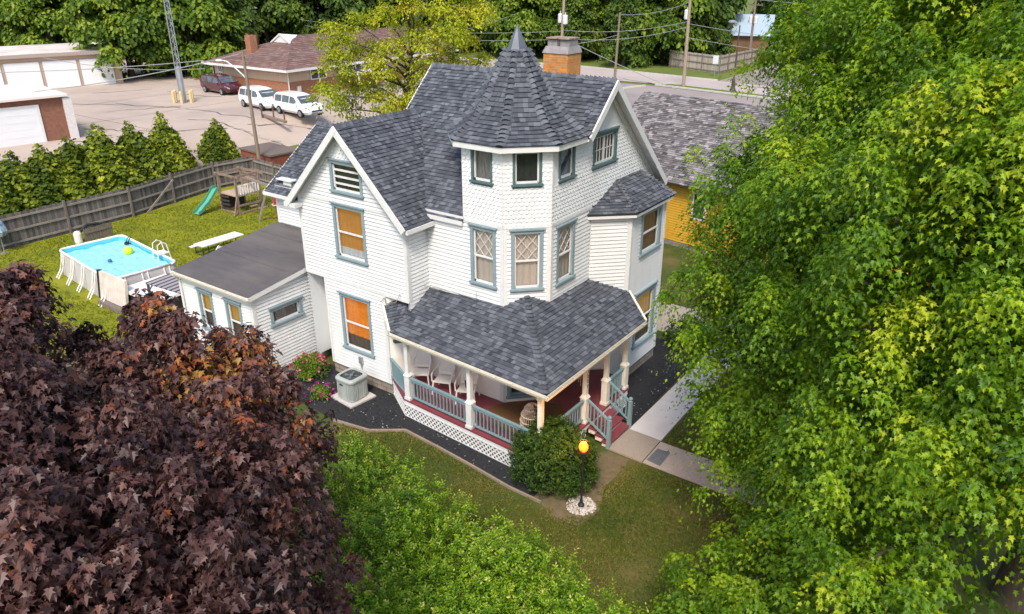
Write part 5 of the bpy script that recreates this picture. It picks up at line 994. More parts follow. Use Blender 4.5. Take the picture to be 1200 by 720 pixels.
P_BL = [(0.76,-14.8,9.33,0.52),(2,-15.17,9.21,0.64),(2.69,-15.23,9.15,0.55),(3.51,-15.56,9.01,0.51),(4.12,-15.89,8.76,0.62),(4.68,-16.09,8.61,0.55),(4.46,-16.24,8.03,0.53),(5.14,-16.35,7.96,0.63),(0.88,-14.17,9.37,0.53),(2.39,-14.82,9.25,0.7),(3.05,-14.93,9.3,0.74),(3.49,-15.24,8.97,0.52),(4.17,-15.54,8.64,0.53),(4.43,-15.75,8.41,0.7),(4.8,-15.93,8.15,0.58),(5.11,-16.05,7.8,0.69),(5.15,-16.25,7.35,0.58),(1.11,-13.85,9.29,0.7),(2.6,-14.32,9.09,0.74),(2.93,-14.5,9.06,0.74),(3.8,-14.95,8.88,0.71),(4.77,-15.21,8.85,0.58),(4.66,-15.43,8.34,0.74),(5.14,-15.63,8.26,0.55),(5.36,-15.74,7.74,0.64),(5.68,-15.95,7.6,0.68),(1.55,-13.31,9.19,0.54),(2.75,-13.94,8.99,0.58),(3.23,-14.09,8.9,0.57),(4.1,-14.56,8.72,0.71),(4.9,-14.93,8.57,0.75),(5.17,-15.12,8.4,0.56),(4.97,-15.27,7.61,0.71),(5.31,-15.43,7.21,0.75),(5.64,-15.63,7.14,0.61),(1.76,-12.93,8.29,0.57),(2.88,-13.63,8.05,0.72),(3.92,-13.94,8.46,0.73),(4.53,-14.32,8.27,0.51),(4.93,-14.64,7.81,0.7),(5.25,-14.93,7.64,0.61),(5.67,-15.11,7.35,0.74),(6.03,-15.44,7.3,0.73),(2.01,-12.4,8.29,0.73),(2.95,-13.07,8.11,0.74),(4.35,-13.67,8.64,0.62),(4.74,-14.05,8.46,0.63),(5.13,-14.25,8,0.52),(5.42,-14.55,7.75,0.7),(5.82,-14.87,7.39,0.55),(6.24,-15.11,7.27,0.61),(2.68,-12.1,8.39,0.52),(3.75,-12.87,8.2,0.73),(4.18,-12.92,8.08,0.61),(5.16,-13.74,8.2,0.57),(5.3,-13.87,7.72,0.72),(5.97,-14.27,7.57,0.57),(6.26,-14.58,7.41,0.52),(6.36,-14.75,7.04,0.53),(2.86,-11.48,7.97,0.7),(3.66,-12.06,7.97,0.5),(4.74,-12.73,8.25,0.72),(5.12,-13.05,7.74,0.74),(6,-13.7,7.89,0.74),(6.04,-13.77,7.32,0.56),(6.48,-14.09,7.08,0.72),(6.7,-14.45,6.9,0.54),(3.12,-11.25,7.2,0.72),(3.98,-12.01,7.34,0.67),(4.72,-12.3,7.3,0.57),(5.32,-13.12,7.23,0.7),(6.09,-13.46,7.17,0.54),(6.44,-14.05,6.99,0.73),(6.56,-14.03,6.37,0.74),(4.41,-11.39,5.25,0.51),(5.46,-12.32,5.56,0.51),(6.03,-13.02,6.17,0.65),(6.49,-13.37,5.9,0.5),(0.55,-14.44,8.97,0.71),(1.33,-14.71,8.78,0.67),(1.83,-15.16,8.36,0.81),(3.05,-15.44,8.23,0.66),(3.43,-15.77,7.87,0.71),(3.31,-15.85,7,0.74),(4.12,-16.17,6.81,0.69),(-0.12,-13.66,8.93,0.58),(1.49,-14.21,8.71,0.77),(2.09,-14.66,8.29,0.74),(3.01,-14.9,8,0.58),(3.23,-15.15,7.45,0.72),(3.39,-15.51,6.87,0.76),(3.76,-15.77,6.42,0.58),(0.49,-13.26,8.71,0.79),(1.81,-13.79,8.5,0.61),(2.5,-14.1,8.19,0.58),(3.29,-14.64,7.97,0.63),(3.57,-14.86,7.33,0.61),(3.57,-15.02,6.75,0.71),(4.3,-15.32,6.57,0.81),(1.22,-12.73,7.81,0.85),(2.31,-13.49,7.65,0.72),(2.87,-13.71,7.3,0.67),(3.81,-14.24,7.26,0.66),(4.3,-14.7,6.79,0.72),(4.67,-14.98,6.31,0.68),(1.19,-11.82,7.94,0.86),(2.65,-12.84,7.75,0.81),(3.34,-13.26,7.65,0.77),(3.8,-13.63,7,0.74),(4.24,-14.03,6.76,0.81),(4.66,-14.23,6.01,0.71),(5.02,-14.58,5.79,0.68),(1.83,-11.33,7.7,0.76),(2.57,-11.98,7.16,0.58),(4.02,-12.77,7.27,0.83),(4.34,-13.14,6.84,0.84),(4.91,-13.76,6.62,0.83),(5.27,-14.06,6.19,0.82),(5.76,-14.46,5.7,0.71),(2.53,-11.01,7.23,0.74),(3.11,-11.48,6.88,0.75),(4.12,-12.35,6.76,0.67),(4.89,-12.93,6.56,0.75),(5.4,-13.28,6.07,0.66),(5.84,-13.56,5.63,0.6),(2.68,-10.28,6.24,0.66),(3.69,-11.29,5.84,0.66),(4.78,-12.29,6.17,0.62),(5.2,-12.84,5.7,0.76),(5.81,-13.36,5.55,0.77),(-1.77,-14.03,8.27,0.97),(-0.62,-14.7,7.93,0.86),(0.83,-15.25,7.4,0.97),(1.3,-15.48,6.42,0.78),(2.25,-16.07,5.98,0.89),(-1.64,-13,8.31,0.89),(-0.56,-13.49,7.7,0.83),(0.97,-14.46,7.08,0.77),(1.67,-14.82,6.37,0.71),(2.17,-15.33,5.37,0.87),(-1.27,-12.06,7.23,0.87),(0.45,-13.14,7.32,0.9),(1.32,-13.52,6.24,0.92),(2.47,-14.42,5.83,0.89),(2.91,-14.8,4.91,0.75),(-0.09,-11.28,7.31,0.83),(0.77,-12.08,6.56,0.67),(2.33,-12.94,6.19,0.69),(2.94,-13.46,5.25,0.96),(3.67,-14.21,4.86,0.74),(0.17,-9.87,6.43,0.93),(1.92,-11.36,6.27,0.67),(2.98,-12.3,5.9,0.67),(3.52,-12.9,4.96,0.75),(4.19,-13.24,3.76,0.89),(1.2,-9.4,5.42,0.73),(2.51,-11.08,5.4,0.97),(3.84,-11.94,4.94,0.95),(4.43,-12.79,4.3,0.96)]
P_TOP = [(1.01,-13.28,9.45,0.3),(0.98,-13.22,9.58,0.22),(0.96,-13.15,9.71,0.14),(1.24,-13.19,9.51,0.3),(1.21,-13.15,9.64,0.22),(1.19,-13.09,9.76,0.14),(1.8,-12.01,8.8,0.3),(1.79,-11.91,8.93,0.22),(1.76,-11.84,9.07,0.14),(2.06,-12,8.77,0.3),(2.03,-11.95,8.91,0.22),(1.97,-11.92,9.05,0.14),(2.81,-11.21,8.21,0.3),(2.78,-11.14,8.35,0.22),(2.76,-11.06,8.49,0.14),(2.92,-11.42,8.26,0.3),(2.91,-11.32,8.38,0.22),(2.83,-11.32,8.53,0.14),(3.41,-11.18,7.74,0.3),(3.37,-11.11,7.87,0.22),(3.28,-11.1,8.01,0.14),(2.79,-11.49,8.18,0.3),(2.74,-11.43,8.32,0.22),(2.66,-11.44,8.47,0.14),(1.36,-13.48,9.54,0.3),(1.32,-13.45,9.67,0.22),(1.28,-13.43,9.8,0.14),(2.3,-12.09,8.69,0.3),(2.26,-12.04,8.83,0.22),(2.26,-11.92,8.95,0.14)]
H_BL = [(-0.89,-7.55,2.05,0.54),(-0.8,-7.81,1.38,0.58),(0.37,-8.73,1.63,0.42),(1.13,-9.41,1.49,0.47),(1.91,-10.01,1.51,0.55),(2.82,-10.88,2.02,0.44),(3.07,-11.2,1.86,0.43),(3.86,-11.64,2.14,0.55),(4.39,-12.11,2.2,0.43),(4.24,-12.23,1.54,0.39),(-2.05,-5.55,1.38,0.49),(-0.77,-7.09,1.76,0.54),(-0.28,-7.27,1.2,0.49),(0.5,-8.28,1.46,0.42),(2.09,-9.46,2.07,0.42),(2.43,-9.78,1.87,0.54),(3.08,-10.34,2.02,0.5),(3.7,-11.08,2.12,0.41),(3.96,-11.14,1.64,0.48),(4.45,-11.69,1.79,0.53),(4.42,-11.74,1.34,0.5),(-1.61,-5.14,1.13,0.39),(-0.38,-6.51,1.66,0.46),(0.74,-7.48,1.72,0.48),(1.28,-7.98,1.68,0.41),(2.5,-9.23,2.22,0.41),(3.1,-9.61,1.97,0.55),(3.25,-9.78,1.63,0.39),(3.89,-10.38,1.7,0.5),(4.03,-10.71,1.22,0.5),(4.47,-11.18,1.39,0.41),(5.08,-11.65,1.78,0.44),(0.1,-5.63,1.75,0.4),(1.64,-7.28,2.34,0.53),(1.77,-7.7,2.05,0.58),(2.37,-8.15,1.59,0.49),(2.98,-8.8,1.68,0.44),(3.19,-9.06,1.32,0.46),(3.74,-9.67,1.34,0.47),(4.47,-10.52,1.84,0.51),(5.02,-10.86,1.71,0.5),(5.67,-11.5,2.24,0.49),(1.38,-6.2,1.84,0.42),(1.96,-6.9,1.79,0.46),(2.11,-7.19,1.31,0.58),(3.16,-8.06,1.45,0.5),(3.86,-8.89,1.78,0.57),(4.23,-9.42,1.54,0.51),(4.99,-10.14,2.09,0.47),(5.4,-10.74,2.06,0.4),(5.72,-10.95,1.85,0.42),(6.07,-11.32,1.97,0.41),(1.75,-5.67,1.25,0.4),(2.93,-7.02,1.66,0.6),(3.52,-7.51,1.4,0.6),(4.16,-8.5,1.97,0.44),(4.76,-9.27,2.12,0.39),(4.9,-9.39,1.66,0.57),(5.58,-10.27,2,0.59),(5.78,-10.52,1.71,0.54),(5.94,-10.69,1.37,0.47),(3.4,-6.36,1.75,0.5),(4.16,-7.32,2.21,0.58),(4.39,-7.83,1.75,0.45),(4.98,-8.58,1.96,0.43),(5.19,-8.96,1.56,0.39),(5.42,-9.05,1.15,0.4),(6.09,-10,1.62,0.5),(6.24,-10.31,1.51,0.54),(4.43,-6.66,2.13,0.48),(4.77,-7.28,1.78,0.42),(4.97,-7.46,1.23,0.42),(5.51,-8.45,1.58,0.56),(5.76,-8.94,1.61,0.52),(6.2,-9.57,1.63,0.56),(6.93,-10.31,2.24,0.48),(7.06,-10.54,1.96,0.54),(5.01,-6.44,1.61,0.55),(5.48,-7.27,1.56,0.57),(5.81,-7.97,1.42,0.49),(6.37,-8.88,2.08,0.38),(6.68,-9.44,1.94,0.39),(6.97,-9.7,1.9,0.39),(7.51,-10.35,2.16,0.54),(5.82,-7.13,1.96,0.49),(6.31,-7.72,1.92,0.4),(6.68,-8.35,1.96,0.47),(7.12,-9.15,2.07,0.5),(7.24,-9.22,1.59,0.6),(7.59,-9.7,1.59,0.43),(6.6,-7.22,2.14,0.45),(6.93,-7.53,1.51,0.38),(7.2,-8.09,1.67,0.56),(7.33,-8.59,1.54,0.53),(7.78,-9.16,1.43,0.43),(8.12,-9.68,1.77,0.53),(7.15,-7.04,1.69,0.53),(7.47,-7.37,1.39,0.46),(7.79,-8.36,1.73,0.52),(8.17,-8.83,1.8,0.59),(8.33,-9.31,1.94,0.41)]
g = np.random.default_rng(11)
t = thing('maple_tree', 'tall bright green maple with dense layered leaves filling the right side of the front lawn', 'tree', (13.0, .7, 0))
trunk_limbs(t, (13.0, .7, 0), .42, G_BL, (12.4, .2, 15), bark_m, 3, .05)
extra = [(x, y, z, r) for x, y, z, r in [(15, 4, 9, 1.8), (17, 2, 8, 1.8), (16, -3, 9, 1.8), (18, -2, 11, 1.8), (14, 6, 11, 1.9), (11, 6, 10, 1.8), (9, 5, 8, 1.7), (12, 3, 15, 1.9), (15, 0, 15, 1.9), (10, 1, 14.5, 1.8), (13, -3, 14.8, 1.7), (19, 3, 7, 1.7), (17, 6, 7, 1.7), (13, 8, 8, 1.7)]]
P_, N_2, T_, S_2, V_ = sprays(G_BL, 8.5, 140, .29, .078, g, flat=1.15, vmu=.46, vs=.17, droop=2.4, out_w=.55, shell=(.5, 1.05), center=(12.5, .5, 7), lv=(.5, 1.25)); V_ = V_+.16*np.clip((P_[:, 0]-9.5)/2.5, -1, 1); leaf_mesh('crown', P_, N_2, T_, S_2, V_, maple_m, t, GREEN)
P_, N_2, T_, S_2, V_ = sprays([(x+(12.5-x)*.16, y+(1-y)*.16, z-.25, r) for x, y, z, r in G_BL], 9, 40, .42, .12, g, vmu=.2, vs=.10); leaf_mesh('inner_crown', P_, N_2, T_, S_2, V_, maple_m, t, GREEN)  # inner fill leaves toned darker so gaps in the crown read as shade
P_, N_2, T_, S_2, V_ = sprays(extra, 12, 16, .5, .25, g, vmu=.42); leaf_mesh('far_crown', P_, N_2, T_, S_2, V_, maple_m, t)
t = thing('purple_maple', 'dark purple leaved maple with rusty new leaves in the near left corner', 'tree', (1.2, -13.2, 0))
trunk_limbs(t, (1.2, -13.2, 0), .24, P_BL, (2.2, -12.8, 8.2), bark_m, 3, .035)
P_, N_2, T_, S_2, V_ = sprays(P_BL+[(x+random.uniform(-.25, .25), y+random.uniform(-.25, .25), z+r*.8+k*.2, .24-.07*k) for x, y, z, r in P_BL[::3] for k in (0, 1) if z > 5.2]+P_TOP, 30, 46, .21, .093, g, flat=.8, droop=1.6, out_w=.75, vmu=.40, vs=.13, vl=.12, bottom=-.7, shell=(.35, 1.0), tipz=-.65, nrand=.40, lv=(.45, 1.2))
d_ = (np.exp(-(((P_[:, 0]-3.2)/1.6)**2+((P_[:, 1]+11.5)/1.3)**2+((P_[:, 2]-8.3)/1.3)**2))); V_ = np.minimum(V_, .78)+d_*(.46+.2*np.sin(P_[:, 0]*5)*np.sin(P_[:, 2]*4))*(g.random(len(V_)) < .8)+np.where(g.random(len(V_)) < .004, .4, 0)
leaf_mesh('crown', P_, N_2, T_, S_2, V_, purple_m, t, MAPLE2, fold=.16, curl=.4)
t = thing('hedge', 'wide bright green shrub hedge with pale tips along the bottom of the front lawn', 'hedge', (3.0, -8.0, 0))
P_, N_2, T_, S_2, V_ = [np.concatenate(q) for q in zip(shoots(H_BL+[(x, y, z-.6, r) for x, y, z, r in H_BL[::2]], 190, 13, .27, .09, g, v0=.3), sprays(H_BL, 90, 22, .17, .085, g, flat=.7, droop=.5, out_w=.5, vmu=.38, vs=.15, bottom=-.4, tipz=.2))]
leaf_mesh('foliage', P_, N_2, T_, S_2, V_, hedge_m, t, LANCE, curl=.1)
mb = MB()
for i, (x, y, z, r) in enumerate(H_BL[::3]): mb.tube([(x+random.uniform(-.3, .3), y+random.uniform(-.3, .3), 0), (x, y, z*.5), (x, y, z)], [.03, .025, .01], 5)
mb.build('stems', greybark_m, t)
# bush at the porch corner, flower shrubs
t = thing('round_bush', 'rounded dark green bush at the porch corner behind the lamp post', 'bush', (2.0, -1.9, 0))
bl = [(2.0+.85*math.cos(a)*q, -1.75+.70*math.sin(a)*q, z, .48) for q, z, k, o in ((1, .55, 9, 0), (.85, 1.05, 8, .3), (.45, 1.38, 5, .1), (0, 1.45, 1, 0)) for a in [o+6.283*i/k for i in range(k)]]
P_, N_2, T_, S_2, V_ = [np.concatenate(q) for q in zip(shoots(bl, 300, 12, .14, .07, g, up=.4, v0=.35, v1=.3, vs=.15, bottom=-.7), sprays(bl, 240, 16, .12, .075, g, flat=.6, vmu=.4, vs=.15, bottom=-.7, tipz=.1, center=(2.0, -1.75, .6)))]; leaf_mesh('foliage', P_, N_2, T_, S_2, V_, bush_m, t, LANCE)
mb = MB(); [mb.tube([(2.0+.2*math.cos(k), -1.75+.2*math.sin(k), 0), (2.0+.7*math.cos(k), -1.75+.6*math.sin(k), 1.1)], [.04, .012], 5) for k in range(7)]; mb.build('stems', greybark_m, t)
def flower_shrub(name, label, cx, cy, r, h, pm, n, tall):
    t = thing(name, label, 'flowering shrub', (cx, cy, 0)); bl = [(cx+r*.55*math.cos(a)*q, cy+r*.55*math.sin(a)*q, z, r*.5) for q, z, k in ((1, h*.4, 7), (.6, h*.7, 5), (0, h*.75, 1)) for a in [6.283*i/k for i in range(k)]]
    P_, N_2, T_, S_2, V_ = sprays(bl, 330, 12, .09, .065, g, flat=.9, vmu=.5, bottom=-.5); leaf_mesh('foliage', P_, N_2, T_, S_2, V_, wood2_m, t, LANCE)
    k = g.choice(len(P_), n); c = np.array((cx, cy, h*.3)); d = unit(P_[k]-c); Q = c+d*np.array((r*1.02, r*1.02, h*.78))*g.uniform(.85, 1.1+tall, size=(n, 1)); Q[:, 2] = np.maximum(Q[:, 2], .12)
    Q = np.repeat(Q, 5, 0)+g.normal(size=(n*5, 3))*.022; leaf_mesh('flowers', Q, unit(g.normal(size=Q.shape)+np.array((0, 0, .8))), unit(g.normal(size=Q.shape)), np.full(len(Q), .085), g.random(len(Q)), pm, t, LANCE)
pink_m = rampleaf('pink_petals', [(0, (.42, .03, .10)), (.5, (.62, .10, .18)), (1, (.75, .32, .36))], .2); mag_m = rampleaf('magenta_petals', [(0, (.42, .01, .20)), (1, (.65, .04, .34))], .2)
flower_shrub('rose_bush', 'green shrub dotted with pink blooms against the addition wall', -8.3, -1.72, .68, .80, pink_m, 60, 0)
flower_shrub('flower_plant', 'small plant with magenta blooms beside the air conditioner pad', -6.85, -2.5, .36, .45, mag_m, 18, .3)
t = thing('low_shrub', 'dark low shrub at the far corner of the bay window', 'shrub', (1.6, 8.6, 0)); bl = [(1.6+.5*math.cos(a), 8.4+.6*math.sin(a), .5, .5) for a in range(6)]+[(1.6, 8.4, .8, .5)]
P_, N_2, T_, S_2, V_ = sprays(bl, 160, 12, .13, .10, g, vmu=.5); leaf_mesh('foliage', P_, N_2, T_, S_2, V_, bush_m, t, LANCE)
# arborvitae row: one built, the rest copied
def conifer(name, label, base, h, r, n, m, group, ls=.26, seed=1, plume=1):
    t = thing(name, label, 'conifer', base, group); gg = np.random.default_rng(seed); Ps, ds, Vs = [], [], []
    plumes = [(0, 0, h, r*.62, 1.0)]+[(r*q*math.cos(a), r*q*math.sin(a), h*f, r*.45, .7) for q, f, a in [(gg.uniform(.35, .75), 0, gg.random()*6.283) for _ in range(11)] for f in [gg.uniform(.9, 1.0)*(1-.42*q)]]
    for (px, py, ph, pr_, wt) in plumes:
        k = int(n*wt/7); z = ph*(1-np.sqrt(gg.random(k)*.98)); a = gg.random(k)*6.283; rad = (pr_*(1-z/ph)**.6+.04)*(1+.2*np.sin(a*4+z*3))*gg.uniform(.45, 1.05, k)*np.where(gg.random(k) < .1, 1.3, 1)
        Ps.append(np.stack([base[0]+px*(1-.35*z/ph)+rad*np.cos(a), base[1]+py*(1-.35*z/ph)+rad*np.sin(a), base[2]+.1+z], 1)); ds.append(np.stack([np.cos(a), np.sin(a), np.zeros(k)], 1)); Vs.append(.42+.16*gg.normal()+.25*(z/ph-.4)*0+gg.normal(0, .2, k))
    P_, d, V_ = np.concatenate(Ps), np.concatenate(ds), np.concatenate(Vs); n = len(P_); tip = unit(d*.7+np.array((0, 0, .8))+gg.normal(size=(n, 3))*.35); nn = unit(d*.6+np.array((0, 0, .6))+gg.normal(size=(n, 3))*.5); leaf_mesh('foliage', P_, nn, tip, gg.uniform(.6, 1.3, n)*ls, V_, m, t, CLUMP); mb = MB(); b = Vector(base); mb.tube([b, b+Vector((0, 0, h*.96))], [r*.09, .015], 6); mb.build('trunk', greybark_m, t); return t
AG = 'arborvitae row behind the fence'
A1 = conifer('arborvitae', 'tallest arborvitae at the right end of the row behind the board fence', (-37.6, 11.2, .15), 4.4, 2.0, 9500, conif_m, AG, .24, 1)
A2 = conifer('arborvitae', 'slender arborvitae second from the right in the row behind the fence', (-37.4, 8.9, .1), 4.3, 1.9, 9500, conif_m, AG, .24, 2)
for k, (x, y, s, src, lab) in enumerate([(-37.6, 6.9, 1.0, A1, 'third arborvitae from the right behind the board fence'), (-37.9, 5.1, .92, A2, 'fourth arborvitae from the right, just left of the tall three'), (-37.7, 3.4, .86, A1, 'fifth arborvitae from the right, before the brick garage door'), (-38, 1.8, .85, A2, 'arborvitae below the brick garage, second from the left edge'), (-38.0, .2, .80, A1, 'leftmost arborvitae in the row at the edge of the photograph'), (-38.3, -1.6, .8, A2, 'arborvitae beyond the left end of the visible row')]):
    copy_tree(src, None, (x, y, .12), .9*k+.5, (s*1.22, s*1.22, s*.97), lab)
copy_tree(A1, None, (-38.2, 15.6, .3), 2.2, (.80, .80, .72), 'lone small arborvitae standing by itself right of the hedge row')

# ------------------------------------------------------------------ beyond the yard: streets
GZ = 2.0
def gpatch(name, poly, dz, m): mb = MB(); mb.poly([(x, y, GZ+dz) for x, y in poly]); o = mb.build(name, m); o['kind'] = 'structure'; return o
gpatch('side_lot', [(-37.5, 47), (-37.5, 58.5), (-24.6, 58.6), (-12, 56.4), (8, 52), (8, 46), (-37.5, 46)], .012, asphalt_m)
patch('side_lot', [(-34, 31), (8, 31), (8, 46), (-37.5, 46)], .02, asphalt_m) if False else sheet('side_lot', -37.5, 27, 9, 46.2, 20, 30, asphalt_m, .02)
gpatch('street', [(-75, 56.5), (-42, 59.4), (-24.5, 60.2), (8, 54), (30, 49), (30, 59), (6, 62.5), (-20, 66), (-41, 69), (-75, 67)], .016, road_m)
gpatch('side_street', [(-20.5, 66.0), (-10, 64.8), (-14, 120), (-21, 120)], .012, asphalt_m)
gpatch('lot', [(-64, 44), (-36, 44), (-36, 59.3), (-64, 57)], .010, lot_m)
def gbar(name, pts, w, h, m, label=None, cat=None, kind='structure'):
    mb = MB()
    for i in range(len(pts)-1): mb.bar((*pts[i], GZ+h/2), (*pts[i+1], GZ+h/2), w, h)
    o = mb.build(name, m); o['kind'] = kind; return o
gbar('kerb', [(-27, 52.5), (-25.2, 57.8)], .3, .16, concrete_m); gbar('kerb', [(-24.6, 59.1), (-12, 56.9), (8, 52.8)], .3, .15, concrete_m); gbar('kerb', [(-75, 67.1), (-41, 69.2), (-20.6, 66.2)], .25, .14, concrete_m)
gpatch('verge', [(-24.5, 59.3), (-12, 57.1), (-12, 58.3), (-23.4, 60.5)], .10, fargrass_m); gpatch('verge', [(-41, 69.4), (-20.8, 66.4), (-22, 71), (-30, 75), (-45, 75)], .06, fargrass_m)
mb = MB(); rg = random.Random(5)
for (x, y, a, L) in [(-50, 12, .3, 9), (-56, 17, 1.2, 7), (-47, 19, .2, 11), (-60, 20, .4, 8), (-44, 14, 1.3, 6), (-52, 22, .1, 10), (-42, 21, .9, 6), (-65, 16, .5, 9), (-63, 27, .1, 8), (-68, 22, 1.0, 6), (-46, 9, .6, 6), (-30, 62, -.2, 7), (-34, 61.2, -.1, 5), (-18, 64, -.2, 6)]:
    p = Vector((x, y, 0)); q = p.copy()
    for k in range(int(L/.8)):
        a2 = a+rg.uniform(-.5, .5); q2 = q+Vector((math.cos(a2), math.sin(a2), 0))*.8; z = GZ+.02 if q.x < -43.6 or q.y > 44 else ground_z(q.x, q.y)+.02; w = rg.uniform(.05, .16)*(1 if y < 50 else 2.5); n = Vector((-math.sin(a2), math.cos(a2), 0))*w*.5
        mb.poly([tuple((q+n)[:2])+(z,), tuple((q-n)[:2])+(z,), tuple((q2-n)[:2])+(z,), tuple((q2+n)[:2])+(z,)]); q = q2
for k in (1, 3, 6):
    x = -47.5-k*4.6; mb.poly([(x, -12, GZ+.013), (x+.05, -12, GZ+.013), (x+.05, 40, GZ+.013), (x, 40, GZ+.013)])
for k in (1, 4, 7):
    y = -6+k*5.2; mb.poly([(-85, y, GZ+.0135), (-44, y, GZ+.0135), (-44, y+.05, GZ+.0135), (-85, y+.05, GZ+.0135)])
o = mb.build('pavement_cracks', crack_m); o['kind'] = 'structure'
# ------------------------------------------------------------------ buildings
tanwall_m = mat('tan_stucco', (.58, .42, .30), .85, (.52, .37, .26), 1.2); whitedoor_m = mat('garage_door', (.72, .73, .75), .6, (.66, .67, .70), 1, stretch=(1, 1, 3)); flatroof_m = mat('white_flat_roof', (.66, .59, .54), .8, (.56, .50, .46), .5, col3=(.44, .38, .34), scale3=.3); pinkroof_m = mat('pale_flat_roof', (.72, .64, .60), .8, (.64, .56, .53), .4)
def oriented(p, d):                  # local frame: u along the front, v to the back
    d = Vector((*d, 0)).normalized(); n = Vector((-d.y, d.x, 0)); o = Vector((*p, GZ)); return lambda u, v, z: o+d*u+n*v+Vector((0, 0, z))
def lbox(mb, f, u0, v0, z0, u1, v1, z1, a=.5, m=0): mb.hexa([f(u0, v0, z0), f(u1, v0, z0), f(u1, v1, z0), f(u0, v1, z0), f(u0, v0, z1), f(u1, v0, z1), f(u1, v1, z1), f(u0, v1, z1)], a, m)
f = oriented((-79.6, 7.5), (6.6, 20.6)); L = 21.6
t = thing('garage_building', 'long tan garage with a row of white overhead doors across the parking lot', 'garage', (-79.6, 7.5, GZ)); mb = MB(); lbox(mb, f, 0, 0, -.3, L, 12, 3.25); mb.build('wall', tanwall_m, t)
mb = MB(); lbox(mb, f, -.2, -.35, 3.25, L+.2, 12.2, 3.42); mb.build('roof', flatroof_m, t); mb = MB(); lbox(mb, f, -.22, -.40, 3.10, L+.22, -.36, 3.46); mb.build('fascia', mat('dark_drip_edge', (.36, .30, .27), .7), t)
for k in range(6):
    u0 = L-.75-3.1-k*3.42; mb = MB(); lbox(mb, f, u0, -.05, 0, u0+3.1, .02, 2.65)
    for j in range(1, 5): lbox(mb, f, u0+.02, -.06, j*.53-.012, u0+3.08, -.05, j*.53+.012)
    d = mb.build('garage_door', whitedoor_m, t); mb = MB(); lbox(mb, f, u0-.09, -.07, 0, u0, .02, 2.74); lbox(mb, f, u0+3.1, -.07, 0, u0+3.19, .02, 2.74); lbox(mb, f, u0, -.071, 2.65, u0+3.1, .02, 2.74); mb.build('frame', MATS['dark_drip_edge'], d)
mb = MB(); lbox(mb, f, L-.35, -.1, 1.7, L-.2, 0, 1.95); mb.build('wall_lamp', black_m, t); mb = MB(); c = f(9, 7, 3.42); mb.lathe(c, [(.25, 0), (.25, .4), (.35, .4), (.3, .6), (0, .65)], 10); mb.build('roof_vent', steel_m, t)
f = oriented((-49.3, -1.9), (2.1, 11.5)); L = 11.69
t = thing('brick_garage', 'red brick garage with a wide white door at the left edge behind the arborvitae', 'garage', (-53.2, -.72, GZ)); mb = MB(); lbox(mb, f, 0, 0, -.5, L, 8, 3.0); mb.build('wall', brick_m, t)
mb = MB(); lbox(mb, f, -.3, -.35, 3.0, L+.35, 8.2, 3.16); mb.build('roof', pinkroof_m, t); mb = MB(); lbox(mb, f, L+.01, -.25, -.3, L+.55, 8, 2.9); mb.build('end_wall', mat('white_render', (.66, .63, .61), .8), t)
mb = MB(); lbox(mb, f, L-6.0, -.06, -.3, L-1.75, .02, 2.45)
for j in range(1, 5): lbox(mb, f, L-5.98, -.07, j*.5-.012, L-1.77, -.06, j*.5+.012)
d = mb.build('garage_door', whitedoor_m, t); mb = MB(); lbox(mb, f, L-1.75, -.08, -.3, L-1.55, .02, 2.6); lbox(mb, f, L-6.2, -.08, -.3, L-6.0, .02, 2.6); lbox(mb, f, L-6.0, -.081, 2.45, L-1.75, .02, 2.6); mb.build('frame', trim_m, d)
# office building: tan boards over brick, brown hipped roof
t = thing('office_building', 'low tan and brick building with a brown hipped roof and brick chimney beyond the vans', 'building', (-55, 40, GZ)); X0, X1, Y0, Y1 = -61.2, -49.5, 31.5, 56
board_m = mat('tan_boards', (.56, .42, .29), .8, (.48, .35, .24), 2, stretch=(5, 5, .3)); brroof_m = mat('brown_shingle', (.12, .068, .058), .9, (.23, .14, .12), attr=True)
mb = MB(); mb.box(X0+.06, Y0+.06, 1.3+GZ, X1-.06, Y1, 2.62+GZ); mb.build('board_wall', board_m, t); mb = MB(); mb.box(X0, Y0, GZ-.3, X1, Y1+.05, GZ+1.38); mb.build('brick_wall', mat('x', (.1, .1, .1)) if False else brickmat('orange_red_brick', (.46, .17, .07), (.38, .13, .06), (.40, .28, .2)), t)
ov = .75; ez = GZ+2.6; rx = (X0+X1)/2; rz_ = GZ+5.0; hw = (X1-X0)/2+ov; e = lambda x, y: (x, y, ez)
mb = MB(); roof(mb, [e(X0-ov, Y0-ov), e(X1+ov, Y0-ov), (rx, Y0-ov+hw, rz_)], .4, tw=(.3, .7)); roof(mb, [e(X1+ov, Y0-ov), e(X1+ov, Y1), (rx, Y1, rz_), (rx, Y0-ov+hw, rz_)], .4, tw=(.3, .7)); roof(mb, [e(X0-ov, Y1), e(X0-ov, Y0-ov), (rx, Y0-ov+hw, rz_), (rx, Y1, rz_)], .4, tabs=False); rf = mb.build('roof', brroof_m, t)
mb = MB(); gy = Y0-ov+hw-1.6; mb.poly([(rx-1.35, gy, rz_-.62), (rx+1.35, gy, rz_-.62), (rx, gy, rz_+.22)]); mb.bar((rx-1.5, gy-.05, rz_-.6), (rx, gy-.05, rz_+.25), .1, .14); mb.bar((rx+1.5, gy-.05, rz_-.6), (rx, gy-.05, rz_+.25), .1, .14); mb.poly([(rx-1.5, gy, rz_-.62), (rx, gy, rz_+.28), (rx, gy+2.2, rz_+.05)]); mb.poly([(rx+1.5, gy, rz_-.62), (rx, gy, rz_+.28), (rx, gy+2.2, rz_+.05)]); mb.build('roof_gable', trim_m, rf)
mb = MB(); mb.box(X0-ov-.05, Y0-ov-.05, ez-.2, X1+ov+.05, Y0-ov, ez+.02); mb.box(X1+ov, Y0-ov, ez-.2, X1+ov+.05, Y1, ez+.02); mb.build('eave_board', trim_m, t)
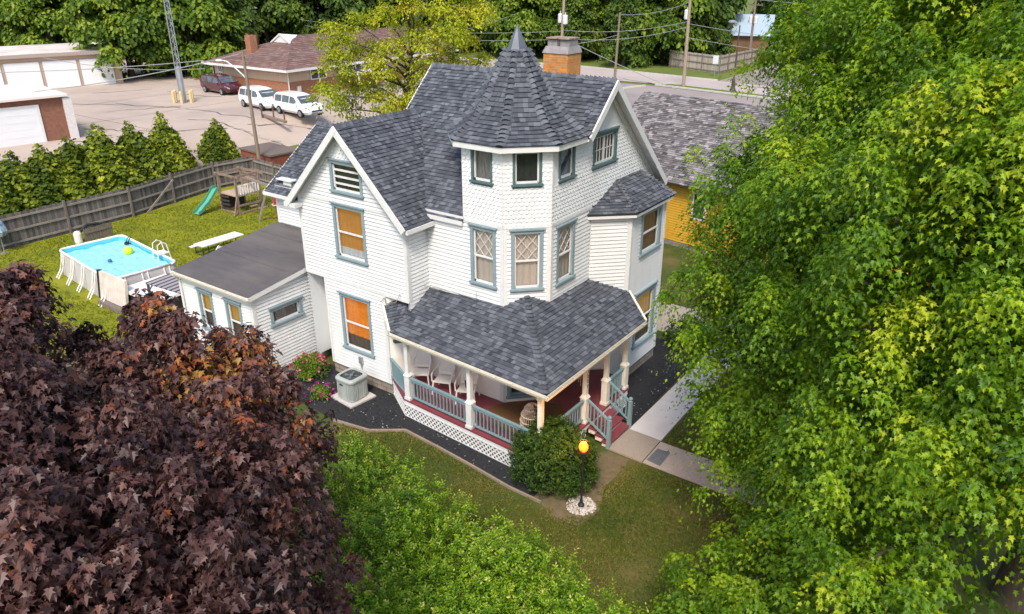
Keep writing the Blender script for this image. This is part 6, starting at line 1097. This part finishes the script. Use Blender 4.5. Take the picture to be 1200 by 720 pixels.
mb = MB(); mb.box(-57.7, 33.2, ez, -56.9, 34.0, GZ+5.2); mb.build('chimney', MATS['orange_red_brick'], t)
def bwin(x0, y0, x1, y1, z0, z1, nrm):
    F = Face((x0, y0), (x1, y1)); mb = MB(); F.box(mb, 0, z0, F.L, z1, -.02, .06); F.box(mb, F.L/2-.05, z0, F.L/2+.05, z1, .06, .08); w = mb.build('window', trim_m, t); mb = MB()
    for a, b_ in ((.1, F.L/2-.08), (F.L/2+.08, F.L-.1)): F.box(mb, a, z0+.1, b_, z1-.1, .061, .07)
    mb.build('pane', mat('dark_glass', (.04, .045, .05), .1) if 'dark_glass' not in MATS else MATS['dark_glass'], w)
bwin(X1, 34.2, X1, 36.2, GZ+1.35, GZ+2.35, 0); bwin(X1, 39.3, X1, 41.0, GZ+1.35, GZ+2.35, 0); bwin(-60.4, Y0, -59.7, Y0, GZ+1.6, GZ+2.3, 0)
mb = MB(); mb.box(X1, 37.6, GZ+1.7, X1+.35, 38.6, GZ+2.15); mb.build('window_unit', steel_m, t); mb = MB(); mb.box(X1, 32.4, GZ+.4, X1+.15, 32.8, GZ+.95); mb.build('meter_box', trim_m, t)
for x, y in ((X1+.06, Y0-.06), (X0-.06, Y0-.06)): mb = MB(); mb.tube([(x, y, ez-.1), (x, y, GZ)], .06, 6); mb.build('downspout', trim_m, t)
mb = MB(); mb.box(X1+.05, 38.3, GZ+1.55, X1+2.4, 42.3, GZ+1.75); [mb.box(X1+2.2, y, GZ, X1+2.35, y+.15, GZ+1.55) for y in (38.4, 42.1)]; mb.build('entry_porch', trim_m, t)
# yellow neighbour house
t = thing('yellow_house', 'yellow clapboard house with a speckled grey roof behind the big maple', 'house', (-4, 22, 0)); yel_m = mat('yellow_siding', (.60, .33, .025), .6, (.54, .29, .02), 2)
pA, pB = (-9.1, 19.6), (9.5, 16.2); F = Face(pA, pB); mb = MB(); clapboard(mb, F, [(0, .3), (F.L, .3), (F.L, 3.6), (0, 3.6)], exp=.13, lap=.03); F2 = Face((pA[0]+2.0, pA[1]+9.6), pA); clapboard(mb, F2, [(0, .3), (F2.L, .3), (F2.L, 3.6), (F2.L/2, 6.6), (0, 3.6)], exp=.13, lap=.03); mb.build('wall', yel_m, t)
mb = MB(); F.box(mb, -.05, 0, F.L, .3, -.3, 0); mb.build('foundation', stone_m, t); d = F.U; n = -F.N; q = lambda u, v, z: Vector((*pA, 0))+d*u+n*v+Vector((0, 0, z))
spk = mat('speckled_shingle', (.050, .045, .048), .95, (.34, .31, .31), attr=True, bump=.4, bscale=120); mb = MB(); roof(mb, [q(-.6, -.6, 3.45), q(F.L+.5, -.6, 3.45), q(F.L+.5, 4.9, 6.75), q(-.6, 4.9, 6.75)], .15, tw=(.12, .4)); roof(mb, [q(F.L+.5, 10.4, 3.45), q(-.6, 10.4, 3.45), q(-.6, 4.9, 6.75), q(F.L+.5, 4.9, 6.75)], .15, tabs=False); mb.build('roof', spk, t)
mb = MB(); F.box(mb, 6.4, 1.7, 7.2, 3.1, .02, .06); w = mb.build('window', trim_m, t); mb = MB(); F.box(mb, 6.5, 1.8, 7.1, 3.0, .06, .065); mb.build('pane', MATS['dark_glass'], w)
# far houses
t = thing('dark_red_house', 'dark red house half hidden among the trees behind the brown roof', 'house', (-82, 50, GZ)); f = oriented((-83.5, 45.5), (3.2, 7)); mb = MB(); lbox(mb, f, 0, 0, 0, 7, 7, 6.5); mb.build('wall', mat('dark_red_board', (.10, .032, .03), .8, (.075, .025, .024), 2), t)
for u in (1.2, 4.6):
    for z in (1.2, 4.2): mb = MB(); lbox(mb, f, u, -.06, z, u+1, 0, z+1.3); w = mb.build('window', trim_m, t); mb = MB(); lbox(mb, f, u+.12, -.08, z+.12, u+.88, -.06, z+1.18); mb.build('pane', MATS['dark_glass'], w)
mb = MB(); mb.poly([f(-.4, -.4, 6.5), f(7.4, -.4, 6.5), f(3.5, 3.5, 9)]); mb.poly([f(7.4, -.4, 6.5), f(7.4, 7.4, 6.5), f(3.5, 3.5, 9)]); mb.poly([f(7.4, 7.4, 6.5), f(-.4, 7.4, 6.5), f(3.5, 3.5, 9)]); mb.poly([f(-.4, 7.4, 6.5), f(-.4, -.4, 6.5), f(3.5, 3.5, 9)]); mb.build('roof', asphalt_m, t)
t = thing('far_house', 'distant house with a pale blue metal roof beyond the street trees', 'house', (-24, 90, GZ)); f = oriented((-27.3, 86.0), (.95, .32)); mb = MB(); lbox(mb, f, 0, 0, 0, 5, 9, 3.3); mb.build('wall', mat('brown_wall', (.20, .11, .06), .8), t)
mb = MB(); mb.poly([f(-.5, -.5, 3.2), f(5.5, -.5, 3.2), f(5.5, 4.5, 5.6), f(-.5, 4.5, 5.6)]); mb.poly([f(5.5, 9.5, 3.2), f(-.5, 9.5, 3.2), f(-.5, 4.5, 5.6), f(5.5, 4.5, 5.6)]); mb.build('roof', mat('blue_metal_roof', (.36, .46, .56), .5), t); mb = MB(); mb.poly([f(0, 0, 3.3), f(0, 9, 3.3), f(0, 4.5, 5.5)]); mb.poly([f(5, 0, 3.3), f(5, 9, 3.3), f(5, 4.5, 5.5)]); mb.build('gable', MATS['brown_wall'], t)
t = thing('gabled_shed', 'small grey gabled shed roof showing between trees behind the tan garage', 'shed', (-112, 38, GZ)); f = oriented((-113, 36), (2, 6)); mb = MB(); lbox(mb, f, 0, 0, 0, 6, 6, 4); mb.build('wall', tanwall_m, t); mb = MB(); mb.poly([f(-.4, -.4, 4), f(3, -.4, 7), f(3, 6.4, 7), f(-.4, 6.4, 4)]); mb.poly([f(6.4, -.4, 4), f(3, -.4, 7), f(3, 6.4, 7), f(6.4, 6.4, 4)]); mb.build('roof', steel_m, t)
fence('board_fence', 'pale wooden fence along the far side street behind the road sign', [(-30.5, 75.2), (-22.9, 72.2), (-22.4, 84)], 2.0, 2.6, 1, mb_m=mat('pale_boards', (.30, .25, .21), .9, (.46, .39, .33), attr=True), gz=GZ)
mb = MB(); rbox(mb, (-34.0, 16.9), 1.9, 1.2, ground_z(-34, 17)-.2, ground_z(-34, 17)+1.55, R(-5)); tt = thing('dumpster', 'rust red metal dumpster behind the fence corner by the utility pole', 'dumpster', (-34.0, 16.9, 0)); mb.build('bin', mat('rust_metal', (.26, .075, .035), .8, (.17, .05, .03), 2), tt)
mb = MB(); rbox(mb, (-34.0, 16.9), 1.98, 1.28, ground_z(-34, 17)+1.5, ground_z(-34, 17)+1.62, R(-5)); mb.build('lid', mat('rust_lid', (.16, .12, .10), .8), tt)
# ------------------------------------------------------------------ minivans
dglass = MATS['dark_glass']; vglass = mat('car_glass', (.05, .065, .07), .06, (.10, .125, .13), 2, spec=.8)
def van(name, label, base, rz, paint):
    t = thing(name, label, 'minivan', (0, 0, 0), None); st = [(-2.55, .45, 1.05, .80), (-2.48, .32, 1.50, .90), (-2.2, .26, 1.70, .96), (-1.2, .24, 1.76, .98), (0, .24, 1.76, .98), (.75, .24, 1.66, .98), (1.15, .24, 1.45, .98), (1.62, .24, 1.10, .98), (2.1, .26, .98, .94), (2.42, .30, .84, .84), (2.56, .38, .66, .70)]
    def ring(x, zl, zt, w):
        tall = zt > 1.2; zb_ = 1.0 if tall else zt-.07; wr = w*(.80 if tall else .9)
        h = [(w*.82, zl), (w*.98, zl+.2), (w, min(.7, zb_-.05)), (w*.985, zb_), (wr, zt-.06), (wr*.7, zt)]; return [(x, -y, z) for y, z in h]+[(x, y, z) for y, z in h[::-1]]
    mb = MB(); rs_ = [ring(*s) for s in st]; n = 12
    for a, b_ in zip(rs_, rs_[1:]):
        for k in range(n): mb.poly([a[k], b_[k], b_[(k+1) % n], a[(k+1) % n]][::-1])
    mb.poly(rs_[0]); mb.poly(rs_[-1][::-1]); mb.build('body', paint, t)
    def S_(x, f, side): # point on the glasshouse side
        i = max(j for j in range(len(st)) if st[j][0] <= x); i = min(i, len(st)-2); u = (x-st[i][0])/(st[i+1][0]-st[i][0]); A, B = rs_[i], rs_[i+1]; p = Vector(A[3]).lerp(Vector(B[3]), u); q = Vector(A[4]).lerp(Vector(B[4]), u); r = p.lerp(q, f); r.y -= .012; return Vector((r.x, r.y if side < 0 else -r.y, r.z))
    for side in (-1, 1):
        for xs in ((-2.15, -1.15), (-1.05, -.05), (.05, .62, 1.15)):
            mb = MB(); lo = [S_(x, .08, side) for x in xs]; hi = [S_(x, .86 if x < 1 else .30, side) for x in xs]; mb.poly(lo+hi[::-1]); mb.build('side_window', vglass, t)
        mb = MB(); mb.bar((1.18, side*1.02, 1.06), (1.18, side*1.18, 1.08), .10, .14); mb.build('mirror', paint, t)
        mb = MB(); mb.poly([(2.12, side*.925, .80), (2.46, side*.80, .72), (2.40, side*.845, .86), (2.15, side*.92, .93)]); mb.poly([(2.46, side*.80, .72), (2.57, side*.62, .62), (2.52, side*.62, .74), (2.40, side*.845, .86)]); mb.build('headlight', steel_m, t)
        mb = MB(); mb.box(-2.56, side*.76-.08, .85, -2.46, side*.76+.08, 1.35); mb.build('tail_light', red_toy, t)
        for x in (-1.55, 1.55):
            mb = MB(); c = Vector((x, side*.92, .34)); ringp = lambda r, yy: [(c.x+r*math.cos(k*math.pi/9), c.y+yy, c.z+r*math.sin(k*math.pi/9)) for k in range(18)]; a, b_ = ringp(.34, side*.10), ringp(.34, -side*.13)
            for k in range(18): mb.poly([a[k], b_[k], b_[(k+1) % 18], a[(k+1) % 18]])
            mb.poly(a); w = mb.build('wheel', rubber_m, t); mb = MB(); mb.poly(ringp(.22, side*.112)); [mb.bar(c+Vector((0, side*.118, 0)), c+Vector((.21*math.cos(k*1.257), side*.118, .21*math.sin(k*1.257))), .05, .02) for k in range(5)]; mb.build('rim', steel_m, w)
    mb = MB(); w0, w1 = .74, .84; mb.poly([(.86, -w0, 1.62), (.86, w0, 1.62), (1.60, w1, 1.13), (1.60, -w1, 1.13)]); o = mb.build('windshield', vglass, t)
    mb = MB(); mb.box(2.5, -.5, .52, 2.585, .5, .62); mb.box(2.45, -.55, .36, 2.56, .55, .46); mb.build('grille', black_m, t)
    for ch in [o for o in bpy.data.objects if o.parent is t and o.name.startswith('windshield')]:
        for v in ch.data.vertices: v.co.x += .012; v.co.z += .012
    t.location = base; t.rotation_euler = (0, 0, rz); return t
wpaint = mat('white_car_paint', (.78, .79, .80), .25, (.76, .77, .78), 1, coat=.5); mpaint = mat('maroon_car_paint', (.075, .012, .02), .25, (.07, .012, .018), 1, coat=.6)
van('minivan', 'white minivan parked nearest the brick building, behind the utility pole', (-46.9, 26.3, GZ), R(-8), wpaint); van('minivan', 'white minivan parked to the right with its nose towards the yellow green tree', (-41.5, 25.95, GZ), R(-6), wpaint); van('minivan', 'dark maroon minivan parked in front of the brown roofed building', (-57.6, 29.7, GZ), R(-5), mpaint)
fp = thing('pipe_rail', 'low rusty pipe rail with three posts in front of the white minivans', 'rail', (-41.4, 23.1, GZ))
for x, y in ((-42.8, 23.1), (-41.3, 23.1), (-39.7, 22.9)): mb = MB(); mb.tube([(x, y, GZ), (x, y, GZ+.95)], .06, 7); mb.build('post', mat('rusty_pipe', (.13, .07, .05), .8) if 'rusty_pipe' not in MATS else MATS['rusty_pipe'], fp)
mb = MB(); mb.bar((-43.3, 23.5, GZ+.1), (-39.2, 22.6, GZ+.1), .25, .18); mb.build('base_beam', newwood_m, fp)
# ------------------------------------------------------------------ poles and wires
t = thing('lattice_mast', 'tall grey steel lattice mast rising from the parking lot', 'mast', (-55.4, 24.0, GZ)); mb = MB(); b = Vector((-55.4, 24.0, GZ)); H_ = 17
for k in range(3):
    a = k*2.094+.4; r0, r1 = .30, .17; mb.tube([b+Vector((r0*math.cos(a), r0*math.sin(a), 0)), b+Vector((r1*math.cos(a), r1*math.sin(a), H_))], .04, 5)
    for j in range(34):
        z0, z1 = j*.5, j*.5+.5; ra, rb = r0+(r1-r0)*z0/H_, r0+(r1-r0)*z1/H_; a2 = a+2.094*(1 if j % 2 else -1)
        mb.tube([b+Vector((ra*math.cos(a), ra*math.sin(a), z0)), b+Vector((rb*math.cos(a2), rb*math.sin(a2), z1))], .018, 4)
mb.build('lattice', steel_m, t); mb = MB(); mb.tube([b, b+Vector((0, 0, 3.2))], .24, 10); mb.build('base_pipe', steel_m, t)
ybol = mat('yellow_bollard', (.66, .52, .26), .7, (.56, .42, .2), 3)
for k in range(6):
    a = k*1.047+.3; x, y = -55.4+.85*math.cos(a), 24.0+.85*math.sin(a); mb = MB(); mb.lathe((x, y, GZ), [(.13, 0), (.13, 1.0), (.09, 1.08), (0, 1.1)], 8); tag(mb.build('bollard', ybol, loc=(x, y, GZ)), 'faded yellow bollard guarding the foot of the lattice mast', 'bollard', 'yellow bollards round the mast')
def upole(label, base, h, lean=(0, 0), arms=(), cans=(), lampa=False, m=None, r=.19):
    t = thing('utility_pole', label, 'utility pole', base); b = Vector(base); top = b+Vector((lean[0], lean[1], h)); mb = MB(); mb.tube([b, top], [r, r*.65], 9); mb.build('pole', m or pole_m, t); ax = Vector((.92, -.35, 0)).normalized()
    for z in arms: mb = MB(); c = b.lerp(top, z/h); mb.bar(c-ax*1.1, c+ax*1.1, .1, .12); [mb.lathe(c+ax*k+Vector((0, 0, .06)), [(.05, 0), (.06, .12), (0, .16)], 6) for k in (-1, -.5, .5, 1)]; mb.build('cross_arm', m or pole_m, t)
    for z, s in cans: mb = MB(); c = b.lerp(top, z/h)+ax*s; mb.lathe(c, [(0, 0), (.24, 0), (.26, .08), (.26, .8), (.2, .9), (0, .92)], 10); mb.tube([c+Vector((0, 0, .9)), c+Vector((0, 0, 1.15))], .04, 5); mb.build('transformer', mat('transformer_grey', (.62, .64, .66), .5) if 'transformer_grey' not in MATS else MATS['transformer_grey'], t)
    return t
up = upole('leaning wooden utility pole by the back fence with a curved lamp arm', (-32.6, 14.9, 0), 8.4, (-.35, .1), (), (), r=.14, m=mat('grey_brown_pole', (.24, .19, .145), .9, (.17, .135, .10), 4, stretch=(5, 5, .4)))
mb = MB(); c = Vector((-32.95, 15, 7.9)); mb.tube([c-Vector((0, 0, 1.2)), c+Vector((-.5, -.3, -.6)), c+Vector((-1.05, -.55, -.15)), c+Vector((-1.3, -.7, -.1))], .045, 6); mb.build('lamp_arm', trim_m, up); mb = MB(); mb.sphere(c+Vector((-1.5, -.8, -.1)), .2, 10, 6, sx=1.6, sz=.4); mb.build('lamp_head', trim_m, up); mb = MB(); mb.bar(c+Vector((-.5, .2, .2)), c+Vector((.6, -.2, .25)), .09, .1); mb.build('cross_arm', newwood_m, up)
upole('tall pale utility pole with a cross arm beside the street, right of the roof gable', (-21.5, 59.2, GZ), 11.2, (-.1, 0), (9.2, ), ((6.6, -.3),)); upole('plain leaning utility pole rising above the right end of the main ridge', (-28.9, 58.0, GZ), 7.1, (.25, 0), (), (), m=MATS['grey_brown_pole'], r=.15)
upole('utility pole with two grey transformer cans behind the brick chimney', (-33.7, 54.6, GZ), 11, (.45, 0), (9.3,), ((6.1, -.42), (6.0, .42))); upole('distant utility pole with transformers before the pale blue roof', (-23.4, 83.4, GZ), 7.6, (0, 0), (7.1,), ((4.9, -.4), (4.9, .4)), m=MATS['grey_brown_pole'])
t = thing('street_lamp', 'dark thin street lamp with a flared base beside the pale utility pole', 'street lamp', (-16.4, 59.6, GZ)); mb = MB(); mb.lathe((-16.4, 59.6, GZ), [(.32, 0), (.32, .15), (.22, .4), (.18, 1.0), (.07, 1.35), (.06, 6.2)], 8); mb.build('post', mat('bronze_post', (.06, .05, .045), .6), t); mb = MB(); mb.tube([(-16.4, 59.6, GZ+6.2), (-17.0, 59.8, GZ+6.5)], .05, 5); mb.sphere((-17.3, 59.9, GZ+6.5), .3, 8, 5, sx=1.4, sz=.5); mb.build('lamp_head', steel_m, t)
t = thing('road_sign', 'small pale road sign on a thin post across the street', 'road sign', (-22.1, 68.9, GZ)); mb = MB(); mb.tube([(-22.1, 68.9, GZ), (-22.1, 68.9, GZ+2.3)], .04, 5); mb.build('post', steel_m, t); mb = MB(); rbox(mb, (-22.1, 68.85), .30, .02, GZ+1.45, GZ+2.35, R(30)); mb.build('sign_plate', mat('sign_grey', (.55, .58, .6), .5), t)
def wire(p, q, sag, label, r=.022, m=None):
    p, q = Vector(p), Vector(q); mb = MB(); mb.tube([p.lerp(q, k/14)-Vector((0, 0, sag*4*(k/14)*(1-k/14))) for k in range(15)], r, 4, cap=False); tag(mb.build('power_line', m or wire_m), label, 'power line', 'power lines')
pA_, pB_, pC_, pD_ = Vector((-33.3, 54.6, GZ+9.3)), Vector((-21.6, 59.2, GZ+9.2)), Vector((-33.3, 54.6, GZ+5.2)), Vector((-21.6, 59.2, GZ+6.0))
for k, (p, q, s) in enumerate([((-34.2, 54.9, 11.4), (-22.6, 59.6, 11.3), .5), ((-32.4, 54.3, 11.4), (-20.6, 58.8, 11.3), .5), ((-33.4, 54.6, 7.4), (-21.6, 59.2, 8.4), .5), ((-33.4, 54.6, 6.6), (-21.6, 59.2, 7.9), .6)]): wire(p, q, s, 'thin power line strung between the pole with two cans and the pale street pole')
for p, q, s in (((-33.4, 54.6, 7.3), (-90, 60, 7.5), 1.2), ((-33.4, 54.6, 6.5), (-90, 61, 6.6), 1.2)): wire(p, q, s, 'power line running left from the two can pole behind the pointed tower')
for p, q, s in (((-21.6, 59.2, 11.2), (20, 44, 11.5), 1), ((-21.6, 59.2, 8.2), (20, 45, 8.6), 1), ((-21.6, 59.2, 6.9), (20, 45, 7.2), .9)): wire(p, q, s, 'power line running right from the pale street pole into the big maple')
wire((-33.3, 54.7, 6.6), (-13, 44, 3.4), .2, 'straight cable slanting down behind the ridge from the two can pole', .03); wire((-28.7, 58, 8.9), (-21.6, 59.2, 10.2), .4, 'short line from the plain leaning pole to the pale street pole'); wire((-28.8, 58, 6.9), (-33.4, 54.7, 5.9), .15, 'short line from the plain leaning pole to the two can pole')
wire((-33.3, 15, 8.2), (-58.7, 6, 4.4), .6, 'pale cable from the back fence pole down to the brick garage', .03); wire((-62, 31, 4.7), (-80, 9, 4.4), .4, 'pale cable crossing the lot between the brown roof and the tan garage', .035); wire((-33.2, 15, 7.9), (-54, 31, 5.6), .3, 'line from the back fence pole to the brown hipped roof', .02); wire((-33.2, 15, 8.1), (-50, 70, 8), 1, 'line from the back fence pole towards the street trees', .018)
wire((-72, 20, 5.3), (-62, 31, 3.9), .5, 'second pale cable sagging low in front of the woods', .03)
# ------------------------------------------------------------------ woods: prototypes with their own crown, then copies
gw = np.random.default_rng(21)
def woodtree(name, label, h, rad, m, n, ls, group, conical=False, low=.22):
    t = thing(name, label, 'tree', (0, 0, 0), group); bl = []
    for k in range(n):
        z = h*(low+(1-low)*gw.random()**.8); f = ((z/h-low)/(1-low)); R_ = rad*(math.sin(math.pi*min(1, .18+.80*f))**.6) if not conical else rad*(1-f)*.95+.3; a = gw.random()*6.283; q = R_*math.sqrt(gw.uniform(.25, 1)); bl.append((q*math.cos(a), q*math.sin(a), z-1*(not conical), rad*gw.uniform(.20, .32)))
    P_, N_2, T_, S_2, V_ = sprays(bl, 14, 16, .8, ls, gw, flat=.7, droop=.8, vmu=.42, vs=.22, vl=.14, bottom=-.5, center=(0, 0, h*.4)); leaf_mesh('crown', P_, N_2, T_, S_2, V_, m, t, CLUMP); trunk_limbs(t, (0, 0, -.2), rad*.055+.06, bl, (0, 0, h*.85), greybark_m, 4, .07); return t
WG = 'woods trees across the street'
T1 = woodtree('woods_tree', 'a', 15, 6.2, wood1_m, 60, .46, WG); T2 = woodtree('woods_tree', 'b', 17, 6.8, wood1_m, 66, .48, WG, low=.15); T3 = woodtree('woods_tree', 'c', 13, 5.6, wood2_m, 60, .42, WG, low=.14); T4 = woodtree('spruce_tree', 'd', 13, 3.6, wood1_m, 60, .36, 'dark spruces across the street', True, .05)
used = {}
def plant(src, x, y, s, rz, lab):
    if src.name not in used: used[src.name] = 1; src.location = (x, y, GZ-.1); src.rotation_euler = (0, 0, rz); src.scale = (s, s, s); src['label'] = lab
    else: copy_tree(src, None, (x, y, GZ-.1), rz, s, lab)
for a in [(T3, -75.5, 30.5, .95, 0, 'bright green tree overhanging the right end of the tan garage'), (T3, -72.5, 36.5, 1.0, 2, 'bright green tree directly behind the steel lattice mast'), (T1, -74.5, 41.0, .82, 1, 'mid green tree right of the steel mast, before the dark red house'),
          (T2, -104, 41, 1.0, 0, 'dark green tree behind the right half of the tan garage roof'), (T1, -108, 30, 1.0, 2, 'dark tree at the top left corner of the photograph'), (T2, -98, 60, 1.05, 4, 'dark broad tree behind the dark red house'), (T1, -88, 59, 1.0, 3, 'dark tree above the brown roof chimney'), (T2, -80, 66, 1.0, 1, 'dark tree behind the middle of the brown roof'), (T1, -74, 73, 1.05, 5, 'dark tree straight behind the trunk of the yellow green tree'), (T2, -66, 78, 1.0, 2, 'dark tree at the right edge of the yellow green tree'),
          (T1, -57, 80, 1.0, 0, 'taller dark tree rising behind the leafy tree at the tower point'), (T3, -53, 75, .95, 4, 'leafy tree directly behind the tower point'), (T3, -46, 80, 1.05, 1, 'leafy bright tree behind the chimney and can pole'), (T1, -40, 82, 1.0, 2, 'leafy tree just right of the plain leaning pole'), (T4, -42.5, 72.5, .8, 0, 'dark spruce left of the plain leaning pole'), (T4, -35.5, 72.5, .85, 2, 'dark spruce right of the plain leaning pole'), (T3, -33, 79, 1.1, 3, 'leafy tree above the second spruce'), (T2, -33.5, 86, .95, 1, 'dark green tree behind the pale street pole'), (T1, -31.5, 79.5, .6, 4, 'round leafy tree at the left end of the pale fence'), (T2, -17.5, 97, 1.0, 5, 'dark tree just right of the pale blue roof'), (T1, -27.2, 81.5, .32, 3, 'small round tree over the middle of the pale fence'), (T2, -21.5, 104, 1.1, 3, 'tall dark tree right of the blue roof, behind the maple edge'), (T3, -12, 90, 1.1, 0, 'bright tree right of the pale blue roof'), (T3, -3, 84, 1.1, 2, 'bright tree far right behind the big maple'),
          (T2, -118, 52, 1.2, 1, 'tall dark tree at the back of the woods, far left'), (T2, -112, 70, 1.2, 3, 'tall back row tree above the dark red house'), (T1, -98, 82, 1.25, 2, 'tall back row tree above the brown roof'), (T2, -84, 92, 1.25, 5, 'tall back row tree behind the yellow green tree'), (T1, -68, 97, 1.25, 0, 'tall back row tree behind the tower'), (T2, -54, 100, 1.25, 2, 'tall back row tree above the can pole'), (T1, -42, 104, 1.2, 4, 'tall back row tree above the plain pole'), (T2, -12, 112, 1.2, 1, 'tall back row tree right of the pale blue roof'), (T1, 4, 100, 1.2, 1, 'tall back row tree hidden behind the big maple top'), (T1, -95, 46, .95, 2, 'dark tree left of the dark red house'), (T1, -128, 38, 1.2, 1, 'tall tree at the back behind the tan garage, leftmost'), (T3, -98, 33, 1.0, 1, 'lighter tree behind the middle of the tan garage roof')]: plant(*a)
mb = MB()
P_, N_2, T_, S_2, V_ = sprays([(-118+x*3.1+gw.uniform(-1, 1), 62+x*1.75+gw.uniform(-2, 2)+(8 if x < 12 else 0), GZ+1.2+gw.uniform(0, 1.2), 2.2) for x in range(28)]+[(-78+x*2.2, 33+x*1.6, GZ+.8, 1.5) for x in range(7)], 5, 12, .9, .5, gw, vmu=.3)
tag(leaf_mesh('undergrowth', P_, N_2, T_, S_2, V_, wood1_m, None, CLUMP), 'dark undergrowth along the foot of the woods', 'undergrowth', kind='stuff')
# yellow green open tree behind the ridge
YB = [(-28.0, 19.0, 8.6), (-28.4, 21.1, 9.8), (-27.5, 22.5, 10.3), (-24.4, 21.8, 11.0), (-23.2, 23.7, 10.4), (-22.1, 24.6, 11.1), (-23.2, 21.9, 8.9), (-25.4, 21.0, 8.3), (-26.1, 20.1, 7.0), (-29.0, 20.5, 6.0), (-27.3, 23.6, 6.0), (-22.8, 21.3, 7.2), (-23.2, 25.4, 8.6), (-22.3, 26.0, 7.3), (-27.9, 18.2, 7.6), (-28.3, 21.3, 5.4), (-25.8, 20.7, 5.0), (-27.4, 16.9, 5.9), (-21.8, 22.8, 9.5), (-25.9, 23.3, 9.2), (-29.8, 20.5, 4.3), (-29.1, 19.2, 9.2), (-25.6, 25.7, 12.1), (-25.1, 21.1, 12.4), (-21.0, 24.5, 10.4), (-28.6, 21.8, 8.1), (-24.2, 21.9, 5.3), (-24.2, 24.7, 7.6)]
t = thing('open_tree', 'open branched yellow green tree rising behind the left end of the main ridge', 'tree', (-26.2, 22.6, .2)); YB = [(*b, 1.15) for b in YB]
P_, N_2, T_, S_2, V_ = sprays(YB, 30, 22, .45, .145, gw, flat=.8, droop=.3, vmu=.5, vs=.2, vl=.15, bottom=-.6); leaf_mesh('crown', P_, N_2, T_, S_2, V_, yellow_m2, t, LANCE if False else CLUMP); trunk_limbs(t, (-26.2, 22.6, .2), .26, YB, (-25.6, 23.2, 10.5), greybark_m, 1, .055, .35)

# ------------------------------------------------------------------ grass blades
def blades(name, label, n, box, keep, size, m, seed):
    q = np.random.default_rng(seed); x = q.uniform(box[0], box[2], n); y = q.uniform(box[1], box[3], n); k = keep(x, y); x, y = x[k], y[k]; n = len(x)
    P_ = np.stack([x, y, np.full(n, .015)], 1)+0; tip = unit(q.normal(size=(n, 3))*np.array((.8, .8, .1))+np.array((0, 0, .8))); nn = unit(q.normal(size=(n, 3))+np.array((0, 0, .6))); S_2 = q.uniform(.6, 1.3, n)*size; P_[:, 2] += .25*S_2
    pt = .5+.25*np.sin(x*1.3+np.sin(y*1.1)*2)+.2*np.sin(y*1.9+x*.7); pt = pt+(.45*np.exp(-np.maximum(0, ey(x)-y)/.7) if name == 'front_grass' else 0); tag(leaf_mesh(name, P_, nn, tip, S_2, np.clip(pt*.6+q.normal(.2, .2, n), 0, 1), m, None, [(0, 0), (.12, .1), (.10, .5), (0, 1)]), label, 'grass', kind='stuff')
gr1 = rampleaf('front_grass_blades', [(0, (.04, .07, .006)), (.55, (.11, .15, .010)), (1, (.27, .21, .06))], .3, .7); gr2 = rampleaf('back_grass_blades', [(0, (.10, .14, .004)), (.5, (.22, .25, .006)), (1, (.36, .34, .02))], .3, .7)
ey = lambda x: np.interp(x, [-6, -4.02, -3.1, -1.63, -.17, 1.2, 2.3, 3.4, 3.75, 3.76, 12], [-3.3, -3.06, -2.42, -2.52, -2.66, -2.85, -3.0, -2.9, -1.5, .38, .36])
blades('front_grass', 'worn green and tan grass of the front lawn', 110000, (-5, -9, 9, .3), lambda x, y: ((y < ey(x)-.03+.25*np.sin(x*9)*np.sin(y*7)*(x > 1.4)) | ((x > 3.42+.12*np.sin(6*y)+.1*np.sin(17*y)) & (y < .36))) & (np.hypot(x-3.25, y+2.3) > .45) & ((np.sin(x*1.7+1)+np.sin(y*2.3)+np.sin(x*.9-y*1.3) > -1.2) | (np.random.default_rng(1).random(len(x)) < .45)), .075, gr1, 31)
blades('side_grass', 'strip of grass between the concrete walk and the big maple', 16000, (3.68, 1.75, 9, 7.5), lambda x, y: y > 0, .075, gr1, 32)
blades('back_grass', 'mown yellow green grass of the back lawn', 42000, (-31.4, -8, -13.3, 13.4), lambda x, y: ~((x > -25.8) & (x < -19.4) & (y > -2.9) & (y < 1.3)) & ~((x > -17) & (y > -3.7) & (y < 1)), .13, gr2, 33)
